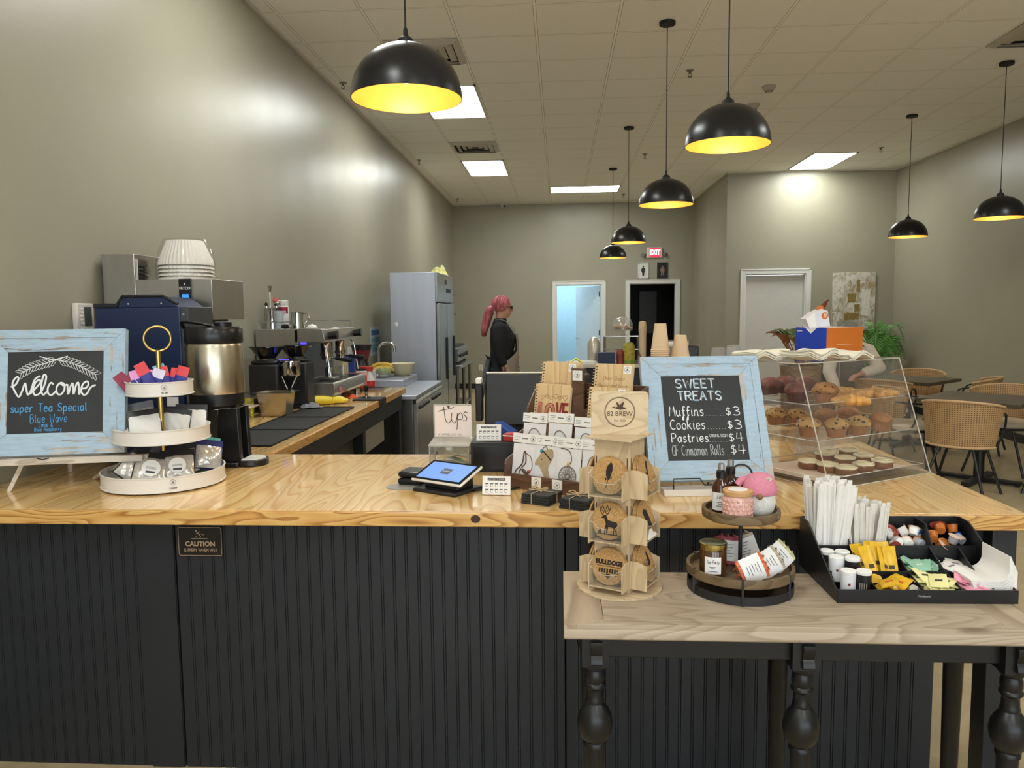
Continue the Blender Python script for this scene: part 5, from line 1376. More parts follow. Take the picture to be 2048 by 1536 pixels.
obj('jug', B().lathe([(1e-6, 0.18), (0.075, 0.18), (0.085, 0.20), (0.055, 0.26), (0.06, 0.30), (0.095, 0.40), (0.10, 0.42), (1e-6, 0.425)], 28), pm('dark_jug', '2a2528', 0.25), t)
obj('red_band', B().lathe([(0.062, 0.285), (0.088, 0.37), (0.089, 0.372)], 28, cap=False, c=(0.001, -0.001, 0)), pm('deep_red', '6e1f26', 0.4), t)
obj('back_panel', B().box(-0.125, -0.03, 0.18, -0.06, 0.08, 0.40), pm('appliance_white', 'd4d0cc', 0.4), t, bev=0.006)
t = thing('cleanser_box', 'blue and yellow box behind the far end of the espresso machine', 'box', (-1.80, 6.47, ZT - 0.084))
obj('box', B().box(-0.05, -0.03, 0, 0.05, 0.03, 0.36), pm('deep_blue_card', '26418c', 0.5), t, bev=0.002)
obj('panel', B().box(-0.051, -0.0315, 0.16, 0.0, -0.029, 0.34), pm('pale_yellow_card', 'd8c98c', 0.5), t)
t = thing('spray_bottle', 'white and red spray bottle behind the far end of the espresso machine', 'bottle', (-1.635, 6.50, 0.825))
obj('bottle', B().lathe([(1e-6, 0), (0.045, 0), (0.047, 0.01), (0.047, 0.15), (0.02, 0.20), (0.018, 0.22), (1e-6, 0.22)], 24), pm('white_red_bottle', 'd9d2d0', 0.4), t)
obj('label', B().lathe([(0.0475, 0.03), (0.0475, 0.14)], 24, cap=False), pm('red_label', 'b5352f', 0.5, var=0.4, vs=40), t)
obj('trigger_head', B().box(-0.02, -0.02, 0.22, 0.03, 0.02, 0.26).box(-0.09, -0.012, 0.24, -0.02, 0.012, 0.262), pm('red_plastic', 'b83a34', 0.4), t, bev=0.004)
t = thing('wrapped_pack', 'orange red wrapped pack lying behind the drip tray of the espresso machine', 'pack', (-1.69, 6.20, ZT + 0.0125))
obj('pack', B().box(-0.10, -0.06, 0, 0.10, 0.06, 0.13), pm('orange_red_wrap', 'dd5a38', 0.4, var=0.15, vs=40, bump=0.2), t, bev=0.02)
obj('label', B().box(-0.06, -0.0615, 0.03, 0.05, -0.059, 0.10), M_PAPERW, t)
t = thing('wall_notice', 'blue and white printed notice on the left wall beside the tall refrigerator', 'notice', (XL, 8.75, 1.22))
obj('sheet', B().box(0.0, -0.24, -0.16, 0.003, 0.24, 0.16), pm('notice_paper', 'aeb9bf', 0.5), t)
for z, h, c in ((0.10, 0.06, '3d5f92'), (0.02, 0.05, '6f9bb0'), (-0.08, 0.08, '6f97ab')):
 obj('printed_band', B().box(0.003, -0.2, z - h / 2, 0.0035, 0.2, z + h / 2), pm('notice_' + c, c, 0.5, var=0.3, vs=40), t)
t = thing('refrigerator', 'tall two door stainless refrigerator standing by the left wall', 'refrigerator', (0, 0, 0))
obj('cabinet', B().box(-1.88, 8.5, 0.12, -1.375, 9.74, 1.985), M_FRIDGE, t, bev=0.004)
obj('header', B().box(-1.376, 8.505, 1.66, -1.35, 9.735, 1.985), M_FRONTSS, t, bev=0.003)
obj('display', B().box(-1.35, 9.16, 1.775, -1.347, 9.52, 1.82), M_GASK, t)
obj('lock', B().box(-1.35, 9.08, 1.87, -1.347, 9.2, 1.93), M_GASK, t)
for k in range(2):
 y0 = 8.53 + k * 0.61
 d = obj('door', B().box(-1.376, y0 + 0.02, 0.16, -1.34, y0 + 0.585, 1.64), M_FRONTSS, t, bev=0.005)
 obj('handle', B().box(-1.34, y0 + 0.49, 0.75, -1.32, y0 + 0.53, 1.25), M_GASK, d, bev=0.004)
obj('gasket', B().box(-1.378, 8.51, 0.14, -1.373, 9.73, 1.655), M_GASK, t)
obj('leg', B().cyl((-1.84, 8.54, 0), (-1.84, 8.54, 0.13), 0.025), M_CHROME, t)
for x, y in ((-1.42, 8.54), (-1.84, 9.70), (-1.42, 9.70)):
 obj('leg', B().cyl((x, y, 0), (x, y, 0.13), 0.025), M_CHROME, t)
mg = B()
mg.prismy([(-1.835, 1.435), (-1.80, 1.44), (-1.795, 1.42), (-1.802, 1.395), (-1.822, 1.392), (-1.832, 1.41)], 8.494, 8.499)
obj('sticker', mg, M_STICK, t)
t = thing('prep_table', 'stainless prep table with lower shelf beyond the tall refrigerator', 'table', (0, 0, 0))
obj('top', B().box(-2.05, 10.0, 0.80, -1.30, 11.45, 0.84), M_FRONTSS, t, bev=0.004)
obj('shelf', B().box(-2.02, 10.04, 0.24, -1.34, 11.41, 0.265), M_FRONTSS, t, bev=0.003)
for x, y in ((-2.0, 10.05), (-1.35, 10.05), (-2.0, 11.4), (-1.35, 11.4), (-1.35, 10.7)):
 obj('leg', B().cyl((x, y, 0), (x, y, 0.80), 0.022), M_FRONTSS, t)
t = thing('griddle', 'countertop griddle with black knobs on the prep table', 'griddle', (-1.66, 10.75, 0.84))
obj('body', B().box(-0.33, -0.55, 0.04, 0.30, 0.55, 0.22), M_FRONTSS, t, bev=0.004)
obj('plate', B().box(-0.33, -0.55, 0.221, 0.24, 0.55, 0.25), M_BLKM, t, bev=0.003)
for y in (-0.42, -0.2, 0.02, 0.24):
 obj('knob', B().cyl((0.30, y, 0.12), (0.335, y, 0.12), 0.026, n=14), M_BLKP, t)
for x, y in ((-0.28, -0.5), (0.25, -0.5), (-0.28, 0.5), (0.25, 0.5)):
 obj('foot', B().cyl((x, y, 0), (x, y, 0.045), 0.02), M_BLKP, t)
rr = random.Random(3)
for k in range(5):
 solo('folded_towel', rumple(0.20, 0.16, 0.09, 20 + k), pm('white_towel', 'ddd8cd', 0.9), ('white towel bundle at the near left on the griddle', 'white towel bundle nearest the front edge of the griddle', 'white towel bundle in the middle of the griddle', 'white towel bundle at the back of the griddle', 'white towel bundle at the far end of the griddle')[k], 'towel', (-1.80 + 0.07 * (k % 2), 10.33 + 0.19 * k, 1.091), rz=k, group='towels on the griddle')
t = thing('trash_bin', 'black bin on the lower shelf of the prep table', 'bin', (-1.60, 10.38, 0.266))
obj('bin', B().shell([(0.13, 0), (0.165, 0.36), (0.17, 0.365)], 0.005, 28), M_BLKP, t)
t = thing('wall_shelf', 'lower wire wall shelf beyond the tall refrigerator', 'shelf', (-2.12, 10.7, 1.52))
b = B()
for k in range(12):
 b.cyl((0.02 + k * 0.052, -0.6, 0), (0.02 + k * 0.052, 0.6, 0), 0.004, n=6)
for y in (-0.6, 0, 0.6):
 b.cyl((0, y, -0.006), (0.6, y, -0.006), 0.005, n=6)
obj('wire_shelf', b, M_CHROME, t)
for y in (-0.55, 0.55):
 obj('bracket', B().prismy([(0, -0.02), (0.5, -0.012), (0.5, -0.02), (0, -0.2)], y - 0.005, y + 0.005), M_CHROME, t)
dup(t, (-2.12, 10.7, 1.80), label='upper wire wall shelf beyond the tall refrigerator')
t = thing('carton', 'blue and white carton at the end of the upper wire shelf', 'box', (-1.60, 10.45, 1.806))
obj('carton', B().box(-0.15, -0.14, 0, 0.11, 0.14, 0.12), pm('white_carton', 'ccd2dc', 0.5), t, bev=0.003)
obj('print', B().box(-0.12, -0.142, 0.01, -0.02, -0.139, 0.11), pm('blue_print', '4d6aa6', 0.5), t)
solo('paper_stack', B().box(-0.14, -0.13, 0, 0.14, 0.13, 0.05), pm('white_paper_stack', 'd5d4d0', 0.7), 'flat white stack on top of the blue carton on the upper shelf', 'box', (-1.60, 10.45, 1.928), rz=0.1, bev=0.004)
o = solo('snack_bag', rumple(0.26, 0.22, 0.12, 31), pm('yellow_bag', 'd6cf86', 0.35, var=0.3, vs=14), 'yellow plastic bag on top of the tall refrigerator', 'bag', (-1.50, 9.50, 1.986))
solo('paper_tray', B().box(-0.12, -0.12, 0, 0.12, 0.12, 0.05), pm('cream_tray', 'e3ddd0', 0.6), 'cream tray at the end of the lower wire shelf', 'tray', (-1.60, 10.62, 1.526), rz=0.2, bev=0.006)
solo('food_pack', B().box(-0.10, -0.1, 0, 0.10, 0.1, 0.08), pm('maroon_pack', '8d4a52', 0.5, var=0.2), 'maroon pack near the fridge on the lower wire shelf', 'pack', (-1.84, 10.35, 1.526), bev=0.01)
t = thing('floor_mat', 'dark ribbed rubber floor mat behind the register', 'mat', (0, 0, 0))
b = B().box(-1.0, 6.2, 0.0, -0.15, 10.9, 0.012)
obj('mat', b, M_RUB, t, bev=0.004)
b = B()
for k in range(60):
 b.box(-0.98, 6.25 + k * 0.077, 0.012, -0.17, 6.285 + k * 0.077, 0.018)
obj('ribs', b, M_RUB, t)
# ------------------------------------------------------------------ people
M_SKIN = pm('skin', 'c08f78', 0.5, var=0.06, sss=0.15)
def remesh(b, vox, it=6):
 me = bpy.data.meshes.new('tmp')
 me.from_pydata([tuple(v) for v in b.v], [], b.f)
 o = bpy.data.objects.new('tmp', me); COL.objects.link(o)
 r = o.modifiers.new('r', 'REMESH'); r.mode = 'VOXEL'; r.voxel_size = vox
 s = o.modifiers.new('s', 'SMOOTH'); s.iterations = it; s.factor = 0.5
 dg = bpy.context.evaluated_depsgraph_get(); dg.update()
 m2 = bpy.data.meshes.new_from_object(o.evaluated_get(dg))
 bpy.data.objects.remove(o); bpy.data.meshes.remove(me)
 return m2
def meshobj(name, me, mat, parent):
 me.name = name
 me.materials.clear(); me.materials.append(mat)
 me.polygons.foreach_set('use_smooth', [True] * len(me.polygons))
 o = bpy.data.objects.new(name, me); COL.objects.link(o); o.parent = parent
 return o
def limb(b, pts, rs, n=14, fl=1.0):
 pts = [Vector(p) for p in pts]
 b.tube(pts, rs, n, flat=fl)
 b.sphere(pts[0], rs[0], n, 8); b.sphere(pts[-1], rs[-1], n, 8)
def loft(b, secs, n=24):
 """stack of ellipses (x, y, z, rx, ry)"""
 vs = []; fs = []
 for (x, y, z, rx, ry) in secs:
  vs += [(x + rx * math.cos(2 * PI * k / n), y + ry * math.sin(2 * PI * k / n), z) for k in range(n)]
 m = len(secs)
 for i in range(m - 1):
  for k in range(n):
   fs.append((i * n + k, i * n + (k + 1) % n, (i + 1) * n + (k + 1) % n, (i + 1) * n + k))
 fs += [list(range(n))[::-1], list(range((m - 1) * n, m * n))]
 b.add(vs, fs)
def head(b, hm):
 """head in its own frame: +x forward, origin at its centre"""
 keep = b.m.copy(); b.m = b.m @ hm
 b.sphere((-0.012, 0, 0.022), 0.095, 24, 16, (1.02, 0.82, 0.95))
 b.sphere((0.018, 0, -0.035), 0.068, 20, 12, (0.98, 0.86, 1.12))
 b.sphere((0.052, 0, -0.088), 0.026, 14, 8, (1, 1.0, 0.8))
 b.tube([(0.080, 0, 0.012), (0.096, 0, -0.012), (0.103, 0, -0.028), (0.086, 0, -0.036)], [0.009, 0.011, 0.013, 0.010], 8)
 b.sphere((0.080, 0, 0.028), 0.018, 12, 8, (0.8, 2.2, 0.8))
 b.sphere((0.083, 0, -0.058), 0.011, 10, 6, (0.8, 1.7, 0.7)); b.sphere((0.081, 0, -0.069), 0.011, 10, 6, (0.8, 1.5, 0.7))
 for s in (-1, 1):
  b.sphere((0.055, s * 0.040, -0.028), 0.022, 10, 8, (0.9, 0.8, 0.9))
  b.sphere((-0.008, s * 0.080, -0.005), 0.026, 12, 8, (0.55, 0.35, 1.15))
 b.m = keep
def hand(b, w, d, up, side, curl=0.5):
 """palm and five fingers from wrist w along d; up is the back of the hand"""
 w = Vector(w); d = Vector(d).normalized(); up = Vector(up); up = (up - d * up.dot(d)).normalized()
 lat = d.cross(up).normalized() * side
 limb(b, [w, w + d * 0.04, w + d * 0.085], [0.024, 0.030, 0.027], 12, 0.62)
 for k, (o, L) in enumerate(((0.030, 0.070), (0.010, 0.080), (-0.010, 0.075), (-0.029, 0.058))):
  p = w + d * 0.085 + lat * o
  q = p + d * L * 0.5 - up * L * 0.15 * curl
  e = q + d * L * 0.35 - up * L * 0.42 * curl
  limb(b, [p - d * 0.01, p + d * L * 0.2, q, e], [0.0095, 0.0092, 0.0085, 0.007], 8)
 p = w + d * 0.025 + lat * 0.026
 limb(b, [p, p + d * 0.03 + lat * 0.022 - up * 0.01, p + d * 0.062 + lat * 0.026 - up * 0.024], [0.013, 0.011, 0.008], 8)
# the woman behind the register, walking to the right
PX, PY = -0.63, 8.2
t = thing('person', 'woman with pink ponytail, glasses, black sweater and taupe apron walking right behind the register', 'person', (PX, PY, 0), rad(8))
HM = Matrix.Translation((0.025, 0, 1.585)) @ Matrix.Rotation(rad(4), 4, 'Y')
b = B()
head(b, HM)
limb(b, [(-0.02, 0, 1.40), (0.0, 0, 1.47), (0.01, 0, 1.53)], [0.062, 0.054, 0.055], 16)
loft(b, [(0.0, 0, 0.84, 0.10, 0.15), (-0.01, 0, 0.92, 0.125, 0.17), (0.0, 0, 1.02, 0.105, 0.145), (0.012, 0, 1.15, 0.11, 0.15), (0.02, 0, 1.27, 0.125, 0.165), (-0.005, 0, 1.36, 0.095, 0.16), (-0.015, 0, 1.42, 0.06, 0.10)])
for s in (-1, 1):
 limb(b, [(-0.015, s * 0.165, 1.365), (-0.03, s * 0.195, 1.22), (-0.035, s * 0.20, 1.085)], [0.055, 0.048, 0.040])
 limb(b, [(-0.035, s * 0.20, 1.085), (0.02, s * 0.195, 0.97), (0.06, s * 0.18, 0.86)], [0.041, 0.037, 0.026])
 hand(b, (0.06, s * 0.18, 0.86), (0.35, 0, -1), (0.2, s, 0.1), s, 0.6)
limb(b, [(0.0, -0.085, 0.88), (0.10, -0.09, 0.48), (0.06, -0.09, 0.09)], [0.088, 0.056, 0.040])
limb(b, [(0.0, 0.085, 0.88), (-0.05, 0.09, 0.48), (-0.16, 0.09, 0.09)], [0.088, 0.056, 0.040])
for x, y in ((0.06, -0.09), (-0.16, 0.09)):
 limb(b, [(x, y, 0.07), (x + 0.09, y, 0.045), (x + 0.16, y, 0.035)], [0.042, 0.04, 0.028])
meshobj('body', remesh(b, 0.008, 5), M_SKIN, t)
M_SWEAT = pm('black_knit', '17181c', 0.85, var=0.15, vs=30, bump=0.25, bs_=180)
b = B()
loft(b, [(0.0, 0, 0.90, 0.138, 0.185), (0.0, 0, 1.00, 0.122, 0.165), (0.012, 0, 1.13, 0.125, 0.168), (0.024, 0, 1.26, 0.142, 0.182), (0.0, 0, 1.36, 0.112, 0.175), (-0.012, 0, 1.425, 0.075, 0.105), (0.0, 0, 1.475, 0.066, 0.068)])
for s in (-1, 1):
 limb(b, [(-0.015, s * 0.165, 1.365), (-0.03, s * 0.198, 1.22), (-0.032, s * 0.203, 1.085), (0.0, s * 0.20, 1.01)], [0.072, 0.064, 0.056, 0.052])
meshobj('sweater', remesh(b, 0.012, 6), M_SWEAT, t)
b = B()
loft(b, [(0.0, 0, 0.80, 0.125, 0.175), (-0.01, 0, 0.92, 0.135, 0.178), (0, 0, 0.99, 0.115, 0.158)])
limb(b, [(0.0, -0.085, 0.86), (0.10, -0.09, 0.48), (0.06, -0.09, 0.12)], [0.10, 0.072, 0.06])
limb(b, [(0.0, 0.085, 0.86), (-0.05, 0.09, 0.48), (-0.16, 0.09, 0.12)], [0.10, 0.072, 0.06])
meshobj('trousers', remesh(b, 0.014, 6), pm('dark_trousers', '22252b', 0.85, var=0.1), t)
M_APRON = pm('taupe_apron', '8d8379', 0.8, var=0.08, bump=0.1, bs_=120)
def apron(u, v):
 z = 1.30 - v * 0.80
 k = min(1.0, max(0.0, (1.13 - z) / 0.12))
 a = (u - 0.5) * 2
 ang = a * (rad(32) + k * rad(52))
 rx = 0.185 + 0.012 * math.sin(v * 7); ry = 0.175 + 0.035 * k
 return (-0.005 + rx * math.cos(ang) + 0.004 * math.sin(9 * u + 5 * v), ry * math.sin(ang), z)
b = B().slab(apron, 0.004, 16, 24)
obj('apron', b, M_APRON, t)
obj('apron_pocket', B().slab(lambda u, v: (0.196 - 0.035 * (2 * u - 1) ** 2, (u - 0.5) * 0.2, 0.95 - v * 0.17), 0.003, 10, 6), M_APRON, t)
for s in (-1, 1):
 obj('apron_strap', B().tube(spline([(0.155, s * 0.09, 1.295), (0.125, s * 0.10, 1.375), (0.03, s * 0.09, 1.45), (-0.055, s * 0.05, 1.455)], 5), 0.009, 6, flat=0.35), pm('apron_strap_grey', '8f959a', 0.7), t)
obj('apron_button', B().cyl((0.19, -0.02, 0.93), (0.202, -0.02, 0.93), 0.014, n=14), M_CHROME, t)
obj('apron_back_skirt', B().slab(lambda u, v: (-0.135 - 0.10 * v + 0.02 * math.sin(12 * u), (u - 0.5) * (0.2 + 0.22 * v), 1.04 - 0.46 * v), 0.004, 14, 12), pm('grey_denim', '5d626a', 0.8, var=0.2, vs=20, bump=0.15), t)
obj('apron_bow', B().sphere((-0.135, 0, 1.04), 0.03, 10, 8, (0.6, 1.2, 1)).tube([(-0.13, 0, 1.04), (-0.16, 0.06, 1.08), (-0.13, 0.0, 1.04), (-0.16, -0.06, 1.08), (-0.13, 0, 1.04)], 0.008, 6), M_SWEAT, t)
for x, y in ((0.06, -0.09), (-0.16, 0.09)):
 sh = B(); limb(sh, [(x - 0.02, y, 0.055), (x + 0.09, y, 0.045), (x + 0.165, y, 0.038)], [0.052, 0.048, 0.036])
 meshobj('shoe', remesh(sh, 0.012, 3), pm('dark_shoe', '1d1c1e', 0.6), t)
def hair_mat(name, c1, c2, c3):
 m, nt, bs = newmat(name)
 nz = node(nt, 'ShaderNodeTexNoise', i_Scale=1.0, i_Detail=4.0)
 nt.links.new(coords(nt, (22, 90, 12)), nz.inputs['Vector'])
 nt.links.new(ramp(nt, nz.outputs['Fac'], [(0.3, c1), (0.5, c2), (0.72, c3)]), bs.inputs['Base Color'])
 bs.inputs['Roughness'].default_value = 0.5
 bumpn(nt, bs, nz.outputs['Fac'], 0.4, 0.004)
 return m
M_HAIR = hair_mat('pink_hair', '6d2f33', 'a34a52', 'c8747c')
def hairline(u, v):
 # u round the head from brow to brow over the back, v from crown to nape
 az = rad(-150 + 300 * u) + PI
 lo = -0.35 - 0.30 * math.sin(PI * u)
 el = PI / 2 - v * (PI / 2 - (lo if 0.12 < u < 0.88 else 0.10))
 r = 0.103 + 0.003 * math.sin(az * 30) * min(1, v * 2)
 return HM @ Vector((-0.016 + r * 1.02 * math.cos(el) * math.cos(az), r * 0.86 * math.cos(el) * math.sin(az), 0.024 + r * math.sin(el)))
obj('hair', B().slab(hairline, 0.004, 64, 18), M_HAIR, t)
pts = spline([(-0.075, 0, 1.565), (-0.105, 0, 1.560), (-0.135, 0, 1.50), (-0.155, -0.005, 1.42), (-0.175, -0.008, 1.34), (-0.18, -0.008, 1.28)], 6)
n_ = len(pts)
obj('ponytail', B().tube(pts, [0.020 + 0.034 * math.sin(PI * min(1, 0.15 + 0.85 * i / (n_ - 1))) ** 0.8 * (1 - 0.35 * i / n_) for i in range(n_)], 14), M_HAIR, t)
obj('hair_tie', B().cyl((-0.088, 0, 1.563), (-0.10, 0, 1.561), 0.026, n=16), M_BLKM, t)
b = B(); b.m = HM
for s in (-1, 1):
 b.tube([(0.097, s * 0.034 + 0.024 * math.cos(2 * PI * k / 16), 0.004 + 0.019 * math.sin(2 * PI * k / 16)) for k in range(16)], 0.0035, 6, closed=True)
 b.tube([(0.094, s * 0.058, 0.008), (0.05, s * 0.080, 0.010), (-0.01, s * 0.084, 0.006)], 0.003, 6)
b.tube([(0.098, -0.010, 0.008), (0.101, 0, 0.011), (0.098, 0.010, 0.008)], 0.003, 6)
obj('glasses', b, M_BLKP, t)
b = B(); b.m = HM
for s in (-1, 1):
 b.sphere((0.082, s * 0.032, 0.006), 0.011, 12, 8, (0.7, 1.2, 0.7))
obj('eyes', b, pm('dark_eyes', '2c211c', 0.2), t)
tb = B()
for k, (dx, z, r) in enumerate(((0.012, 0.975, 0.012), (0.026, 0.95, 0.014), (0.022, 0.925, 0.010), (0.036, 0.915, 0.012))):
 tb.sphere((0.0 + dx, -0.231, z), r, 10, 6, (1.1, 0.25, 1.3))
obj('tattoo', tb, pm('tattoo_ink', '6d5450', 0.6, var=0.3, vs=90), t)
# ------------------------------------------------------------------ register side of the bar
M_ACR = clear('clear_acrylic', rough=0.03, refl=0.22, haze=0.02)
M_ACRE = pm('acrylic_edge', 'd9d4c8', 0.15, 0.0, var=0.0, trans=0.3)
M_WALNUT = wood('walnut_board', ('6a4c3a', '5b4031', '47301f', '2c1c12'), 'X', ring=14, freq=2.0, rough=0.45, knots=False)
M_SCRBLUE = emit('tablet_screen_blue', '5b94ec', 0.85)
# tablet point of sale
t = thing('payment_tablet', 'white framed payment tablet with blue screen tilted on a black stand', 'tablet', (-0.405, 2.675, ZT), rad(-30.4))
sc = Matrix.Translation((0.0, 0.0, 0.066)) @ Matrix.Rotation(rad(19), 4, 'X')
b = B(); b.m = sc
b.prism([(-0.112, -0.070), (0.112, -0.070), (0.112, 0.070), (-0.112, 0.070)], -0.012, 0)
obj('tablet_body', b, pm('white_tablet_shell', 'dad6cc', 0.3), t, bev=0.006)
b = B(); b.m = sc; b.box(-0.108, -0.066, 0.0, 0.108, 0.066, 0.0012)
obj('bezel', b, pm('black_glass', '08090b', 0.08), t, bev=0.001)
b = B(); b.m = sc; b.box(-0.096, -0.055, 0.0012, 0.096, 0.055, 0.0018)
obj('screen', b, M_SCRBLUE, t)
b = B(); b.m = sc; b.box(-0.02, -0.018, 0.0018, 0.02, 0.018, 0.0022)
obj('screen_logo_tile', b, emit('dark_tile', '1c2c4a', 0.4), t)
o = text('82 BREW', 0.0075, t, (0, 0, 0), (0, 0, 0), emit('tile_text', 'b9c6d8', 0.7))
o.matrix_local = sc @ Matrix.Translation((0, 0, 0.0026))
obj('stand', B().prism([(-0.095, -0.075), (0.095, -0.075), (0.10, 0.085), (-0.10, 0.085)], 0, 0.012).prismx([(-0.035, 0.012), (0.06, 0.012), (0.055, 0.075), (0.03, 0.078), (-0.02, 0.05)], -0.075, 0.075), M_BLKM, t, bev=0.004)
obj('cable', B().tube(spline([(0.10, 0.03, 0.006), (0.14, 0.07, 0.005), (0.19, 0.10, 0.005), (0.21, 0.17, 0.005), (0.19, 0.21, 0.005)], 6), 0.0035, 6), M_CORD, t)
t = thing('card_reader', 'small black card reader on a grey oval mat left of the tablet', 'card reader', (-0.545, 2.79, ZT + 0.003), rad(-12))
obj('reader_base', B().box(-0.045, -0.055, 0, 0.05, 0.055, 0.024), M_BLKP, t, bev=0.012, seg=3)
obj('reader_top', B().box(-0.043, -0.053, 0.026, 0.048, 0.053, 0.048), M_BLKP, t, bev=0.014, seg=3)
solo('reader_mat', B().lathe([(1e-6, 0), (0.095, 0), (0.095, 0.0025), (1e-6, 0.0025)], 36, sy=0.62), pm('grey_mat', '8d8a85', 0.5, var=0.15, vs=40), 'grey oval mat under the card reader', 'mat', (-0.54, 2.735, ZT), rz=rad(18))
def loyalty(loc, rz, label):
 t = thing('loyalty_card', label, 'card', loc, rz, 'loyalty cards', rx=rad(-14))
 obj('card', B().box(-0.049, -0.001, 0.0, 0.049, 0.001, 0.064), M_PAPERW, t)
 obj('easel_back', B().prismx([(0.001, 0.05), (0.022, 0.002), (0.024, 0.002), (0.003, 0.05)], -0.02, 0.02), M_PAPERW, t)
 obj('title_bar', B().box(-0.031, -0.0013, 0.049, 0.031, -0.001, 0.0575), M_INK, t)
 text('LOYALTY CARD', 0.0068, t, (0, -0.0015, 0.0532), (PI / 2, 0, 0), M_PAPERW, space=1.15)
 for r in range(2):
  for c in range(5):
   x, z = -0.033 + c * 0.0165, 0.033 - r * 0.020
   cup = B().prismy([(x - 0.005, z + 0.005), (x + 0.005, z + 0.005), (x + 0.0035, z - 0.006), (x - 0.0035, z - 0.006)], -0.0012, -0.001)
   cup.box(x - 0.006, -0.0013, z + 0.004, x + 0.006, -0.001, z + 0.0062)
   inner = B().prismy([(x - 0.0036, z + 0.0028), (x + 0.0045, z + 0.0028), (x + 0.003, z - 0.005), (x - 0.002, z - 0.005)], -0.0015, -0.0012)
   s_ = obj('cup_stamp', cup, M_INK, t, smooth=False)
   obj('stamp_fill', inner, M_PAPERW, s_, smooth=False)
 return t
loyalty((-0.222, 2.60, ZT + 0.002), rad(-3), 'white loyalty card standing on the pine counter right of the tablet')
# black cash box with bits on top
t = thing('cash_box', 'black box behind the tablet beside the walnut rack', 'box', (-0.262, 3.10, ZT))
obj('box', B().box(-0.092, -0.115, 0, 0.092, 0.12, 0.118), M_BLKM, t, bev=0.003)
obj('front_panel', B().box(-0.084, -0.118, 0.012, 0.084, -0.115, 0.104), M_BLKP, t, bev=0.001)
loyalty((-0.285, 3.015, ZT + 0.121), rad(0), 'white loyalty card standing on the black box beside the tips box')
t = thing('tape_roll', 'blue pack lying on the black box behind the loyalty card', 'pack', (-0.225, 3.10, ZT + 0.1485), rad(-35), ry=rad(24))
obj('pack', B().box(-0.045, -0.025, -0.012, 0.045, 0.025, 0.02), pm('blue_plastic_pack', '24488f', 0.4), t, bev=0.004)
t = thing('marker_pen', 'red and white pen case on the black box next to the walnut rack', 'pen case', (-0.196, 3.04, ZT + 0.1185), rad(-25))
obj('case', B().box(-0.022, -0.03, 0, 0.022, 0.03, 0.03), pm('red_case', 'b53c38', 0.4), t, bev=0.003)
obj('band', B().box(-0.0225, -0.0305, 0.020, 0.0225, 0.0305, 0.024), M_PAPERW, t)
# tips box
t = thing('tips_box', 'clear acrylic tips box with a white sign standing up at its back', 'tips box', (-0.447, 3.10, ZT))
w, d, h = 0.081, 0.07, 0.095
for nm, q in (('panel', (-w, -d, 0, w, -d + 0.004, h)), ('panel', (-w, d - 0.004, 0, w, d, h)), ('panel', (-w, -d, 0, -w + 0.004, d, h)), ('panel', (w - 0.004, -d, 0, w, d, h)), ('panel', (-w, -d, 0, w, d, 0.004))):
 obj(nm, B().box(*q), M_ACR, t)
b = B()
for x in (-w, w - 0.004):
 for y in (-d, d - 0.004):
  b.box(x, y, 0, x + 0.004, y + 0.004, h)
b.box(-w, -d, h - 0.004, w, -d + 0.003, h)
obj('bright_edge', b, M_ACRE, t)
obj('lid', B().prismx([(-d - 0.003, h), (d, h + 0.012), (d, h + 0.016), (-d - 0.003, h + 0.005)], -w - 0.002, w + 0.002), pm('clear_lid_edge', 'd8d6cf', 0.12, alpha=0.45), t)
obj('sign_card', B().box(-w + 0.004, d - 0.010, h + 0.018, w - 0.004, d - 0.008, h + 0.150), pm('blush_sign_paper', 'ead9d0', 0.5, var=0.02), t)
b = B()
for q in ((-w, h + 0.016, -w + 0.003, h + 0.154), (w - 0.003, h + 0.016, w, h + 0.154), (-w, h + 0.151, w, h + 0.154)):
 b.box(q[0], d - 0.013, q[1], q[2], d - 0.004, q[3])
obj('sign_holder_edge', b, M_ACRE, t)
b = B()
yy = d - 0.0105
for st in ('-62,118 -40,125 -10,130 5,138', '-38,138 -36,118 -30,80 -18,70 -8,84 -4,112', '-4,112 -6,84 4,70 14,80 20,112', '20,112 18,60 16,42', '20,96 30,112 40,104 38,86 20,84', '62,112 52,116 46,106 58,92 54,80 42,80'):
 b.tube(spline([(float(p.split(',')[0]) / 1000, yy, h + 0.018 + float(p.split(',')[1]) / 1000 - 0.012) for p in st.split()], 5), 0.0018, 6, flat=0.3, up=(0, 1, 0))
b.prismy([(-0.020, h + 0.152 - 0.012), (-0.026, h + 0.146), (-0.020, h + 0.147), (-0.015, h + 0.149), (-0.012, h + 0.144), (-0.019, h + 0.134)], yy - 0.0006, yy)
obj('lettering', b, pm('brown_ink', '4a3c38', 0.6), t)
b = B()
scribe(b, 'WE APPRECIATE YOU', -0.066, yy, h + 0.023, 0.0085, 0.0005, sx=0.96)
obj('lettering', b, pm('brown_ink', '4a3c38', 0.6), t)
for k, (x, y, a) in enumerate(((-0.02, 0.0, 20), (0.02, -0.02, -30), (0.03, 0.02, 60))):
 o = solo('banknote', B().slab(lambda u, v: ((u - 0.5) * 0.09, (v - 0.5) * 0.045, 0.01 * math.sin(3 * u + k) + 0.012), 0.0008, 10, 4), pm('banknote_paper', '8f9a80', 0.7, var=0.25, vs=90), ('banknote lying at the left in the tips box', 'banknote lying at the front in the tips box', 'banknote lying at the right in the tips box')[k], 'banknote', (-0.447 + x, 3.10 + y, ZT + 0.002 + 0.014 * k), rz=rad(a), group='banknotes in the tips box')
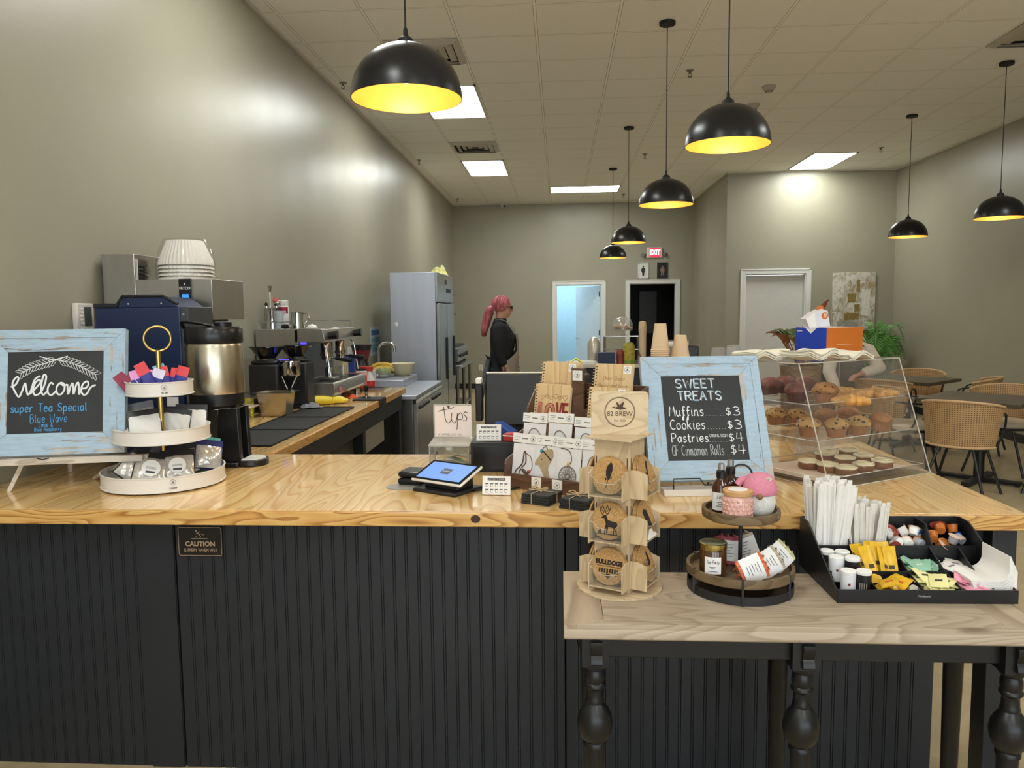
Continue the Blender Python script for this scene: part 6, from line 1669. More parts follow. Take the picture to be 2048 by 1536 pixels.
# register monitor seen from behind
t = thing('register_screen', 'back of the black register screen with a bright top edge behind the notebooks', 'monitor', (-0.165, 3.42, ZT), rad(-4))
b = B(); b.m = Matrix.Translation((0, 0, 0.12)) @ Matrix.Rotation(rad(-10), 4, 'X')
b.box(-0.175, -0.015, 0.0, 0.175, 0.015, 0.235)
obj('shell', b, pm('black_monitor_shell', '141213', 0.35, var=0.1), t, bev=0.006)
b = B(); b.m = Matrix.Translation((0, 0, 0.12)) @ Matrix.Rotation(rad(-10), 4, 'X')
b.box(-0.172, -0.012, 0.235, 0.172, 0.018, 0.242)
obj('top_edge', b, pm('cream_edge', 'ece4d2', 0.4), t, bev=0.002)
obj('stand', B().box(-0.08, -0.06, 0, 0.08, 0.10, 0.02).box(-0.04, 0.0, 0.02, 0.04, 0.03, 0.16), M_BLKM, t, bev=0.004)
obj('card_swipe', B().box(-0.215, -0.02, 0.14, -0.185, 0.03, 0.31), M_BLKM, t, bev=0.006)
obj('swipe_clip', B().box(-0.213, -0.022, 0.31, -0.187, 0.02, 0.335), M_PAPERW, t, bev=0.004)
t = thing('receipt_printer', 'black printer beside the register screen, mostly hidden by the walnut rack', 'printer', (0.085, 3.22, ZT))
obj('body', B().box(-0.07, -0.07, 0, 0.09, 0.07, 0.27), M_BLKM, t, bev=0.008)
t = thing('shaker_cup', 'dark grey lidded tumbler with a yellow tag behind the notebooks', 'tumbler', (0.075, 3.22, ZT + 0.2705))
obj('cup', B().lathe([(1e-6, 0), (0.036, 0), (0.043, 0.075), (0.046, 0.082), (1e-6, 0.082)], 28), pm('slate_plastic', '3a3d42', 0.4), t)
obj('lid', B().lathe([(0.047, 0.082), (0.047, 0.096), (0.036, 0.104), (0.034, 0.122), (1e-6, 0.124)], 28), pm('slate_plastic', '3a3d42', 0.4), t)
obj('strap', B().tube([(-0.012, -0.02, 0.124), (-0.03, -0.02, 0.15), (-0.01, -0.02, 0.163), (0.012, -0.02, 0.15), (0.01, -0.02, 0.124)], 0.009, 8, flat=0.5), pm('acid_yellow', 'c9d22a', 0.45), t)
# ------------------------------------------------------------------ walnut display rack
RK = thing('display_rack', 'dark walnut tiered rack full of packaged ornaments and notebooks', 'rack', (-0.205, 2.735, ZT), rad(-31))
RW, RD = 0.43, 0.30
side = [(0.0, 0.0), (0.0, 0.085), (0.012, 0.10), (0.06, 0.115), (0.075, 0.12), (0.075, 0.165), (0.09, 0.185), (0.14, 0.20), (0.15, 0.21), (0.15, 0.27), (0.21, 0.34), (RD, 0.36), (RD, 0.0)]
for x in (0.0, RW - 0.008):
 obj('side_panel', B().prismx(side, x, x + 0.008), M_WALNUT, RK, bev=0.002)
obj('front_lip', B().box(0.008, 0.0, 0.0, RW - 0.008, 0.008, 0.052), M_WALNUT, RK, bev=0.001)
for y, z in ((0.062, 0.115), (0.135, 0.19), (0.215, 0.27), (RD - 0.008, 0.36)):
 obj('divider', B().box(0.008, y, 0.0, RW - 0.008, y + 0.006, z), M_WALNUT, RK, bev=0.001)
for y0, y1, z in ((0.008, 0.062, 0.018), (0.068, 0.135, 0.085), (0.141, 0.215, 0.155), (0.221, RD - 0.008, 0.235)):
 obj('shelf', B().box(0.008, y0, z, RW - 0.008, y1, z + 0.005), M_WALNUT, RK)
obj('centre_post', B().box(0.155, 0.222, 0.0, 0.205, 0.232, 0.42), M_WALNUT, RK)
pl = obj('price_label', B().box(0.16, 0.2195, 0.375, 0.20, 0.2215, 0.412), M_STICK, RK)
emblem(pl, (0.18, 0.2194, 0.396), (0, 0, 0), 0.011)
for x in (0.12, 0.205):
 pl = obj('price_label', B().box(x, -0.002, 0.008, x + 0.04, 0.0, 0.05), M_STICK, RK)
 emblem(pl, (x + 0.02, -0.0022, 0.031), (0, 0, 0), 0.011)
 text('$10.00', 0.008, pl, (x + 0.02, -0.0022, 0.0135), (PI / 2, 0, 0), M_INK)
bpy.context.view_layer.update()
RM = Matrix.Translation((-0.205, 2.735, ZT)) @ Matrix.Rotation(rad(-31), 4, 'Z')
M_CARD = pm('white_backing_card', 'e7e3e2', 0.55, var=0.02); M_KRAFT = pm('kraft_card', 'b08a62', 0.7)
M_LASER = pm('laser_cut_wood', 'b29a78', 0.6, var=0.12, vs=40); M_TWINE = pm('brown_cord', '6e5a4c', 0.8); M_FILM = clear('crinkled_film', tint=(1, 1, 1, 1), rough=0.12, refl=0.08)
def ornament(u, v, z, kind, label, lean=-9, dx=0, card=M_CARD, w=0.105, h=0.168, tw=0.0):
 p = RM @ Vector((u, v, z))
 t = thing('ornament_pack', label, 'ornament pack', p, rad(-31) + tw, 'packaged ornaments on the walnut rack', rx=rad(lean))
 obj('card', B().box(-w / 2 + 0.004, -0.001, 0.002, w / 2 - 0.004, 0.001, h * 0.78), card, t)
 hb = obj('header', B().box(-w / 2, -0.0035, h * 0.80, w / 2, 0.0015, h), M_PAPERW, t)
 obj('hanger_slot', B().box(-0.012, -0.0038, h * 0.885, 0.012, -0.0034, h * 0.905), pm('slot_grey', '5d5a58', 0.6), hb)
 emblem(hb, (w * 0.33, -0.0038, h * 0.895), (0, 0, 0), 0.010)
 ln = B()
 for k in range(3):
  ln.box(-w * 0.44, -0.0039, h * (0.925 - 0.035 * k), -w * (0.2 + 0.03 * k), -0.0035, h * (0.932 - 0.035 * k))
 obj('print', ln, M_INK, hb)
 obj('film', B().grid(lambda a, c: ((a - 0.5) * w, -0.0075 - 0.0025 * math.sin(PI * a) * math.sin(PI * c) - 0.0016 * noise.noise(Vector((a * 6 + u * 30, c * 7, z * 9))), c * h * 0.80), 14, 16), M_FILM, t)
 b = B(); y0, y1 = -0.0052, -0.0022
 if kind == 'bird':
  b.tube(spline([(-0.036, -0.003, 0.01), (-0.03, -0.003, 0.032), (-0.005, -0.003, 0.06), (0.0, -0.003, 0.10), (0.006, -0.003, 0.10), (0.01, -0.003, 0.066), (-0.006, -0.003, 0.045)], 5), 0.0024, 6)
  for k in range(4):
   b.tube(spline([(-0.012 + k * 0.008, -0.003, 0.04 - 0.003 * k), (0.0 + k * 0.009, -0.003, 0.032 - 0.004 * k), (0.018 + k * 0.005, -0.003, 0.006)], 4), 0.002, 6)
  b.tube([(0.0 + 0.016 * math.cos(q / 12 * 2 * PI), -0.003, 0.024 + 0.016 * math.sin(q / 12 * 2 * PI)) for q in range(12)], 0.0018, 6, closed=True)
  obj('cut_shape', b, pm('dark_laser_wood', '5a4438', 0.6), t)
  obj('cord', B().tube(spline([(0.003, -0.003, 0.10), (0.03, -0.003, 0.085), (0.038, -0.003, 0.05), (0.028, -0.003, 0.028)], 5), 0.0014, 6), M_TWINE, t)
  obj('bead', B().sphere((0.026, -0.005, 0.033), 0.006), pm('red_bead', 'a83c34', 0.4), t)
 elif kind == 'ghost':
  pts = [(0.005, 0.118), (0.022, 0.122), (0.028, 0.095), (0.016, 0.07), (0.01, 0.05), (0.02, 0.02), (0.026, 0.004), (0.012, 0.004), (-0.008, 0.03), (-0.03, 0.062), (-0.044, 0.06), (-0.042, 0.075), (-0.032, 0.088), (-0.02, 0.105), (-0.01, 0.114)]
  pts = [(p.x, p.z) for p in spline([(x, 0, z) for x, z in pts], 3, closed=True)]
  b.prismy(pts, y0, y1)
  obj('cut_shape', b, M_LASER, t, smooth=False)
  c = B()
  for k in range(26):
   x, zz = -0.018 + 0.04 * ((k * 0.618) % 1), 0.082 + 0.034 * ((k * 0.382) % 1)
   c.prismy([(x - 0.003, zz), (x, zz + 0.003), (x + 0.003, zz), (x, zz - 0.003)], y0 - 0.0004, y0)
  obj('cut_pattern', c, pm('burnt_cut', '3a2d22', 0.7), t, smooth=False)
  obj('cord', B().tube(spline([(-0.018, -0.004, 0.108), (-0.014, -0.004, 0.125), (-0.002, -0.004, 0.128), (0.004, -0.004, 0.116)], 5), 0.0014, 6), M_TWINE, t)
  obj('bead', B().sphere((-0.02, -0.006, 0.112), 0.006), pm('teal_bead', '2c7f98', 0.4), t)
 elif kind == 'flower':
  cz, R = 0.036, 0.034
  for r_, th in ((R, 0.0028), (0.009, 0.006)):
   b.tube([(r_ * math.cos(2 * PI * k / 32), -0.003, cz + r_ * math.sin(2 * PI * k / 32)) for k in range(32)], th * 0.7, 6, closed=True)
  for ring_, n_, r0, r1, ww in ((0, 10, 0.010, 0.022, 0.004), (1, 14, 0.018, 0.033, 0.004)):
   for k in range(n_):
    a = 2 * PI * (k + 0.5 * ring_) / n_
    c_, s_ = math.cos(a), math.sin(a)
    lp = []
    for q in range(8):
     f = q / 8 * 2 * PI
     rr_ = (r0 + r1) / 2 + (r1 - r0) / 2 * math.cos(f); tt = ww * math.sin(f)
     lp.append((rr_ * c_ - tt * s_, -0.003, cz + rr_ * s_ + tt * c_))
    b.tube(lp, 0.0009, 5, closed=True)
  obj('cut_shape', b, pm('grey_laser_wood', '8a7c70', 0.6), t)
  obj('cord', B().tube(spline([(0.0, -0.003, 0.072), (0.012, -0.003, 0.09), (0.004, -0.003, 0.12), (-0.02, -0.003, 0.13), (-0.034, -0.003, 0.128)], 5), 0.0016, 6), M_TWINE, t)
  obj('bead', B().sphere((0.002, -0.005, 0.078), 0.006), pm('yellow_bead', 'd2ab52', 0.4), t)
 else:
  obj('cord', B().tube(spline([(-0.03, -0.003, 0.05), (-0.02, -0.003, 0.10), (0.0, -0.003, 0.112), (0.02, -0.003, 0.10), (0.036, -0.003, 0.075)], 5), 0.0018, 6), pm('grey_cord', '8b8178', 0.8), t)
 return t
ornament(0.058, 0.034, 0.024, 'bird', 'packaged dark wire bird ornament, front row, leftmost on the walnut rack')
ornament(0.152, 0.036, 0.024, 'ghost', 'packaged plain wooden ornament with teal bead, front row of the walnut rack')
ornament(0.246, 0.030, 0.024, 'flower', 'packaged round cut flower ornament with yellow bead, front row of the walnut rack')
ornament(0.345, 0.036, 0.024, 'loop', 'packaged ornament at the right end of the front row, behind the coaster stand')
ornament(0.060, 0.098, 0.091, 'loop', 'packaged ornament on a white card, second row, leftmost on the walnut rack')
ornament(0.075, 0.120, 0.090, 'loop', 'packaged ornament on a kraft card behind the leftmost one of the second row', card=M_KRAFT)
ornament(0.168, 0.100, 0.091, 'loop', 'packaged ornament with tall header, second row, in the middle of the walnut rack', h=0.176)
ornament(0.275, 0.104, 0.089, 'loop', 'packaged ornament at the right of the second row, beside the coaster stand')
M_BIRCH = wood('birch_cover', ('dcc197', 'd3b588', 'c2a071', '8f6a40'), 'Z', ring=7, freq=2.2, rough=0.5, knots=False, var=0.25)
M_BURN = pm('burnt_engraving', '8a6238', 0.7); M_REDINK = pm('dark_red_print', '8c2f2a', 0.6, var=0.2, vs=80); M_PINKINK = pm('dusty_pink_print', 'b06a58', 0.6, var=0.2, vs=80)
def notebook(u, v, z, label, deco, w=0.150, h=0.200, lean=-10, first=True):
 p = RM @ Vector((u, v, z))
 t = thing('notebook', label, 'notebook', p, rad(-29), 'birch notebooks on the walnut rack', rx=rad(lean))
 obj('cover', B().box(-w / 2, -0.003, 0, w / 2, 0, h), M_BIRCH, t, bev=0.001)
 obj('pages', B().box(-w / 2 + 0.006, 0, 0.003, w / 2 - 0.004, 0.010, h - 0.003), pm('page_block', 'e6dcc6', 0.7, var=0.15, vs=300, stretch=(1, 1, 0.02)), t)
 obj('back_cover', B().box(-w / 2, 0.010, 0, w / 2, 0.013, h), M_BIRCH, t, bev=0.001)
 co = obj('spiral', B(), M_BLKM, t) if False else None
 b = B()
 for k in range(17):
  zz = 0.012 + k * (h - 0.024) / 16
  b.tube([(-w / 2 + 0.003 + 0.0085 * math.cos(2 * PI * q / 10) - 0.004, 0.005 + 0.0085 * math.sin(2 * PI * q / 10), zz + 0.0012 * math.sin(2 * PI * q / 10)) for q in range(10)], 0.0014, 5, closed=True)
 obj('spiral_binding', b, pm('brass_wire', '8f7a55', 0.35, 0.8), t)
 hb = B()
 for k in range(17):
  zz = 0.012 + k * (h - 0.024) / 16
  hb.box(-w / 2 + 0.005, -0.0034, zz - 0.0025, -w / 2 + 0.010, -0.003, zz + 0.0025)
 obj('punched_holes', hb, M_INK, t)
 if deco != 'love':
  st = obj('price_sticker', B().box(w / 2 - 0.036, -0.0036, h - 0.034, w / 2 - 0.006, -0.003, h - 0.006), M_STICK, t)
  emblem(st, (w / 2 - 0.021, -0.0038, h - 0.020), (0, 0, 0), 0.010)
 b = B()
 if deco == 'worthy':
  scribe(b, 'WORTHY', 0.008, -0.0032, h * 0.55, 0.012, 0.0006, anchor='c', arc=-0.02)
  b.tube(spline([(-0.045, -0.0032, h * 0.50), (-0.036, -0.0032, h * 0.52), (-0.04, -0.0032, h * 0.47), (-0.02, -0.0032, h * 0.49)], 4), 0.0006, 5)
  b.tube(spline([(0.03, -0.0032, h * 0.50), (0.045, -0.0032, h * 0.52), (0.06, -0.0032, h * 0.55), (0.066, -0.0032, h * 0.60), (0.058, -0.0032, h * 0.60), (0.056, -0.0032, h * 0.56)], 4), 0.0006, 5)
  obj('lettering', b, M_BURN, t)
 elif deco == 'grace':
  scribe(b, 'Draw Grace', 0.004, -0.0032, h * 0.70, 0.015, 0.0007, anchor='c', slant=0.3, sx=0.82)
  scribe(b, 'Mercy and Love', 0.0, -0.0032, h * 0.56, 0.015, 0.0007, anchor='c', slant=0.3, sx=0.82)
  obj('lettering', b, M_BURN, t)
 elif deco == 'special':
  scribe(b, 'Special Notes', 0.0, -0.0032, h * 0.62, 0.014, 0.0007, anchor='c', slant=0.25, sx=0.85)
  obj('lettering', b, M_BURN, t)
 elif deco == 'love':
  pass
  for (cx, cz, s_, mm) in ((-0.042, 0.128, 0.9, M_PINKINK), (-0.022, 0.132, 0.8, M_BURN), (-0.004, 0.128, 0.9, M_BURN), (0.016, 0.134, 1.1, M_REDINK), (0.034, 0.128, 0.8, M_BURN), (0.055, 0.130, 1.2, M_REDINK)):
   hp = [(0.0, -0.010), (0.008, 0.0), (0.0085, 0.006), (0.004, 0.008), (0.0, 0.004), (-0.004, 0.008), (-0.0085, 0.006), (-0.008, 0.0)]
   obj('heart', B().tube([(cx + x * s_, -0.0033, cz + z_ * s_) for x, z_ in hp], 0.0009, 5, closed=True, flat=0.4, up=(0, 1, 0)), mm, t)
  L = B()
  L.box(-0.058, -0.0036, 0.04, -0.040, -0.003, 0.112)
  L.box(-0.058, -0.0036, 0.04, -0.020, -0.003, 0.054)
  obj('letter', L, M_PINKINK, t)
  for r_, mm in ((0.020, M_REDINK), (0.014, M_PINKINK), (0.008, M_REDINK)):
   ob = B().tube([(-0.006 + r_ * math.cos(PI * q / 10), -0.0034, 0.085 + r_ * 1.1 * math.sin(PI * q / 10)) for q in range(11)], 0.0022, 6, flat=0.3, up=(0, 1, 0))
   ob.tube([(-0.006 - r_, -0.0034, 0.085), (-0.006 - r_, -0.0034, 0.045)], 0.0022, 6, flat=0.3, up=(0, 1, 0))
   ob.tube([(-0.006 + r_, -0.0034, 0.085), (-0.006 + r_, -0.0034, 0.045)], 0.0022, 6, flat=0.3, up=(0, 1, 0))
   obj('letter', ob, mm, t)
  obj('letter', B().prismy([(0.018, 0.112), (0.027, 0.112), (0.033, 0.072), (0.039, 0.112), (0.047, 0.112), (0.036, 0.04), (0.029, 0.04)], -0.0036, -0.003), M_REDINK, t, smooth=False)
  Eb = B().box(0.046, -0.0036, 0.04, 0.056, -0.003, 0.112)
  for zz in (0.04, 0.07, 0.10):
   Eb.box(0.046, -0.0036, zz, 0.071, -0.003, zz + 0.012)
  obj('letter', Eb, M_REDINK, t)
  for ch in list(t.children):
   if ch.name.startswith(('heart', 'letter')):
    ch.location.z += 0.022
 return t
notebook(0.085, 0.176, 0.160, 'spiral birch notebook printed with red LOVE letters and hearts', 'love')
notebook(0.080, 0.198, 0.160, 'birch notebook right behind the one with the LOVE print', 'plain')
notebook(0.078, 0.238, 0.240, 'taller standing birch notebook engraved WORTHY, at the back left of the rack', 'worthy')
notebook(0.076, 0.266, 0.240, 'birch notebook behind the WORTHY one at the back of the rack', 'plain')
notebook(0.315, 0.176, 0.160, 'birch notebook engraved in script behind the coaster stand header', 'special')
notebook(0.305, 0.240, 0.240, 'darker birch notebook engraved Draw Grace, Mercy and Love, back right of the rack', 'grace')
# slate coasters tied in bundles
M_SLATE = pm('black_slate', '242527', 0.6, var=0.2, vs=60, bump=0.3, bs_=70); M_JUTE = pm('jute_twine', 'c2a67e', 0.85, var=0.15, vs=200)
rr = random.Random(12)
def slates(x, y, rz, side):
 order = ('bottom', 'second from the bottom', 'third from the bottom', 'top')
 for k in range(4):
  t = thing('slate_coaster', '%s slate coaster of the bundle %s' % (order[k], side), 'coaster', (x + rr.uniform(-0.002, 0.002), y + rr.uniform(-0.002, 0.002), ZT + 0.0005 + k * 0.0085), rz + rr.uniform(-0.03, 0.03), 'tied slate coasters')
  pts = []
  for e in range(4):
   for q in range(6):
    a = -0.05 + 0.1 * q / 6
    pp = [(a, -0.05), (0.05, a), (-a, 0.05), (-0.05, -a)][e]
    pts.append((pp[0] + rr.uniform(-0.0018, 0.0018), pp[1] + rr.uniform(-0.0018, 0.0018)))
  obj('slate', B().prism(pts, 0, 0.0072), M_SLATE, t, smooth=False)
  if k == 3:
   g = B()
   for q in range(5):
    g.tube([(-0.03 + 0.014 * q, -0.025 + 0.01 * (q % 2), 0.0075), (-0.02 + 0.014 * q, 0.0, 0.0075), (-0.034 + 0.016 * q, 0.025, 0.0075)], 0.0009, 5, flat=0.4, up=(0, 0, 1))
   obj('engraving', g, pm('grey_engraving', '6a665f', 0.7), t)
 H = 0.0355
 tw = thing('twine_tie', 'jute twine tied round the slates %s' % side, 'twine', (x, y, ZT + 0.0005), rz)
 o_ = 0.0525
 obj('loop', B().tube([(-0.012, -o_, 0.0015), (-0.012, -o_, H), (-0.012, o_, H), (-0.012, o_, 0.0015)], 0.0014, 6), M_JUTE, tw)
 obj('loop', B().tube([(-o_, 0.006, 0.0015), (-o_, 0.006, H), (o_, 0.006, H), (o_, 0.006, 0.0015)], 0.0014, 6), M_JUTE, tw)
 bw = B()
 for s_ in (-1, 1):
  bw.tube(spline([(-0.012, 0.006, H + 0.002), (-0.012 + s_ * 0.018, 0.018, H + 0.010), (-0.012 + s_ * 0.03, 0.004, H + 0.008), (-0.012, 0.006, H + 0.003)], 5), 0.0018, 6)
  bw.tube(spline([(-0.012, 0.006, H + 0.002), (-0.012 + s_ * 0.012, -0.014, H + 0.004), (-0.012 + s_ * 0.024, -0.022, H + 0.003)], 4), 0.0015, 6)
 bw.sphere((-0.012, 0.006, H + 0.004), 0.005)
 obj('bow', bw, M_JUTE, tw)
slates(-0.062, 2.515, rad(-27), 'below the walnut rack label')
slates(0.062, 2.452, rad(-27), 'beside the coaster stand')
# ------------------------------------------------------------------ things on the console table
ZC0 = 0.7705
M_PLY = wood('pale_plywood', ('d3bd9b', 'cbb492', 'bba482', '9a8462'), 'X', ring=9, freq=3.0, rough=0.55, knots=False, var=0.25)
M_PLYZ = wood('pale_plywood_upright', ('cdb694', 'c4ad8a', 'b49c78', '9a8462'), 'Z', ring=9, freq=3.0, rough=0.55, knots=False, var=0.25)
M_PLYE = pm('plywood_edge', 'dcc8a6', 0.6, var=0.1, vs=80)
M_ENGR = pm('dark_engraving', '4b3728', 0.7)
def cork_mat():
 m, nt, bs = newmat('cork')
 v = node(nt, 'ShaderNodeTexVoronoi', i_Scale=420.0)
 nt.links.new(coords(nt), v.inputs['Vector'])
 n = node(nt, 'ShaderNodeTexNoise', i_Scale=180.0, i_Detail=3.0)
 nt.links.new(coords(nt), n.inputs['Vector'])
 c = ramp(nt, v.outputs['Color'], [(0.15, '96713f'), (0.5, 'b58a55'), (0.9, 'c39c68')])
 nt.links.new(mixc(nt, math_n(nt, 'MULTIPLY', n.outputs['Fac'], 0.4), c, 'a67e4b'), bs.inputs['Base Color'])
 bs.inputs['Roughness'].default_value = 0.85
 bumpn(nt, bs, v.outputs['Distance'], 0.2)
 return m
M_CORK = cork_mat()
M_CBLK = pm('black_coaster_print', '231a14', 0.7)
SX, SY, SR = 0.163, 2.115, rad(-27)
t = thing('coaster_stand', 'four sided plywood coaster stand with an engraved header on the console table', 'display stand', (SX, SY, ZC0), SR)
obj('base_disc', B().lathe([(1e-6, 0), (0.118, 0), (0.118, 0.005), (1e-6, 0.005)], 64), M_PLY, t)
hw = 0.052
for k in range(4):
 b = B(); b.m = Matrix.Rotation(k * PI / 2, 4, 'Z')
 b.box(-hw, -hw, 0.005, hw - 0.003, -hw + 0.003, 0.425)
 obj('pillar_panel', b, M_PLYZ, t)
 sb = B(); sb.m = Matrix.Rotation(k * PI / 2, 4, 'Z')
 for z in (0.07, 0.205, 0.335):
  sb.box(-hw + 0.004, -hw - 0.0006, z - 0.0, -hw + 0.007, -hw + 0.0002, z + 0.04).box(hw - 0.010, -hw - 0.0006, z, hw - 0.007, -hw + 0.0002, z + 0.04)
 obj('slot', sb, M_ENGR, t)
obj('top_plate', B().prism([(-0.072, -0.075), (0.066, -0.082), (0.072, 0.072), (-0.072, 0.072)], 0.425, 0.4285), M_PLY, t)
hp = [(-0.078, 0.4285), (0.078, 0.4285)]
for cx, cz, a0 in ((0.066, 0.537, 0), (-0.066, 0.537, 90)):
 hp += [(cx + 0.012 * math.cos(rad(a0 + q * 18)), cz + 0.012 * math.sin(rad(a0 + q * 18))) for q in range(6)]
hd = obj('header_board', B().prismy(hp, -0.0018, 0.0018), M_PLY, t, bev=0.0005)
hd.location = (0, 0.0, 0); hd.rotation_euler = (0, 0, rad(24))
em = B()
for r_ in (0.0415, 0.0395):
 em.tube([(r_ * math.cos(2 * PI * k / 48), -0.002, 0.492 + r_ * math.sin(2 * PI * k / 48)) for k in range(48)], 0.0007, 5, closed=True, flat=0.4, up=(0, 1, 0))
s_ = 0.0036
duck = [(-6.2, 1.0), (-4.2, 1.9), (-3.0, 1.4), (-1.4, 1.7), (-2.6, 6.2), (-1.0, 5.0), (0.2, 3.0), (1.0, 4.2), (3.4, 6.4), (3.2, 4.0), (2.6, 1.6), (5.6, 0.9), (4.0, -0.4), (0.4, -0.9), (-2.4, 0.0), (-4.6, 0.7)]
em.prismy([(x * s_ - 0.001, 0.501 + z * s_ * 0.9) for x, z in duck], -0.0023, -0.0018)
eo = obj('emblem', em, M_ENGR, hd, smooth=False)
text('82 BREW', 0.0185, hd, (0, -0.002, 0.4865), (PI / 2, 0, 0), M_ENGR, sx=0.95)
text('Est. 2020', 0.0085, hd, (0, -0.002, 0.468), (PI / 2, 0, 0), M_ENGR)
POCK = []
for lev, z in enumerate((0.022, 0.148, 0.272)):
 for k in range(4):
  M = Matrix.Rotation(k * PI / 2, 4, 'Z')
  pk = B(); pk.m = M
  D = 0.045
  pk.box(-0.049, -hw - D, z, 0.049, -hw, z + 0.003)
  pk.prismx([(-hw, z - 0.006), (-hw - D - 0.003, z - 0.006), (-hw - D - 0.003, z + 0.062), (-hw - D * 0.5, z + 0.071), (-hw, z + 0.071)], -0.050, -0.047)
  pk.prismx([(-hw, z - 0.006), (-hw - D - 0.003, z - 0.006), (-hw - D - 0.003, z + 0.062), (-hw - D * 0.5, z + 0.071), (-hw, z + 0.071)], 0.047, 0.050)
  po = obj('pocket', pk, M_PLYZ, t, smooth=False)
  pk = B(); pk.m = M
  yb = -hw - D + 0.001
  pts = [(-0.047, z + 0.003), (0.047, z + 0.003), (0.047, z + 0.056), (0.036, z + 0.052), (0.026, z + 0.040), (0.0, z + 0.037), (-0.026, z + 0.040), (-0.036, z + 0.052), (-0.047, z + 0.056)]
  pk.prismy(pts, yb, yb + 0.0015)
  obj('clear_front', pk, M_ACR, po, smooth=False)
  pe = B(); pe.m = M
  pe.tube([(p[0], yb, p[1]) for p in pts[2:]], 0.0009, 5)
  obj('clear_rim', pe, M_ACRE, po)
def cork_coaster(kind, label, M0, lean, dy, spin=0):
 """one cork disc in its pocket; M0 is the pocket face frame (x right, -y out)"""
 W = Matrix.Translation((SX, SY, ZC0)) @ Matrix.Rotation(SR, 4, 'Z') @ M0 @ Matrix.Translation((0, dy, 0.0515)) @ Matrix.Rotation(lean, 4, 'X')
 t = thing('cork_coaster', label, 'coaster', W.to_translation(), 0, 'cork coasters in the stand')
 t.rotation_euler = W.to_euler()
 b = B()
 prof = [(-0.0045, 0.0001)]
 c = [(0.05 * math.cos(2 * PI * q / 48), 0.05 * math.sin(2 * PI * q / 48)) for q in range(48)]
 b.prismy(c, -0.0024, 0.0024)
 obj('disc', b, M_CORK, t)
 if not kind:
  return t
 g = B(); y0, y1 = -0.0028, -0.0023
 P = lambda pts: g.prismy(pts, y0, y1)
 if kind == 'feather':
  P([(x, z) for x, z in ((0.004, 0.038), (0.009, 0.030), (0.010, 0.016), (0.007, 0.004), (0.003, -0.010), (-0.002, -0.012), (-0.008, 0.0), (-0.009, 0.014), (-0.006, 0.026))])
  g.tube([(0.002, -0.003, 0.034), (0.0, -0.003, 0.0), (-0.006, -0.003, -0.034)], 0.0011, 6)
  P([(-0.012, -0.004), (-0.004, -0.008), (-0.008, -0.014)]); P([(0.009, 0.0), (0.003, -0.008), (0.009, -0.006)])
 elif kind == 'deer':
  P([(-0.018, 0.012), (-0.008, 0.014), (-0.002, 0.002), (0.012, 0.0), (0.024, -0.002), (0.027, -0.010), (0.024, -0.016), (0.027, -0.034), (0.024, -0.036), (0.020, -0.020), (0.010, -0.016), (0.000, -0.016), (-0.001, -0.034), (-0.004, -0.036), (-0.006, -0.018), (-0.009, -0.004), (-0.014, 0.006), (-0.022, 0.006)])
  g.tube([(0.017, -0.0028, -0.018), (0.016, -0.0028, -0.034)], 0.0018, 6); g.tube([(-0.008, -0.0028, -0.012), (-0.009, -0.0028, -0.034)], 0.0018, 6)
  for s in (-1, 1):
   bx = -0.013
   g.tube(spline([(bx, -0.0028, 0.012), (bx + s * 0.010, -0.0028, 0.020), (bx + s * 0.016, -0.0028, 0.036)], 4), 0.0011, 6)
   for q in (0.3, 0.55, 0.8):
    g.tube([(bx + s * 0.014 * q, -0.0028, 0.012 + 0.022 * q), (bx + s * (0.014 * q - 0.005), -0.0028, 0.028 + 0.016 * q)], 0.0009, 5)
  P([(-0.030, -0.033), (-0.022, -0.020), (-0.018, -0.034)])
  P([(-0.032, -0.037), (0.034, -0.037), (0.028, -0.034), (-0.028, -0.034)])
 elif kind == 'dogs':
  pass
 elif kind == 'flag':
  P([(-0.010, -0.03), (-0.006, -0.03), (0.016, 0.024), (0.022, 0.03), (0.012, 0.034), (0.004, 0.02)]); P([(-0.02, -0.02), (-0.01, -0.024), (0.0, 0.0), (-0.008, 0.006)])
 elif kind == 'dog':
  P([(-0.020, -0.030), (-0.014, 0.0), (-0.016, 0.02), (-0.004, 0.026), (0.010, 0.022), (0.016, 0.004), (0.020, -0.030), (0.008, -0.022), (0.0, -0.032), (-0.008, -0.022)])
 elif kind == 'script':
  scribe(g, 'Wild', -0.026, -0.0027, -0.008, 0.018, 0.0013, slant=0.2)
  P([(0.010, -0.012), (0.026, -0.006), (0.022, 0.02), (0.014, 0.034), (0.012, 0.016)])
 if kind != 'dogs':
  obj('print', g, M_CBLK, t, smooth=False)
 else:
  o = text('BULLDOGS', 0.0165, t, (0, -0.0028, 0.010), (PI / 2, 0, 0), M_CBLK, bold=0.0012, sx=0.95, ext=0.0003)
  g.box(-0.034, y0, -0.001, 0.034, y1, 0.0005).box(-0.030, y0, -0.024, -0.008, y1, -0.0225).box(0.008, y0, -0.024, 0.030, y1, -0.0225)
  for q in range(8):
   g.box(-0.028 + q * 0.0075, y0, -0.018, -0.023 + q * 0.0075, y1, -0.006)
  P([(-0.006, -0.020), (0.006, -0.020), (0.007, -0.028), (0.0, -0.033), (-0.007, -0.028)])
  obj('print', g, M_CBLK, t, smooth=False)
 return t
FACE = [Matrix.Rotation(k * PI / 2, 4, 'Z') for k in range(4)]
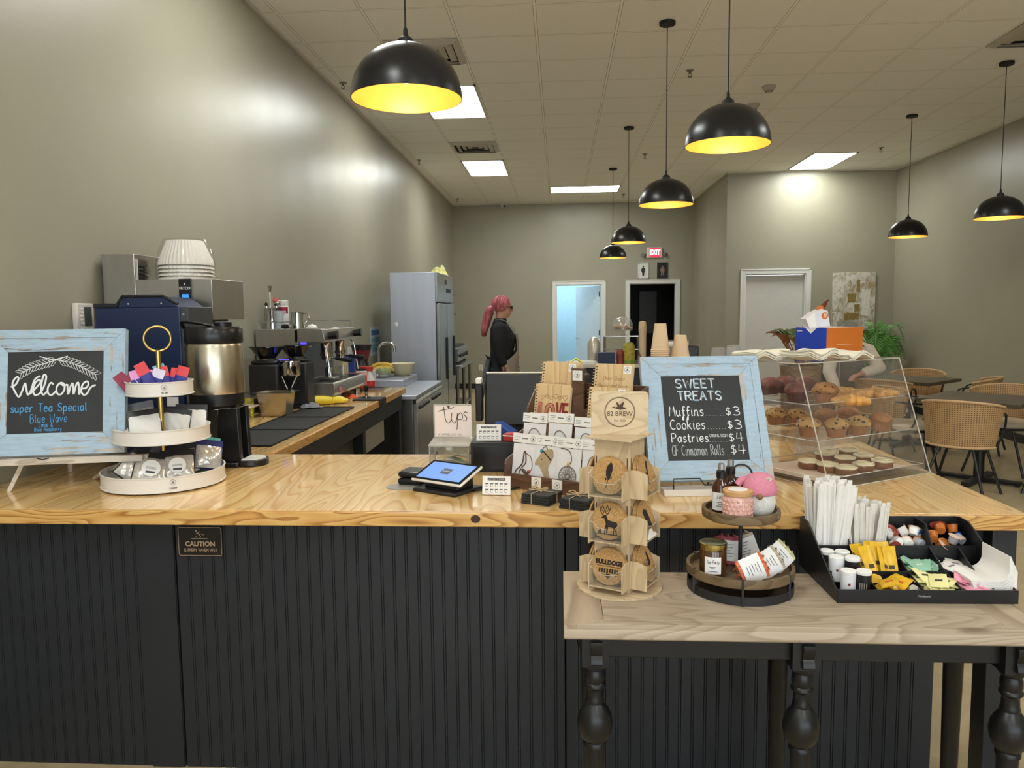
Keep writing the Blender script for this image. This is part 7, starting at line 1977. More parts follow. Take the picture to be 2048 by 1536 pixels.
for lev, (z, kinds) in enumerate(zip((0.026, 0.152, 0.276), (('dogs', 'script'), ('deer', 'dog'), ('feather', 'flag')))):
 nm = ('bottom', 'middle', 'top')[lev]
 fl = {'dogs': 'with BULLDOGS print', 'deer': 'with a stag print', 'feather': 'with a feather print', 'script': 'with script and leaf print', 'dog': 'with a dog print', 'flag': 'with a bold black print'}
 tz = Matrix.Translation((0, 0, z))
 cork_coaster(kinds[0], 'cork coaster %s, %s front pocket of the plywood stand' % (fl[kinds[0]], nm), FACE[0] @ tz, rad(-11), -hw - 0.021, 0)
 cork_coaster(None, 'plain cork coaster behind the front one, %s front pocket of the plywood stand' % nm, FACE[0] @ tz, rad(-6), -hw - 0.0105)
 cork_coaster(kinds[1], 'cork coaster %s, %s right side pocket' % (fl[kinds[1]], nm), FACE[1] @ tz, rad(-20), -hw - 0.026)
 cork_coaster(None, 'cork coaster second from the front, %s right side pocket of the stand' % nm, FACE[1] @ tz, rad(-13), -hw - 0.0165)
 cork_coaster(None, 'innermost cork coaster, %s right side pocket of the stand' % nm, FACE[1] @ tz, rad(-6), -hw - 0.009)
 cork_coaster(None, 'cork coaster seen edge on, %s left side pocket of the stand' % nm, FACE[3] @ tz, rad(-10), -hw - 0.020)
 if lev == 0:
  cork_coaster(None, 'inner cork coaster seen edge on, bottom left side pocket of the stand', FACE[3] @ tz, rad(-5), -hw - 0.0105)
W = Matrix.Translation((SX, SY, ZC0)) @ Matrix.Rotation(SR, 4, 'Z') @ FACE[1] @ Matrix.Translation((0, -hw - 0.038, 0.152))
o = solo('wrapped_label', rumple(0.07, 0.02, 0.03, 44, 10), pm('crumpled_white_wrap', 'e4e0da', 0.5), 'crumpled white wrapping in the middle right side pocket of the coaster stand', 'wrapping', W.to_translation(), rz=SR + PI / 2)
# two tier round tray
M_MANGO = wood('brown_bowl_wood', ('7a6548', '6c573c', '54422b', '3a2c1c'), 'X', ring=10, freq=2.0, rough=0.55, knots=False)
TX, TY = 0.495, 2.115
t = thing('two_tier_tray', 'round two tier tray of brown wood on a black metal ring, on the console table', 'tray stand', (TX, TY, ZC0))
obj('base_ring', B().lathe([(0.140, 0), (0.143, 0), (0.143, 0.024), (0.140, 0.024), (0.140, 0)], 64, cap=False), M_BLKM, t)
for a in (20, 140, 200, 320, 80, 260):
 obj('strut', B().cbox((0.1415 * math.cos(rad(a)), 0.1415 * math.sin(rad(a)), 0.035), (0.006, 0.012, 0.07)), M_BLKM, t)
obj('base_plate', B().lathe([(1e-6, 0.0005), (0.139, 0.0005), (0.139, 0.003), (1e-6, 0.003)], 64), pm('dark_tray_underside', '5d4f42', 0.6, var=0.15), t)
for r_, z in ((0.145, 0.042), (0.104, 0.200)):
 obj('wooden_tray', B().lathe([(1e-6, z), (r_ - 0.006, z), (r_, z + 0.004), (r_ + 0.001, z + 0.016), (r_, z + 0.026), (r_ - 0.009, z + 0.026), (r_ - 0.010, z + 0.009), (1e-6, z + 0.008)], 64), M_MANGO, t)
obj('pole', B().cyl((0, 0, 0.05), (0, 0, 0.20), 0.0055).cyl((0, 0, 0.205), (0, 0, 0.305), 0.004), M_BLKM, t)
obj('ring_handle', B().tube([(0.028 * math.cos(2 * PI * k / 32), 0, 0.318 + 0.028 * math.sin(2 * PI * k / 32)) for k in range(32)], 0.0028, 8, closed=True), M_BLKM, t).rotation_euler = (0, 0, rad(-10))
ZL, ZU = ZC0 + 0.0505, ZC0 + 0.2085
M_AMBER = pm('amber_glass', '3d1c0a', 0.08, 0.0, var=0.0, coat=0.6)
M_WHLAB = pm('white_bottle_label', 'e6e4e2', 0.5, var=0.02)
def curved_label(r, z0, z1, a0, a1, n=14):
 return B().slab(lambda u, v: (r * math.cos(a0 + (a1 - a0) * u), r * math.sin(a0 + (a1 - a0) * u), z0 + (z1 - z0) * v), 0.0005, n, 2)
def spray(x, y, label, h=1.0):
 t = thing('spray_bottle', label, 'bottle', (x, y, ZU), 0, 'amber spray bottles')
 obj('bottle', B().lathe([(1e-6, 0), (0.021, 0), (0.0225, 0.003), (0.0225, 0.066), (0.020, 0.074), (0.011, 0.084), (0.010, 0.092), (1e-6, 0.092)], 32), M_AMBER, t)
 obj('collar', B().lathe([(0.0125, 0.088), (0.0125, 0.104), (0.009, 0.108), (1e-6, 0.108)], 24), M_BLKP, t)
 obj('clear_cap', B().lathe([(0.0085, 0.106), (0.0085, 0.120), (0.007, 0.124), (1e-6, 0.124)], 20), pm('smoky_cap', '8c8a88', 0.15, 0.3, var=0), t)
 a = math.atan2(CAM.y - y, CAM.x - x)
 lb = obj('label', curved_label(0.0229, 0.010, 0.054, a - 1.15, a + 1.15), M_WHLAB, t)
 b = B(); b.m = Matrix.Rotation(a + PI / 2, 4, 'Z')
 scribe(b, 'Lotion', -0.010, -0.0234, 0.040, 0.009, 0.0005, slant=0.3, sx=0.8)
 for z, w in ((0.030, 0.010), (0.0255, 0.007), (0.0205, 0.011)):
  b.box(-w, -0.0233, z, w, -0.0226, z + 0.0012)
 obj('print', b, M_INK, lb)
 t.scale = (1.08, 1.08, 1.12)
 return t
spray(TX - 0.052, TY + 0.012, 'amber spray bottle with white label at the left of the upper round tray')
spray(TX - 0.016, TY + 0.062, 'amber spray bottle behind the pink candle, in the middle of the upper round tray')
t = thing('candle_jar', 'pink honeycomb glass candle jar with wooden lid on the upper round tray', 'candle', (TX - 0.020, TY - 0.048, ZU))
obj('jar', B().lathe([(1e-6, 0), (0.0355, 0), (0.0372, 0.004), (0.0372, 0.060), (0.034, 0.066), (1e-6, 0.066)], 60, wob=lambda a, j: 1 + (0.016 * math.cos(14 * a + (j % 2) * PI) if 0 < j < 4 else 0)), pm('pink_candle_glass', 'd8aaa0', 0.2, var=0.18, vs=60, sss=0.2, coat=0.5), t)
hb = B()
for r_ in range(5):
 for k in range(18):
  a = 2 * PI * (k + 0.5 * (r_ % 2)) / 18
  hb.sphere((0.0372 * math.cos(a), 0.0372 * math.sin(a), 0.008 + r_ * 0.0115), 0.0046, 6, 4)
obj('honeycomb_relief', hb, pm('pink_candle_glass', 'd8aaa0', 0.2), t)
obj('lid', B().lathe([(1e-6, 0.066), (0.0385, 0.066), (0.0395, 0.069), (0.0395, 0.078), (0.037, 0.080), (1e-6, 0.080)], 40), pm('bamboo_lid', 'c49a68', 0.5, var=0.1, vs=40), t)
obj('lid_label', B().lathe([(1e-6, 0.080), (0.026, 0.080), (0.026, 0.0805), (1e-6, 0.0805)], 32), M_WHLAB, t)
t = thing('knitted_gnome', 'small stuffed gnome with pink hat, wooden nose and white knitted beard on the upper tray', 'gnome', (TX + 0.046, TY - 0.014, ZU))
def knit(name, c, sc):
 m, nt, bs = newmat(name)
 w = node(nt, 'ShaderNodeTexWave', i_Scale=sc, i_Distortion=1.5)
 nt.links.new(coords(nt), w.inputs['Vector'])
 v = node(nt, 'ShaderNodeTexVoronoi', i_Scale=sc * 3.2)
 nt.links.new(coords(nt, (1.5, 1.5, 1)), v.inputs['Vector'])
 b0 = lin(c)
 nt.links.new(ramp(nt, v.outputs['Distance'], [(0.1, b0), (0.65, tuple(x * 0.72 for x in b0[:3]) + (1,))]), bs.inputs['Base Color'])
 bs.inputs['Roughness'].default_value = 0.9
 bumpn(nt, bs, v.outputs['Distance'], -0.7, 0.003)
 return m
obj('beard_body', B().lathe([(1e-6, 0.0), (0.026, 0.002), (0.038, 0.016), (0.0425, 0.038), (0.041, 0.060), (0.034, 0.078), (1e-6, 0.082)], 40), knit('white_knit', 'e8e5e0', 85), t)
hb = B()
hb.lathe([(0.0435, 0.066), (0.0455, 0.072), (0.0445, 0.084), (0.040, 0.098), (0.032, 0.110), (0.018, 0.117), (1e-6, 0.119)], 48, wob=lambda a, j: 1 + 0.02 * math.sin(22 * a + j))
hb.lathe([(0.044, 0.062), (0.047, 0.066), (0.047, 0.076), (0.043, 0.078)], 48, cap=False)
hb.tube(spline([(-0.03, 0.01, 0.096), (-0.045, 0.012, 0.096), (-0.056, 0.012, 0.082)], 4), 0.010, 8)
obj('hat', hb, knit('pink_knit', 'e58fa6', 110), t)
a = math.atan2(CAM.y - TY, CAM.x - TX)
obj('nose', B().sphere((0.046 * math.cos(a), 0.046 * math.sin(a), 0.062), 0.0085, 18, 12), pm('wooden_bead', '7d5a3a', 0.4, var=0.2, vs=60), t)
fl = B()
for q in range(6):
 fl.sphere((0.016 + 0.006 * math.cos(q), -0.030 + 0.004 * math.sin(q * 2), 0.106 + 0.003 * math.sin(q)), 0.0035, 8, 6)
obj('hat_flower', fl, pm('beige_yarn', 'cdbfae', 0.8), t)
# lower tray
t = thing('candle_jar', 'amber candle jar with gold lid and white label on the lower round tray', 'candle', (TX - 0.082, TY - 0.042, ZL))
obj('jar', B().lathe([(1e-6, 0), (0.034, 0), (0.036, 0.004), (0.036, 0.070), (0.033, 0.076), (1e-6, 0.076)], 40), pm('amber_jar_glass', '4a2d14', 0.08, var=0, coat=0.6), t)
obj('lid', B().lathe([(1e-6, 0.074), (0.0365, 0.074), (0.0372, 0.076), (0.0372, 0.090), (0.035, 0.092), (0.031, 0.091), (1e-6, 0.091)], 40), pm('gold_lid', 'b7a668', 0.2, 1.0, var=0.05), t)
a = math.atan2(CAM.y - TY + 0.042, CAM.x - TX + 0.082)
lb = obj('label', curved_label(0.0366, 0.012, 0.058, a - 0.62, a + 0.62), M_WHLAB, t)
b = B(); b.m = Matrix.Rotation(a + PI / 2, 4, 'Z')
scribe(b, 'Tea Party', 0, -0.0374, 0.041, 0.009, 0.0005, slant=0.2, sx=0.62, anchor='c')
for z, w in ((0.031, 0.009), (0.027, 0.006), (0.019, 0.012)):
 b.box(-w, -0.0373, z, w, -0.0366, z + 0.0012)
obj('print', b, M_INK, lb)
M_CROCH = pm('beige_crochet', 'b3a48f', 0.9, var=0.35, vs=120, bump=0.8, bs_=140); M_CROCHY = pm('yellow_grey_crochet', 'c3bd93', 0.9, var=0.35, vs=110, bump=0.8, bs_=140); M_CROCHO = pm('orange_crochet', 'c96a48', 0.9, var=0.35, vs=110, bump=0.8, bs_=140); M_CROCHR = pm('crimson_crochet', '9c4a55', 0.9, var=0.35, vs=110, bump=0.8, bs_=140)
def soap(x, y, z, rz, ry, rx, col, label, w=0.056):
 t = thing('wrapped_cloth', label, 'wrapped cloth', (x, y, z), rz, 'folded crochet cloths in paper bands', rx=rx, ry=ry)
 h, d = 0.074, 0.026
 pts = [(-w / 2, -d / 2), (w / 2, -d / 2), (w / 2 + 0.012, 0), (w / 2, d / 2), (-w / 2, d / 2), (-w / 2 - 0.012, 0)]
 b = B()
 b.slab(lambda u, v: ((u - 0.5) * w * 1.25, -d / 2 * math.sin(PI * (0.12 + 0.76 * u)) + 0.0015 * math.sin(70 * v + 20 * u), (v - 0.5) * h), d * 0.8, 14, 18)
 obj('cloth', b, col, t)
 lb = B().slab(lambda u, v: ((u - 0.5) * w * 1.27, -d / 2 * math.sin(PI * (0.12 + 0.76 * u)) - 0.0022, (v - 0.5) * h * 0.76), d * 0.8 + 0.004, 14, 4)
 bo = obj('paper_band', lb, M_WHLAB, t)
 p = B()
 for q in range(5):
  p.box(-0.016 + 0.003 * (q % 2), -d / 2 - 0.0036, 0.016 - q * 0.008, 0.014 - 0.004 * (q % 3), -d / 2 - 0.003, 0.0172 - q * 0.008)
 obj('print', p, M_INK, bo)
 return t
soap(TX + 0.012, TY - 0.082, ZL + 0.030, rad(-20), rad(66), rad(-28), M_CROCHO, 'paper banded cloth with orange edge at the front of the lower round tray')
soap(TX + 0.060, TY - 0.052, ZL + 0.036, rad(-12), rad(58), rad(-24), M_CROCH, 'paper banded beige cloth in the middle of the lower round tray')
soap(TX + 0.098, TY - 0.012, ZL + 0.040, rad(-6), rad(50), rad(-20), M_CROCHY, 'paper banded cloth with yellow grey crochet at the right of the lower tray')
soap(TX - 0.028, TY + 0.036, ZL + 0.044, rad(10), rad(8), rad(-10), M_CROCHR, 'paper banded cloth with crimson edge standing behind the black pole')
soap(TX + 0.026, TY + 0.058, ZL + 0.044, rad(-5), rad(-20), rad(-8), M_CROCH, 'paper banded cloth standing at the back right of the black pole')
# condiment organiser
OX, OY = 0.722, 2.005
M_ORG = pm('black_organizer_plastic', '131315', 0.42, var=0.08)
t = thing('condiment_organizer', 'stepped black condiment organizer with compartments on the console table', 'organizer', (OX, OY, ZC0), rad(1))
W_ = 0.462
sidep = [(0, 0), (0.31, 0), (0.31, 0.145), (0.30, 0.152), (0.245, 0.152), (0.22, 0.14), (0.015, 0.036), (0.0, 0.034)]
for x in (0.0, W_ - 0.004):
 obj('side', B().prismx(sidep, x, x + 0.004), M_ORG, t, bev=0.0015)
obj('front_wall', B().box(0.0, 0.0, 0, W_, 0.004, 0.036), M_ORG, t, bev=0.001)
obj('floor', B().box(0.004, 0.004, 0.0, W_ - 0.004, 0.306, 0.006), M_ORG, t)
obj('back_wall', B().box(0.004, 0.306, 0, W_ - 0.004, 0.31, 0.150), M_ORG, t)
obj('step_wall', B().box(0.004, 0.098, 0.006, W_ - 0.004, 0.102, 0.052), M_ORG, t)
obj('step_wall', B().box(0.004, 0.196, 0.006, W_ - 0.004, 0.200, 0.094), M_ORG, t)
obj('step_floor', B().box(0.004, 0.102, 0.020, W_ - 0.004, 0.196, 0.024), M_ORG, t)
obj('step_floor', B().box(0.004, 0.2, 0.050, W_ - 0.004, 0.306, 0.054), M_ORG, t)
for x in (0.105, 0.215, 0.335):
 obj('divider', B().prismx([(0.2, 0.054), (0.306, 0.054), (0.306, 0.146), (0.24, 0.146), (0.2, 0.096)], x, x + 0.003), M_ORG, t)
for x, y0 in ((0.105, 0.004), (0.225, 0.004), (0.325, 0.004), (0.405, 0.102)):
 obj('divider', B().prismx([(y0, 0.006), (0.196, 0.006), (0.196, 0.092), (0.10, 0.05), (0.012, 0.034), (y0, 0.033)], x, x + 0.003), M_ORG, t)
text('Mindspace', 0.008, t, (0.222, -0.0004, 0.020), (PI / 2, 0, 0), pm('grey_logo_print', '9fa6ab', 0.5))
OM = Matrix.Translation((OX, OY, ZC0)) @ Matrix.Rotation(rad(1), 4, 'Z')
def og(x, y, z):
 return OM @ Vector((x, y, z))
rr = random.Random(5)
M_STRAWP = pm('straw_paper', 'e6e3de', 0.7, var=0.04); M_STIRP = pm('stirrer_paper', 'dedad3', 0.7, var=0.04)
# individually wrapped straws, then stirrers
for (nm, lab, grp, cat, x0, x1, n_, L, r_, mat, spread) in (('paper_straw', 'wrapped white straw standing in the tall bundle at the back left of the organizer', 'wrapped straws in the organizer', 'straw', 0.020, 0.100, 34, 0.215, 0.0052, M_STRAWP, 0.05), ('wrapped_stirrer', 'short wrapped stirrer standing beside the straws in the organizer', 'wrapped stirrers in the organizer', 'stirrer', 0.114, 0.208, 34, 0.150, 0.0035, M_STIRP, 0.07)):
 proto = None
 for k in range(n_):
  row = k % 4; col = k // 4; nc = (n_ + 3) // 4
  x = x0 + (x1 - x0) * (col + 0.5 + rr.uniform(-0.25, 0.25)) / nc; y = 0.214 + row * 0.024 + rr.uniform(-0.006, 0.006)
  p = og(x, y, 0.0545)
  fan = ((x - (x0 + x1) / 2) / (x1 - x0)) * 2
  ry_ = spread * fan * 1.6 + rr.uniform(-0.03, 0.03); rx_ = rad(6) - row * 0.02 + rr.uniform(-0.03, 0.03)
  if nm == 'paper_straw':
   ry_ -= 0.01
  if proto is None:
   b = B()
   b.slab(lambda u, v: ((u - 0.5) * r_ * 2.4, r_ * 0.8 * math.cos(PI * (u - 0.5)) - r_ * 0.4, L * v), r_ * 1.1, 6, 2)
   proto = thing(nm, lab, cat, p, rr.uniform(-0.6, 0.6), grp, rx=rx_, ry=ry_)
   obj('wrapper', b, mat, proto)
   obj('crimped_end', B().slab(lambda u, v: ((u - 0.5) * r_ * 2.9, 0.0012 * math.sin(25 * u), L + 0.010 * v), 0.0008, 8, 1), mat, proto)
  else:
   dup(proto, p, rr.uniform(-0.6, 0.6), rx=rx_, ry=ry_, sc=(1, 1, rr.uniform(0.93, 1.03)))
# creamer cups
M_CRW = pm('white_cream_cup', 'e4e1dc', 0.35); M_CRG = pm('grey_cream_cup', 'a9aab0', 0.35); M_CRO = pm('caramel_cream_cup', 'b8692c', 0.35); M_FOILO = pm('orange_foil', 'd9823b', 0.35, 0.1, var=0.2, vs=120); M_FOILR = pm('maroon_foil', '8d3a30', 0.35, 0.1, var=0.3, vs=120); M_FOILB = pm('blue_foil', '2d55a0', 0.35, 0.1, var=0.2, vs=120); M_FOILP = pm('peach_foil', 'd9b79e', 0.4, 0.05, var=0.15, vs=100)
def creamer(x, y, z, rx, ry, rz, cup, foil, label):
 t = thing('cream_cup', label, 'cream cup', og(x, y, z), rz, 'single cream cups in the organizer', rx=rx, ry=ry)
 obj('cup', B().lathe([(1e-6, 0), (0.0115, 0), (0.0125, 0.0015), (0.0145, 0.022), (1e-6, 0.022)], 24), cup, t)
 pts = []
 for q in range(28):
  a = 2 * PI * q / 28
  ext = 0.0185 + 0.010 * max(0, math.cos(a)) ** 8
  pts.append((ext * math.cos(a), ext * math.sin(a)))
 fo = obj('foil_lid', B().prism(pts, 0.022, 0.0229), foil, t)
 obj('foil_print', B().lathe([(1e-6, 0.0229), (0.010, 0.0229), (0.010, 0.0232), (1e-6, 0.0232)], 16, sy=0.7), pm('pale_foil_print', 'd3c8c4', 0.5, var=0.3, vs=200), fo)
 return t
CREAM = [(0.232, 0.232, 0.075, 95, 20, 10, M_CRW, M_FOILR, 'white cream cup lying at the left front of its compartment'), (0.226, 0.262, 0.10, 110, -20, 60, M_CRW, M_FOILP, 'white cream cup tipped against the stirrers'),
      (0.248, 0.272, 0.098, 60, 10, -40, M_CRW, M_FOILR, 'white cream cup with maroon foil half hidden at the back'), (0.270, 0.262, 0.100, 62, 0, 80, M_CRW, M_FOILP, 'white cream cup with peach foil facing out, topmost of the white ones'),
      (0.258, 0.232, 0.082, -100, 10, 5, M_CRW, M_FOILP, 'white cream cup showing its bottom in the middle of the white heap'), (0.284, 0.226, 0.076, -80, 25, 10, M_CRW, M_FOILP, 'large looking white cream cup showing its bottom at the right front'),
      (0.308, 0.262, 0.094, -20, 30, 10, M_CRW, M_FOILP, 'white cream cup lying back with foil edge up'), (0.325, 0.236, 0.074, -85, 0, 20, M_CRG, M_FOILO, 'grey cream cup showing its bottom beside the divider'),
      (0.318, 0.285, 0.094, 100, 0, 30, M_CRG, M_FOILB, 'grey cream cup at the back near the divider'), (0.360, 0.244, 0.086, 75, 10, 170, M_CRO, M_FOILO, 'cream cup with orange foil facing out and its tab to the left'),
      (0.392, 0.268, 0.104, 70, -15, 170, M_CRO, M_FOILR, 'cream cup with maroon foil facing out at the back'), (0.385, 0.228, 0.070, -88, 0, 0, M_CRO, M_FOILO, 'caramel cream cup showing its bottom at the front'),
      (0.408, 0.236, 0.078, 10, 15, 0, M_CRG, M_FOILP, 'grey cream cup with its foil flat on top'), (0.428, 0.272, 0.100, -14, 8, 40, M_CRO, M_FOILR, 'caramel cream cup upright at the back right corner'),
      (0.440, 0.238, 0.082, 70, 20, 200, M_CRG, M_FOILB, 'cream cup with blue foil facing out at the right end'), (0.362, 0.225, 0.062, 20, 40, 0, M_CRO, M_FOILP, 'cream cup lying flat under the orange foil one')]
for q in CREAM:
 creamer(q[0], q[1] - 0.006, q[2] + 0.014, rad(q[3]), rad(q[4]), rad(q[5]), q[6], q[7], q[8])
# shakers
for k, (x, y, kind, lab) in enumerate(((0.030, 0.165, 'd', 'dark shaker with white cap at the back left of the shakers'), (0.070, 0.158, 'w', 'white shaker at the back right of the shakers'), (0.036, 0.110, 'w', 'white shaker at the left in the middle row of shakers'), (0.078, 0.105, 'd', 'dark shaker behind the front black one'), (0.046, 0.050, 'w', 'white seasoning shaker in front with a red print'), (0.086, 0.048, 'd', 'black pepper shaker in front with pale print'))):
 z = 0.0062 if y < 0.1 else 0.0243
 t = thing('seasoning_shaker', lab, 'shaker', og(x, y, z), 0, 'shakers in the organizer')
 obj('can', B().lathe([(1e-6, 0), (0.0185, 0), (0.0195, 0.001), (0.0195, 0.058), (1e-6, 0.058)], 28), pm('white_can', 'dedde0', 0.4) if kind == 'w' else pm('black_can', '1b191b', 0.4), t)
 obj('cap', B().lathe([(0.0197, 0.057), (0.0200, 0.059), (0.0200, 0.065), (0.018, 0.067), (1e-6, 0.0672)], 28), pm('white_cap_plastic', 'e6e4e1', 0.4), t)
 a = math.atan2(CAM.y - OY, CAM.x - OX - x)
 b = B(); b.m = Matrix.Rotation(a + PI / 2, 4, 'Z')
 if kind == 'w':
  b.sphere((0.003, -0.0185, 0.032), 0.004, 8, 6, (1, 0.4, 1)); b.sphere((-0.008, -0.0178, 0.012), 0.003, 8, 6, (1, 0.4, 1))
  obj('print', b, pm('dark_red_spot', '7a2a30', 0.5), t)
 else:
  for q in range(4):
   b.box(-0.010 + q * 0.0055, -0.0205, 0.012, -0.0075 + q * 0.0055, -0.0185, 0.036)
  obj('print', b, pm('tan_print', '8f8577', 0.6), t)
# sachets
M_MUST = pm('mustard_sachet', 'd9ab1f', 0.3, var=0.15, vs=60, bump=0.15, bs_=60); M_MUSTP = pm('mustard_print', '3a2b18', 0.5)
M_GRN = pm('green_sweetener', '8fbda3', 0.6); M_WHT = pm('white_sugar', 'dcd8d4', 0.6); M_YLW = pm('pale_yellow_sweetener', 'e3dc9e', 0.6); M_PNK = pm('pink_sweetener', 'e79ab0', 0.6); M_SILV = pm('silver_foil', 'b9b4a8', 0.25, 0.7)
def sachet_proto(name, w, h, mat, pmat, label, cat, group, puff=0.004):
 t = thing(name, label, cat, (0, 0, 0), 0, group)
 b = B().slab(lambda u, v: ((u - 0.5) * w, (v - 0.5) * h, puff * (max(0, math.sin(PI * u)) * max(0, math.sin(PI * v))) ** 0.6 + 0.0006 * math.sin(19 * u + 13 * v)), 0.0014 + puff * 0.3, 8, 8)
 obj('sachet', b, mat, t)
 if pmat:
  p = B().box(-w * 0.2, -h * 0.12, puff * 0.98, w * 0.22, -h * 0.02, puff * 0.98 + 0.0016)
  obj('print', p, pmat, t)
 return t
def heap(proto, n_, x0, x1, y0, y1, z0, dz, tilt, flat=0.0, upright=None):
 for k in range(n_):
  f = k / max(1, n_ - 1)
  p = og(rr.uniform(x0, x1), rr.uniform(y0, y1), z0 + dz * f)
  if upright is None:
   rx_, ry_, rz_ = rr.uniform(-tilt, tilt) + rad(12), rr.uniform(-tilt, tilt), rr.uniform(-1.2, 1.2)
  else:
   rx_, ry_, rz_ = upright + rr.uniform(-0.12, 0.12), rr.uniform(-tilt, tilt), rr.uniform(-0.2, 0.2)
  if k == 0:
   proto.location = p; proto.rotation_euler = (rx_, ry_, rz_)
  else:
   dup(proto, p, rz_, rx=rx_, ry=ry_)
GP = 'black print on packets'
heap(sachet_proto('mustard_packet', 0.034, 0.105, M_MUST, M_MUSTP, 'long yellow mustard packet standing behind the folded ones in the organizer', 'condiment packet', 'long yellow packets in the organizer'), 8, 0.122, 0.205, 0.115, 0.175, 0.060, 0.008, 0.10, upright=rad(58))
heap(sachet_proto('honey_packet', 0.045, 0.055, M_MUST, pm('orange_print', 'c0562a', 0.5), 'folded yellow packet at the front of its compartment in the organizer', 'condiment packet', 'folded yellow packets in the organizer'), 7, 0.13, 0.205, 0.03, 0.085, 0.016, 0.030, 0.35)
heap(sachet_proto('green_sweetener_packet', 0.044, 0.058, M_GRN, pm('pale_green_print', 'c9ddd0', 0.6), 'green sweetener packet behind the pale yellow ones in the organizer', 'sweetener packet', 'green packets in the organizer', 0.003), 11, 0.25, 0.315, 0.125, 0.175, 0.032, 0.030, 0.25)
heap(sachet_proto('sugar_packet', 0.044, 0.058, M_WHT, pm('grey_print', '77757a', 0.6), 'white sugar packet behind the pink ones in the organizer', 'sugar packet', 'white packets in the organizer', 0.003), 10, 0.345, 0.395, 0.125, 0.175, 0.031, 0.026, 0.22)
heap(sachet_proto('yellow_sweetener_packet', 0.044, 0.058, M_YLW, M_INK, 'pale yellow sweetener packet at the front of the organizer', 'sweetener packet', 'pale yellow packets in the organizer', 0.003), 12, 0.243, 0.312, 0.03, 0.085, 0.014, 0.034, 0.22)
heap(sachet_proto('pink_sweetener_packet', 0.044, 0.058, M_PNK, pm('white_print', 'f0dfe4', 0.6), 'pink sweetener packet at the front of the organizer', 'sweetener packet', 'pink packets in the organizer', 0.003), 14, 0.345, 0.400, 0.03, 0.085, 0.014, 0.030, 0.30)
t = thing('silver_capsule', 'silver foil capsule lying at the foot of the yellow packets in the organizer', 'capsule', og(0.205, 0.03, 0.018), 0.4, rx=rad(50))
obj('capsule', B().lathe([(1e-6, 0), (0.011, 0.0), (0.015, 0.012), (0.017, 0.0125), (0.017, 0.0135), (1e-6, 0.0135)], 20), M_SILV, t)
# napkins fold up against the right wall: every layer a napkin
proto = None
M_NAPK = pm('white_paper_napkin', 'e4e1de', 0.8, var=0.02)
for k in range(14):
 off = k * 0.0042
 if proto is None:
  def nap(u, v):
   s = u * 0.16
   if s < 0.07:
    return (s, (v - 0.5) * 0.13, 0.004 * (1 - s / 0.07) ** 2 + 0.002)
   a = min(1, (s - 0.07) / 0.05)
   return (0.07 + 0.028 * math.sin(a * 1.35), (v - 0.5) * 0.13, 0.002 + 0.034 * (1 - math.cos(a * 1.35)) + max(0, s - 0.12) * 1.0)
  proto = thing('paper_napkin', 'white paper napkin in the curved stack at the right end of the organizer', 'napkin', og(0.0, 0, 0), rad(1), 'napkins in the organizer')
  obj('folded_sheet', B().slab(nap, 0.0026, 20, 3), M_NAPK, proto)
  pr = proto
 else:
  pr = dup(proto, (0, 0, 0))
 pr.location = og(0.357 - off * 0.35 + 0.012, 0.085 + rr.uniform(-0.001, 0.001), 0.010 + off * 0.75)
 pr.scale = (1 + 0.0 * k, 1, 1)
# ------------------------------------------------------------------ Sweet Treats sign
M2 = Matrix.Translation((0.375, 2.70, 1.006)) @ Matrix.Rotation(rad(5), 4, 'Z') @ Matrix.Rotation(rad(-26), 4, 'X') @ Matrix.Translation((0.1435, 0, -0.072))
p = M2.to_translation()
t = thing('chalkboard_sign', 'blue distressed framed chalkboard lettered Sweet Treats with prices', 'sign', p, rad(5), rx=rad(-26))
yb = framed_board(t, 0.431, 0.462, 0.072, 0)
b = B(); g = B(); sh = B()
def row(bb, s, x, z, w, h, r, **k):
 nat = sum(float(GLYPH[c].split('|')[0]) + 2.0 for c in s) * h / 10
 scribe(bb, s, x, yb, z, h, r, sx=w / nat, jit=0.12, **k)
for bb, dx, r in ((sh, 0.0026, 0.0022), (b, 0, 0.0021)):
 row(bb, 'SWEET', -0.092 + dx, 0.345 - dx, 0.150, 0.034, r)
 row(bb, 'TREATS', -0.088 + dx, 0.298 - dx, 0.166, 0.034, r)
for s, z, w1, pr in (('Muffins', 0.238, 0.128, '$ 3'), ('Cookies', 0.188, 0.128, '$ 3'), ('Pastries', 0.141, 0.135, '$ 4')):
 row(b, s, -0.124, z, w1, 0.036 if s != 'Pastries' else 0.032, 0.0018)
 row(b, '.......', 0.008, z, 0.070, 0.02, 0.0019)
 row(b, pr[0], 0.080, z, 0.026, 0.030, 0.0016); row(b, pr[-1], 0.106, z, 0.034, 0.032, 0.0017)
row(b, 'COMING SOON', 0.012, 0.158, 0.064, 0.011, 0.0007)
row(g, 'GF Cinnamon Rolls...', -0.126, 0.092, 0.205, 0.038, 0.0015)
row(b, '$', 0.082, 0.095, 0.026, 0.034, 0.0016); row(b, '4', 0.108, 0.095, 0.034, 0.034, 0.0016)
obj('lettering', sh, pm('blue_grey_chalk', '7f9db4', 0.6), t)
obj('lettering', b, M_CHALKW, t)
obj('lettering', g, M_CHALKG, t)
t = thing('tabletop_easel', 'whitewashed block easel with black wire under the Sweet Treats sign', 'easel', (0.52, 2.655, ZT), rad(5))
obj('block', B().prismx([(-0.055, 0.0), (0.05, 0.0), (0.05, 0.016), (-0.045, 0.022)], -0.175, 0.21), M_WWOOD, t, bev=0.002)
b = B()
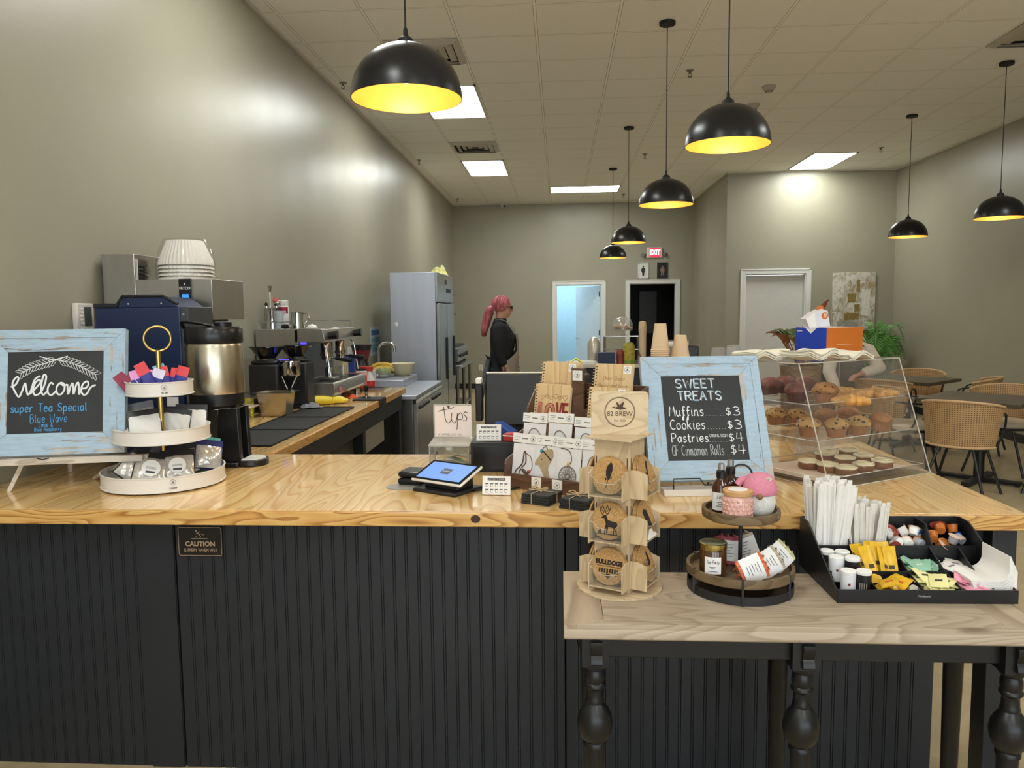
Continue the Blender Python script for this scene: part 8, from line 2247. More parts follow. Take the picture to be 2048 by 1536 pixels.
b.tube([(-0.14, -0.035, 0.020), (-0.14, -0.038, 0.058), (-0.05, -0.038, 0.058), (-0.035, -0.04, 0.036), (0.045, -0.04, 0.036), (0.06, -0.038, 0.058), (0.17, -0.038, 0.058), (0.17, -0.035, 0.020)], 0.003, 8)
obj('wire_support', b, M_BLKM, t)
obj('back_wire', B().tube([(0.0, 0.04, 0.018), (0.0, 0.17, 0.30), (0.06, 0.17, 0.30), (0.06, 0.04, 0.018)], 0.003, 8), M_BLKM, t)
# ------------------------------------------------------------------ pastry case
CA = Vector((0.929, 2.684, ZT)); CRZ = rad(32.5)
CW_, CH, CD, CS = 0.571, 0.431, 0.42, 0.146
t = thing('pastry_case', 'clear acrylic pastry case with three trays at the right end of the bar', 'display case', CA, CRZ)
cf = lambda z: CS * z / CH
M_CASE = clear('case_acrylic', tint=(0.985, 0.98, 0.97, 1), rough=0.03, refl=0.10, haze=0.012)
for x in (0.0, CW_ - 0.004):
 obj('side_panel', B().prismx([(0, 0), (CD, 0), (CD, CH), (CS, CH)], x, x + 0.004), M_CASE, t, smooth=False)
obj('front_panel', B().prismx([(0, 0), (0.004, 0), (CS + 0.004, CH), (CS, CH)], 0.004, CW_ - 0.004), M_CASE, t, smooth=False)
obj('top_panel', B().box(0, CS, CH, CW_, CD, CH + 0.004), M_CASE, t, smooth=False)
obj('bottom_panel', B().box(0.004, 0.004, 0, CW_ - 0.004, CD, 0.004), M_CASE, t, smooth=False)
obj('rear_door', B().prismx([(CD - 0.003, 0.02), (CD, 0.02), (CD, 0.14), (CD - 0.003, 0.14)], 0.30, 0.56), clear('hazy_door', refl=0.1, haze=0.22), t, smooth=False)
b = B()
for x in (0.002, CW_ - 0.002):
 b.tube([(x, 0, 0.002), (x, CS, CH + 0.002)], 0.0024, 6).tube([(x, CS, CH + 0.002), (x, CD, CH + 0.002)], 0.0018, 6).tube([(x, 0.0, 0.002), (x, CD, 0.002)], 0.0014, 6).tube([(x, CD, 0), (x, CD, CH)], 0.0014, 6)
b.tube([(0, 0, 0.002), (CW_, 0, 0.002)], 0.0018, 6).tube([(0, CS, CH + 0.002), (CW_, CS, CH + 0.002)], 0.0022, 6)
obj('polished_edge', b, M_ACRE, t)
TZS = (0.012, 0.140, 0.266)
for z in TZS:
 y0 = cf(z) + 0.02
 tb = B().box(0.012, y0, z, CW_ - 0.012, CD - 0.01, z + 0.003)
 for q in ((0.012, y0, CW_ - 0.012, y0 + 0.003), (0.012, CD - 0.013, CW_ - 0.012, CD - 0.01), (0.012, y0, 0.015, CD - 0.01), (CW_ - 0.015, y0, CW_ - 0.012, CD - 0.01)):
  tb.box(q[0], q[1], z, q[2], q[3], z + 0.022)
 to = obj('tray', tb, M_CASE, t, smooth=False)
 r_ = B().tube([(0.012, y0, z + 0.022), (CW_ - 0.012, y0, z + 0.022), (CW_ - 0.012, CD - 0.01, z + 0.022), (0.012, CD - 0.01, z + 0.022)], 0.0016, 6, closed=True)
 obj('tray_rim', r_, M_ACRE, to)
solo('parchment_sheet', B().slab(lambda u, v: (0.03 + 0.5 * u, 0.04 + 0.34 * v, 0.017 + (0.014 * max(0, 0.12 - v) / 0.12) + 0.002 * math.sin(8 * u)), 0.0008, 12, 12), pm('parchment', 'dcc7b2', 0.6), 'parchment sheet under the frosted rolls on the bottom tray', 'paper', CA, rz=CRZ)
M_WRAP = pm('muffin_paper', '9c6b4a', 0.7, var=0.12, vs=60)
def speckled(name, base, spot, sc, thr):
 m, nt, bs = newmat(name)
 v = node(nt, 'ShaderNodeTexVoronoi', i_Scale=sc)
 nt.links.new(coords(nt), v.inputs['Vector'])
 n = node(nt, 'ShaderNodeTexNoise', i_Scale=30.0, i_Detail=4.0)
 nt.links.new(coords(nt), n.inputs['Vector'])
 c0 = lin(base)
 c = ramp(nt, n.outputs['Fac'], [(0.3, tuple(x * 0.6 for x in c0[:3]) + (1,)), (0.65, c0)])
 nt.links.new(mixc(nt, ramp(nt, v.outputs['Distance'], [(thr, (1, 1, 1, 1)), (thr + 0.06, (0, 0, 0, 1))]), c, spot), bs.inputs['Base Color'])
 bs.inputs['Roughness'].default_value = 0.6
 bumpn(nt, bs, n.outputs['Fac'], 0.6, 0.004)
 return m
M_CHOC = speckled('chocolate_top', '7a4038', '4a231e', 60, 0.25); M_BLUEB = speckled('blueberry_top', 'c69a5c', '2c2030', 62, 0.30); M_CHIP = speckled('chip_top', 'ad7436', '3d2212', 62, 0.26); M_CRUMB = speckled('crumb_top', 'a8703c', '8a5528', 90, 0.2)
WRAPD = pm('dark_muffin_paper', '4e2a26', 0.7, var=0.15, vs=60)
PROTO = {}
NPOS = {}
def muffin(px, py, z, kind, label, s=1.0):
 p = at(px, py, z=ZT + z + 0.003)
 loc = (p.x, p.y, ZT + z + 0.0034)
 if kind in PROTO:
  return dup(PROTO[kind], loc, rng.uniform(0, 6), label, sc=s)
 top = {'choc': M_CHOC, 'blue': M_BLUEB, 'chip': M_CHIP, 'crumb': M_CRUMB}[kind]
 t = thing('muffin', label, 'muffin', loc, 0, 'muffins in the pastry case')
 obj('paper_case', B().lathe([(1e-6, 0), (0.030, 0), (0.040, 0.038), (1e-6, 0.038)], 96, wob=lambda a, j: 1 + 0.022 * math.cos(24 * a)), WRAPD if kind == 'choc' else M_WRAP, t)
 sd = len(PROTO) * 3.7
 obj('top', B().lathe([(0.0395, 0.034), (0.046, 0.041), (0.046, 0.049), (0.040, 0.060), (0.028, 0.069), (0.012, 0.074), (1e-6, 0.075)], 40, wob=lambda a, j: 1 + 0.10 * noise.noise(Vector((math.cos(a) * 1.6 + sd, math.sin(a) * 1.6, j * 0.5)))), top, t)
 t.scale = (s, s, s)
 PROTO[kind] = t
 return t
Z0, Z1, Z2 = TZS
for px, py, k, lab in ((1541, 790, 'choc', 'dark chocolate muffin leftmost on the top tray next to the sign'), (1570, 786, 'choc', 'dark chocolate muffin at the back, second from the left on the top tray'), (1592, 803, 'choc', 'cracked chocolate muffin at the front left corner of the top tray'), (1610, 787, 'choc', 'chocolate muffin behind the cracked one on the top tray'), (1650, 806, 'chip', 'golden chip muffin right of the chocolate ones on the top tray')):
 muffin(px, py, Z2, k, lab, 1.0 if k == 'choc' else 1.08)
for px, py, k, lab in ((1552, 849, 'blue', 'blueberry muffin leftmost on the middle tray next to the sign'), (1596, 851, 'blue', 'blueberry muffin second from the left on the middle tray'), (1617, 872, 'blue', 'pale blueberry muffin at the front left of the middle tray'), (1672, 874, 'blue', 'heavily spotted blueberry muffin front centre of the middle tray'), (1716, 869, 'blue', 'blueberry muffin front right of the middle tray'), (1650, 850, 'crumb', 'plain brown muffin behind the spotted one on the middle tray'), (1695, 846, 'crumb', 'plain brown muffin at the back centre of the middle tray'), (1760, 861, 'crumb', 'plain golden muffin at the right end of the middle tray')):
 muffin(px, py, Z1, k, lab, 0.98)
M_CROI = pm('croissant_crust', 'c48f4c', 0.45, var=0.3, vs=35, bump=0.2, bs_=50)
cr0 = None
for px, py, a, lab in ((1690, 795, 20, 'croissant at the back left of the top tray'), (1700, 812, -10, 'small croissant at the front of the top tray beside the chip muffin'), (1728, 800, 30, 'croissant in the middle of the group on the top tray'), (1752, 796, 5, 'croissant second from the right on the top tray'), (1772, 799, 40, 'croissant at the right end of the top tray')):
 p = at(px, py, z=ZT + Z2 + 0.004)
 loc = (p.x, p.y, ZT + Z2 + 0.020)
 if cr0 is None:
  cr0 = thing('croissant', lab, 'croissant', loc, rad(a), 'croissants on the top tray')
  pts = [(0.062 * math.sin(rad(q)), 0.045 * math.cos(rad(q)) - 0.03, 0.004 * math.cos(rad(q))) for q in range(-80, 81, 10)]
  rs = [0.006 + 0.020 * math.cos(rad(q) * 1.02) ** 0.8 * (1 + 0.16 * math.cos(rad(q * 11))) if abs(q) < 80 else 0.006 for q in range(-80, 81, 10)]
  obj('pastry', B().tube(pts, rs, 12, flat=0.85, up=(0, 0, 1)), M_CROI, cr0)
 else:
  dup(cr0, loc, rad(a), lab)
M_ROLL = pm('brown_roll', '7c4a28', 0.55, var=0.3, vs=40, bump=0.3, bs_=60); M_ICE = pm('cream_icing', 'e2d6b4', 0.4, var=0.06, sss=0.1)
r0 = None
for px, py, lab in ((1617, 937, 'frosted roll at the left front with its brown side showing'), (1650, 921, 'frosted roll second in the back row from the left'), (1697, 914, 'frosted roll farthest back on the bottom tray'), (1690, 930, 'frosted roll in the centre of the bottom tray'), (1727, 925, 'frosted roll in the back row, second from the right'), (1764, 936, 'frosted roll at the right end of the bottom tray'), (1656, 944, 'frosted roll in the front row between the leftmost and the parchment corner'), (1692, 950, 'frosted roll nearest the front centre of the bottom tray'), (1727, 943, 'frosted roll in the front row, rightmost but one')):
 p = at(px, py, z=ZT + Z0 + 0.006)
 loc = (p.x, p.y, ZT + Z0 + 0.0065)
 if r0 is None:
  r0 = thing('frosted_roll', lab, 'roll', loc, 0, 'frosted rolls on the bottom tray')
  obj('roll', B().lathe([(1e-6, 0), (0.034, 0), (0.038, 0.010), (0.036, 0.026), (1e-6, 0.027)], 28, wob=lambda a, j: 1 + 0.04 * math.sin(3 * a)), M_ROLL, r0)
  ib = B().lathe([(0.036, 0.024), (0.040, 0.028), (0.037, 0.033), (0.02, 0.035), (1e-6, 0.035)], 36, wob=lambda a, j: 1 + 0.05 * math.sin(5 * a + j))
  ib.tube([(0.004 * q / 6 * math.cos(q * 0.55), 0.004 * q / 6 * math.sin(q * 0.55), 0.035) for q in range(2, 46)], 0.0024, 6)
  obj('icing', ib, M_ICE, r0)
 else:
  dup(r0, loc, rng.uniform(0, 6), lab)
# ------------------------------------------------------------------ on top of the case
ZCT = ZT + CH + 0.0065
CM = Matrix.Translation(CA) @ Matrix.Rotation(CRZ, 4, 'Z')
rr = random.Random(21)
for st, (px, py, w, n_, lab) in enumerate(((0.03, 0.35, 0.17, 7, 'left'), (0.15, 0.225, 0.17, 8, 'middle'), (0.335, 0.205, 0.15, 5, 'right'))):
 p = CM @ Vector((px, py, 0))
 n0 = None
 for k in range(n_):
  lb = 'cream paper napkin in the %s rumpled stack on top of the pastry case' % lab
  loc = (p.x, p.y, ZCT + k * 0.0032)
  if n0 is None:
   n0 = thing('paper_napkin', lb, 'napkin', loc, CRZ, 'napkins on the pastry case, %s stack' % lab)
   ph = st * 1.7
   obj('sheet', B().slab(lambda u, v: ((u - 0.5) * w, (v - 0.5) * 0.13, 0.011 + 0.010 * math.sin(7.5 * u + ph) * (1 - 0.4 * v) + 0.003 * math.sin(5 * v + ph)), 0.0026, 22, 6), pm('cream_napkin', 'e9e3d2', 0.8), n0)
  else:
   dup(n0, (loc[0] + rr.uniform(-0.004, 0.004), loc[1] + rr.uniform(-0.004, 0.004), loc[2]), CRZ + rr.uniform(-0.08, 0.08))
bx = CM @ Vector((0.305, 0.275, 0))
t = thing('shipping_box', 'blue and orange cardboard box on top of the pastry case', 'box', (bx.x, bx.y, ZCT - 0.001), CRZ)
MB_, MOr, MWt = pm('royal_blue_card', '2340a8', 0.45), pm('orange_card', 'c46a22', 0.45), pm('white_card', 'e6e2e0', 0.5)
obj('carton', B().box(0.001, 0.001, 0, 0.215, 0.15, 0.118), MWt, t)
obj('blue_side', B().box(0.0, 0.001, 0, 0.001, 0.15, 0.1182), MB_, t)
obj('orange_side', B().box(0.001, 0.0, 0, 0.215, 0.001, 0.1182), MOr, t)
obj('notch', B().prismx([(0.045, 0.1183), (0.105, 0.1183), (0.075, 0.094)], -0.0006, 0.0), MWt, t)
obj('print_line', B().box(0.06, -0.0005, 0.050, 0.155, 0.0, 0.052).box(-0.0005, 0.118, 0.102, 0.0, 0.143, 0.106), pm('pale_print', 'd9b99a', 0.5), t)
t = thing('tea_carton', 'torn white carton with an orange round mark standing on the blue and orange box', 'carton', (bx.x - 0.005, bx.y + 0.09, ZCT + 0.1175), rad(10), ry=rad(-6))
obj('carton', B().prismy([(-0.045, 0), (0.042, 0), (0.036, 0.062), (0.012, 0.072), (-0.02, 0.062), (-0.058, 0.040)], -0.02, 0.03), pm('lavender_white_card', 'd6d3dc', 0.5), t, bev=0.001)
obj('left_flap', B().prismy([(-0.058, 0.040), (-0.02, 0.062), (-0.018, 0.0), (-0.045, 0.0)], -0.0215, -0.0205), MWt, t, smooth=False)
obj('orange_top', B().prismy([(0.0, 0.066), (0.030, 0.062), (0.028, 0.084), (0.004, 0.084)], 0.0, 0.004), MOr, t, smooth=False)
lg = obj('round_mark', B().lathe([(1e-6, -0.0005), (0.014, -0.0005), (0.014, 0.0005), (1e-6, 0.0005)], 24), MOr, t)
lg.location = (0.022, -0.0208, 0.044); lg.rotation_euler = (PI / 2, 0, 0)
obj('mark_print', B().tube([(0.016, -0.022, 0.036), (0.020, -0.022, 0.052)], 0.0014, 5).tube([(0.024, -0.022, 0.036), (0.028, -0.022, 0.052)], 0.0014, 5), MWt, t)
# leafy plant in a wooden tub behind the case
t = thing('leafy_plant', 'broad leaved red and green plant in a wooden tub behind the pastry case', 'plant', (1.30, 4.25, ZT))
obj('tub', B().lathe([(1e-6, 0), (0.095, 0), (0.105, 0.30), (0.11, 0.325), (0.098, 0.325), (0.096, 0.30), (1e-6, 0.30)], 32), M_MANGO, t)
M_LEAFG = pm('dark_green_leaf', '4d5c36', 0.35, var=0.35, vs=30); M_LEAFR = pm('rust_leaf', '6e3a26', 0.4, var=0.35, vs=30); M_LEAFP = pm('pale_leaf_edge', 'b9b48c', 0.5)
for k in range(17):
 a = rad(k * 137.5); el = rad(32 + 46 * ((k * 0.618) % 1)); L = 0.14 + 0.09 * ((k * 0.37) % 1)
 if k == 0:
  a, el, L = rad(30), rad(66), 0.34
 d = Vector((math.cos(a) * math.cos(el), math.sin(a) * math.cos(el), math.sin(el)))
 sd = d.cross(Vector((0, 0, 1))).normalized(); base = Vector((0, 0, 0.31)) + d * 0.17
 def leaf(u, v, d=d, sd=sd, base=base, L=L):
  w = 0.036 * math.sin(PI * min(1, 0.06 + 0.94 * u) ** 0.85)
  return base + d * (L * u) + Vector((0, 0, -0.10 * u * u)) + sd * ((v - 0.5) * 2 * w) + d.cross(sd) * (-0.012 * abs(v - 0.5) * 2)
 lf = obj('leaf', B().slab(leaf, 0.0012, 10, 4), M_LEAFG if k % 4 else M_LEAFR, t)
 obj('stem', B().cyl((0, 0, 0.30), base + d * 0.01, 0.003, n=6), M_LEAFR, lf)
o = None
# paper and clear cups behind the sign, on a black caddy
solo('cup_caddy', B().box(0.43, 3.84, 0, 0.96, 4.12, 0.33), M_BLKM, 'black caddy under the stacked cups behind the Sweet Treats sign', 'caddy', (0, 0, ZT), bev=0.004)
M_PCUP = pm('kraft_cream_cup', 'e3c8a4', 0.6, var=0.02)
M_CCUP = clear('clear_cups', rough=0.05, refl=0.5, haze=0.16)
def cups(x, y, ztop, hgt, r0, r1, step, mat, lab, grp, paper):
 z = ztop - hgt
 p0 = None; k = 0
 while z > ZT + 0.3305:
  l2 = lab
  if p0 is None:
   p0 = thing('paper_cup' if paper else 'clear_cup', l2, 'cup', (x, y, z), 0, grp)
   pr = [(r1, 0.003), (r0, hgt), (1e-6, hgt)] if paper else [(r1, 0.003), (r0, hgt - 0.002), (r0 - 0.006, hgt), (1e-6, hgt - 0.004)]
   obj('cup', B().lathe(pr, 36, cap=False), mat, p0)
   obj('rim', B().tube([(r1 * math.cos(2 * PI * q / 32), r1 * math.sin(2 * PI * q / 32), 0.003) for q in range(32)], 0.0026 if paper else 0.0016, 6, closed=True), mat if paper else M_ACRE, p0)
  else:
   dup(p0, (x, y, z))
  z -= step; k += 1
cups(0.510, 3.97, 1.473, 0.138, 0.029, 0.046, 0.0095, M_PCUP, 'cream paper cup in the taller upturned paper stack', 'tall paper cup stack', True)
cups(0.612, 3.97, 1.413, 0.110, 0.029, 0.046, 0.0095, M_PCUP, 'cream paper cup in the shorter upturned paper stack', 'short paper cup stack', True)
for k, (x, zt, y, lab) in enumerate(((0.568, 1.36, 4.05, 'between and behind the two paper stacks'), (0.700, 1.345, 3.98, 'just right of the short paper stack'), (0.805, 1.347, 3.98, 'second to the right of the paper stacks'), (0.880, 1.36, 3.98, 'third to the right of the paper stacks'), (0.925, 1.335, 4.05, 'nearest the pastry case napkins'))):
 cups(x, y, zt, 0.105, 0.032, 0.045, 0.012, M_CCUP, 'clear plastic cup in the upturned stack ' + lab, 'clear cup stack ' + lab, False)
# ------------------------------------------------------------------ bar at the back with cakes and coffee things
t = thing('back_bar', 'dark bar counter in the distance before the two restroom doors', 'counter', (0, 0, 0))
obj('cabinet', B().box(0.12, 9.30, 0, 1.16, 9.90, 0.86), M_BLKM, t, bev=0.003)
obj('top', B().box(0.08, 9.26, 0.86, 1.20, 9.94, 0.90), pm('pale_bar_top', 'c9c3b6', 0.4), t, bev=0.003)
ZK = 0.901
t = thing('wire_riser', 'steel riser rack with mugs under the cake dome on the back bar', 'rack', (0.76, 9.62, ZK))
for z in (0.16, 0.32):
 obj('shelf', B().box(-0.22, -0.14, z, 0.22, 0.14, z + 0.012), M_CHROME, t)
for x in (-0.21, 0.21):
 for y in (-0.13, 0.13):
  obj('leg', B().cyl((x, y, 0), (x, y, 0.32), 0.009, n=8), M_SS, t)
t = thing('cake_dome', 'clear domed cake stand full of croissants on top of the steel riser', 'cake stand', (0.77, 9.62, ZK + 0.333))
obj('stand', B().lathe([(1e-6, 0), (0.08, 0), (0.03, 0.02), (0.03, 0.05), (0.13, 0.06), (0.13, 0.066), (1e-6, 0.066)], 28), M_CASE, t)
obj('dome', B().lathe([(0.125, 0.067), (0.128, 0.15), (0.10, 0.20), (0.04, 0.225), (1e-6, 0.23)], 28, cap=False), M_CCUP, t)
for k in range(5):
 dup(cr0, (0.77 + 0.055 * math.cos(k * 1.3), 9.62 + 0.05 * math.sin(k * 1.3), ZK + 0.42 + 0.022 * (k // 3)), k * 1.1, 'croissant under the clear dome in the distance', 'croissants under the cake dome')
for nm, lab, cat, x, y, b, m in (('cup_dispenser', 'tall tube of stacked cups on the back bar', 'cup dispenser', 1.0, 9.45, B().lathe([(1e-6, 0), (0.045, 0), (0.045, 0.40), (0.05, 0.41), (0.042, 0.50), (1e-6, 0.51)], 20), M_PCUP), ('fruit_jar', 'glass jar of green and yellow fruit on the back bar', 'jar', 0.83, 9.36, B().lathe([(1e-6, 0), (0.07, 0), (0.075, 0.02), (0.075, 0.2), (0.05, 0.25), (1e-6, 0.26)], 24), speckled('mixed_fruit', 'b9a63c', '6f9440', 14, 0.35)), ('coffee_urn', 'pale coffee urn left of the riser on the back bar', 'urn', 0.42, 9.60, B().lathe([(1e-6, 0), (0.07, 0), (0.08, 0.03), (0.08, 0.24), (0.04, 0.31), (1e-6, 0.32)], 24), pm('pale_urn', 'c9c0b2', 0.3, 0.4)), ('red_jar', 'small jar with red contents on the back bar', 'jar', 0.72, 9.33, B().lathe([(1e-6, 0), (0.04, 0), (0.042, 0.14), (0.03, 0.17), (1e-6, 0.17)], 20), pm('red_contents', '8c3a36', 0.4, var=0.3))):
 solo(nm, b, m, lab, cat, (x, y, ZK))
solo('dark_box', B().box(-0.10, -0.08, 0, 0.10, 0.08, 0.14), M_NAVYB, 'dark navy box at the front of the back bar', 'box', (0.56, 9.36, ZK), bev=0.004)
solo('menu_papers', B().box(-0.16, -0.1, 0, 0.16, 0.1, 0.03), M_PAPERW, 'stack of white papers at the left end of the back bar', 'papers', (0.27, 9.42, ZK), rz=0.2)
solo('bar_cloth', rumple(0.24, 0.2, 0.12, 52), pm('grey_brown_cloth', '6f6762', 0.9, var=0.2), 'grey brown cloth heap on the right end of the back bar', 'cloth', (1.02, 9.36, ZK))
t = thing('coffee_maker', 'dark coffee machine with steel top just right of the back bar', 'coffee machine', (1.45, 9.6, 0))
obj('stand', B().box(-0.2, -0.28, 0, 0.25, 0.3, 0.85), M_BLKM, t, bev=0.003)
obj('body', B().box(-0.18, -0.2, 0.851, 0.22, 0.2, 1.10), M_BLKP, t, bev=0.01)
obj('steel_top', B().box(-0.19, -0.21, 1.10, 0.1, 0.21, 1.17), M_SS, t, bev=0.006)
# ------------------------------------------------------------------ dining side
def rattan():
 m, nt, bs = newmat('woven_rattan')
 tc = node(nt, 'ShaderNodeTexCoord'); sp = node(nt, 'ShaderNodeSeparateXYZ')
 nt.links.new(tc.outputs['UV'] if False else tc.outputs['Object'], sp.inputs[0])
 an = math_n(nt, 'ARCTAN2', sp.outputs[0], math_n(nt, 'SUBTRACT', 0.12, sp.outputs[1]))
 a = math_n(nt, 'ABSOLUTE', math_n(nt, 'SINE', math_n(nt, 'MULTIPLY', an, 60.0)))
 c = math_n(nt, 'ABSOLUTE', math_n(nt, 'SINE', math_n(nt, 'MULTIPLY', sp.outputs[2], 190.0)))
 h = math_n(nt, 'MAXIMUM', a, c)
 nt.links.new(ramp(nt, h, [(0.35, '4f3a24'), (0.65, '9c7a50'), (1.0, 'b8966a')]), bs.inputs['Base Color'])
 bs.inputs['Roughness'].default_value = 0.6
 bumpn(nt, bs, h, 0.6, 0.004)
 return m
M_RAT = rattan(); M_RIM = pm('rattan_rim', 'c4a27a', 0.6, var=0.15, vs=60); M_CUSH = pm('cream_cushion', 'd8cbb9', 0.85, var=0.05, bump=0.1); M_TUBE = pm('black_steel_tube', '1a1a1c', 0.4)
chair0 = None
def chair(x, y, tx, ty, label):
 global chair0
 rz = math.atan2(ty - y, tx - x) - PI / 2
 if chair0:
  return dup(chair0, (x, y, 0), rz, label)
 t = chair0 = thing('dining_chair', label, 'chair', (x, y, 0), rz, 'woven dining chairs')
 def back(u, v):
  a = (u - 0.5) * 2 * rad(74 + 10 * v)
  r = 0.24 + 0.035 * v
  return (r * 1.08 * math.sin(a), 0.02 - r * math.cos(a) * 1.0, 0.43 + v * 0.37 - 0.05 * v * (2 * u - 1) ** 2)
 obj('backrest', B().slab(back, 0.012, 30, 10), M_RAT, t)
 obj('back_rim', B().tube([back(k / 30, 1.0) for k in range(31)], 0.011, 8), M_RIM, t)
 obj('lower_rim', B().tube([back(k / 30, 0.0) for k in range(31)], 0.010, 8), M_RIM, t)
 obj('seat', B().prism([(0.235 * math.cos(q / 24 * 2 * PI) * (1 if math.sin(q / 24 * 2 * PI) < 0 else 1.02), 0.02 + 0.22 * math.sin(q / 24 * 2 * PI)) for q in range(24)], 0.43, 0.49), M_CUSH, t, bev=0.02, seg=3)
 obj('seat_frame', B().tube([(0.24 * math.cos(q / 28 * 2 * PI), 0.02 + 0.225 * math.sin(q / 28 * 2 * PI), 0.424) for q in range(28)], 0.011, 8, closed=True), M_TUBE, t)
 for sx in (-1, 1):
  obj('leg', B().tube([(sx * 0.13, 0.20, 0.42), (sx * 0.25, 0.27, 0.0)], 0.0115, 8), M_TUBE, t)
  obj('leg', B().tube([(sx * 0.12, -0.17, 0.42), (sx * 0.24, -0.28, 0.0)], 0.0115, 8), M_TUBE, t)
  obj('arm_tube', B().tube(spline([(sx * 0.235, 0.10, 0.424), (sx * 0.27, 0.16, 0.56), (sx * 0.285, 0.10, 0.68), (sx * 0.275, -0.03, 0.70)], 5), 0.009, 8), M_TUBE, t)
 return t
M_TTOP = wood('grey_brown_tabletop', ('5c5142', '544a3b', '463d30', '3a3228'), 'X', ring=10, freq=1.0, rough=0.4, knots=False, plank=0.2, plank_axis='Y')
tab0 = None
for (x, y, rz, lab) in ((3.69, 6.95, 45, 'grey brown square dining table nearest, with the rattan chair turned away from us'), (3.89, 8.85, 42, 'grey brown square dining table farther back before the right wall')):
 if tab0 is None:
  tab0 = thing('dining_table', lab, 'table', (x, y, 0), rad(rz), 'square dining tables')
  obj('table_top', B().box(-0.40, -0.40, 0.715, 0.40, 0.40, 0.75), M_TTOP, tab0, bev=0.003)
  obj('column', B().cyl((0, 0, 0.04), (0, 0, 0.715), 0.042, n=18).box(-0.2, -0.03, 0.70, 0.2, 0.03, 0.714), M_TUBE, tab0)
  obj('cross_base', B().box(-0.33, -0.035, 0.012, 0.33, 0.035, 0.045).box(-0.035, -0.33, 0.012, 0.035, 0.33, 0.045), M_TUBE, tab0, bev=0.006)
  for q in range(4):
   obj('glide', B().cyl((0.3 * math.cos(q * PI / 2), 0.3 * math.sin(q * PI / 2), 0), (0.3 * math.cos(q * PI / 2), 0.3 * math.sin(q * PI / 2), 0.013), 0.02, n=12), M_TUBE, tab0)
 else:
  dup(tab0, (x, y, 0), rad(rz), lab)
chair(3.26, 6.42, 3.69, 6.95, 'woven rattan chair nearest us, its back turned to the camera')
chair(3.17, 7.30, 3.69, 6.95, 'woven rattan chair at the left corner of the nearer table, seen from the side')
chair(4.14, 7.42, 3.69, 6.95, 'woven rattan chair facing us across the nearer table at the right edge')
chair(4.16, 6.46, 3.69, 6.95, 'chair with cream seat at the right edge of the picture, nearer table')
chair(4.42, 8.48, 3.89, 8.85, 'woven rattan chair with its back to the right wall, farther table')
chair(4.22, 9.36, 3.89, 8.85, 'woven rattan chair behind the farther table, only its curved top showing')
chair(3.42, 8.36, 3.89, 8.85, 'woven rattan chair before the farther table, seen through the pastry case')
# palm in the corner
t = thing('potted_palm', 'feathery green palm in a dark pot in the far right corner', 'plant', (4.66, 11.75, 0))
obj('pot', B().shell([(0.15, 0), (0.20, 0.32), (0.205, 0.34)], 0.012, 28), pm('dark_pot', '2f2f30', 0.5), t)
obj('soil', B().lathe([(1e-6, 0.29), (0.185, 0.29), (0.185, 0.30), (1e-6, 0.30)], 24), pm('potting_soil', '2c221a', 0.9), t)
M_PALM = pm('palm_green', '548a3a', 0.5, var=0.3, vs=12)
rr = random.Random(8)
for k in range(24):
 a = rad(k * 137.5 + 20); L = rr.uniform(0.65, 1.02); out = rr.uniform(0.26, 0.44)
 pts = spline([(0.03 * math.cos(a), 0.03 * math.sin(a), 0.3), (out * 0.3 * math.cos(a), out * 0.3 * math.sin(a), 0.3 + L * 0.7), (out * 0.75 * math.cos(a), out * 0.75 * math.sin(a), 0.3 + L), (out * 1.1 * math.cos(a), out * 1.1 * math.sin(a), 0.25 + L * 0.86)], 7)
 b = B().tube(pts, 0.005, 5)
 for i in range(6, len(pts)):
  d = (pts[i] - pts[i - 1]).normalized(); sd = d.cross(Vector((0, 0, 1))).normalized()
  for s in (-1, 1):
   e = pts[i] + (d * 0.6 + sd * s * 0.9).normalized() * (0.20 * math.sin(PI * (i - 4) / (len(pts) - 2))) + Vector((0, 0, -0.05))
   q = (e - pts[i]).cross(d).normalized().cross(e - pts[i]).normalized() * 0.009
   m_ = (pts[i] + e) / 2
   b.add([pts[i], m_ + q, e, m_ - q], [(0, 1, 2, 3)])
 obj('frond', b, M_PALM, t, smooth=False)
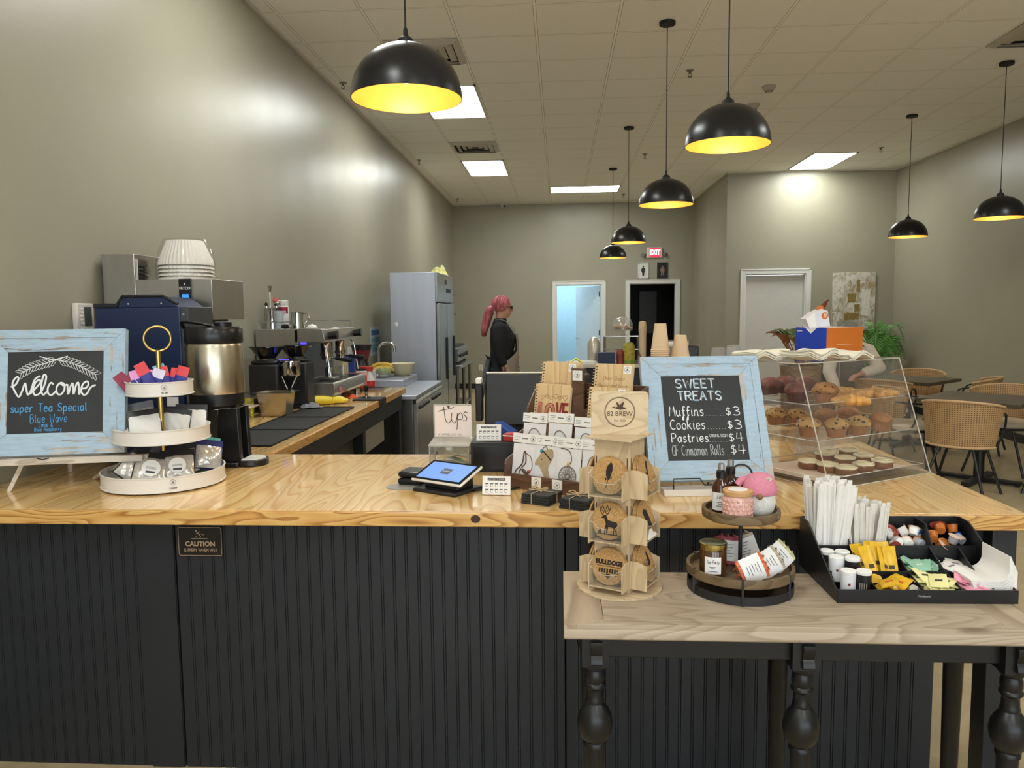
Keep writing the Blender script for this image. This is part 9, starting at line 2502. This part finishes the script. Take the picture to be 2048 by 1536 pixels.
# second person, bending forward behind the box
t = thing('person', 'person in white sleeves and grey apron bending forward behind the pastry case', 'person', (3.14, 8.95, 0), rad(-90))
HM = Matrix.Translation((0.63, -0.07, 1.13)) @ Matrix.Rotation(rad(62), 4, 'Y')
b = B()
head(b, HM)
limb(b, [(0.40, 0, 1.12), (0.50, -0.04, 1.13), (0.57, -0.06, 1.13)], [0.062, 0.055, 0.055])
sp_ = [(0.0, 0, 0.90, 0.13), (0.10, 0, 1.0, 0.13), (0.25, 0, 1.07, 0.135), (0.38, 0, 1.10, 0.12)]
limb(b, [q[:3] for q in sp_], [q[3] for q in sp_], 18)
for s in (-1, 1):
 limb(b, [(0.0, s * 0.08, 0.90), (0.02, s * 0.09, 0.48), (0.0, s * 0.09, 0.09)], [0.09, 0.058, 0.042])
 limb(b, [(0.0, s * 0.09, 0.07), (0.09, s * 0.09, 0.045), (0.16, s * 0.09, 0.035)], [0.042, 0.04, 0.028])
arm = {1: [(0.38, 0.19, 1.08), (0.50, 0.27, 0.90), (0.60, 0.04, 0.845)], -1: [(0.38, -0.19, 1.08), (0.48, -0.25, 0.86), (0.52, -0.16, 0.64)]}
for s in (1, -1):
 limb(b, [arm[s][0], arm[s][1]], [0.056, 0.044]); limb(b, [arm[s][1], arm[s][2]], [0.042, 0.028])
 hand(b, arm[s][2], (0.35, -0.9 if s == 1 else 0.1, -0.3 if s == 1 else -1), (0.1, 0, 1) if s == 1 else (0, -1, 0.2), s, 0.8)
meshobj('body', remesh(b, 0.009, 4), M_SKIN, t)
b = B()
limb(b, [q[:3] for q in sp_], [q[3] + 0.016 for q in sp_], 18)
limb(b, [(0.38, 0, 1.10), (0.42, 0, 1.12)], [0.12, 0.07])
for s in (1, -1):
 e = Vector(arm[s][2]); m_ = Vector(arm[s][1])
 limb(b, [(0.36, s * 0.12, 1.09), arm[s][0], arm[s][1]], [0.09, 0.082, 0.066]); limb(b, [arm[s][1], m_ + (e - m_) * 0.72], [0.066, 0.055])
meshobj('shirt', remesh(b, 0.014, 5), pm('white_shirt', 'dcd2c4', 0.85, var=0.06, vs=10, bump=0.15, bs_=40), t)
obj('apron', B().slab(lambda u, v: (0.50 - 0.30 * v - 0.05 * (2 * u - 1) ** 2 - (0.1 * v if v > 0.5 else 0), (u - 0.5) * (0.22 + 0.2 * min(1, v * 2)), 1.02 - 0.52 * v), 0.004, 14, 14), pm('grey_apron', '77736f', 0.85, var=0.12), t)
b = B()
for s in (-1, 1):
 limb(b, [(0.0, s * 0.085, 0.88), (0.02, s * 0.09, 0.48), (0.0, s * 0.09, 0.12)], [0.105, 0.075, 0.06])
meshobj('trousers', remesh(b, 0.014, 5), pm('dark_trousers', '22252b', 0.85), t)
b = B(); b.m = HM
b.sphere((-0.022, 0, 0.030), 0.101, 24, 14, (1.0, 0.86, 0.95))
obj('hair', b, hair_mat('brown_hair', '2a1c14', '4a3222', '5f4430'), t)
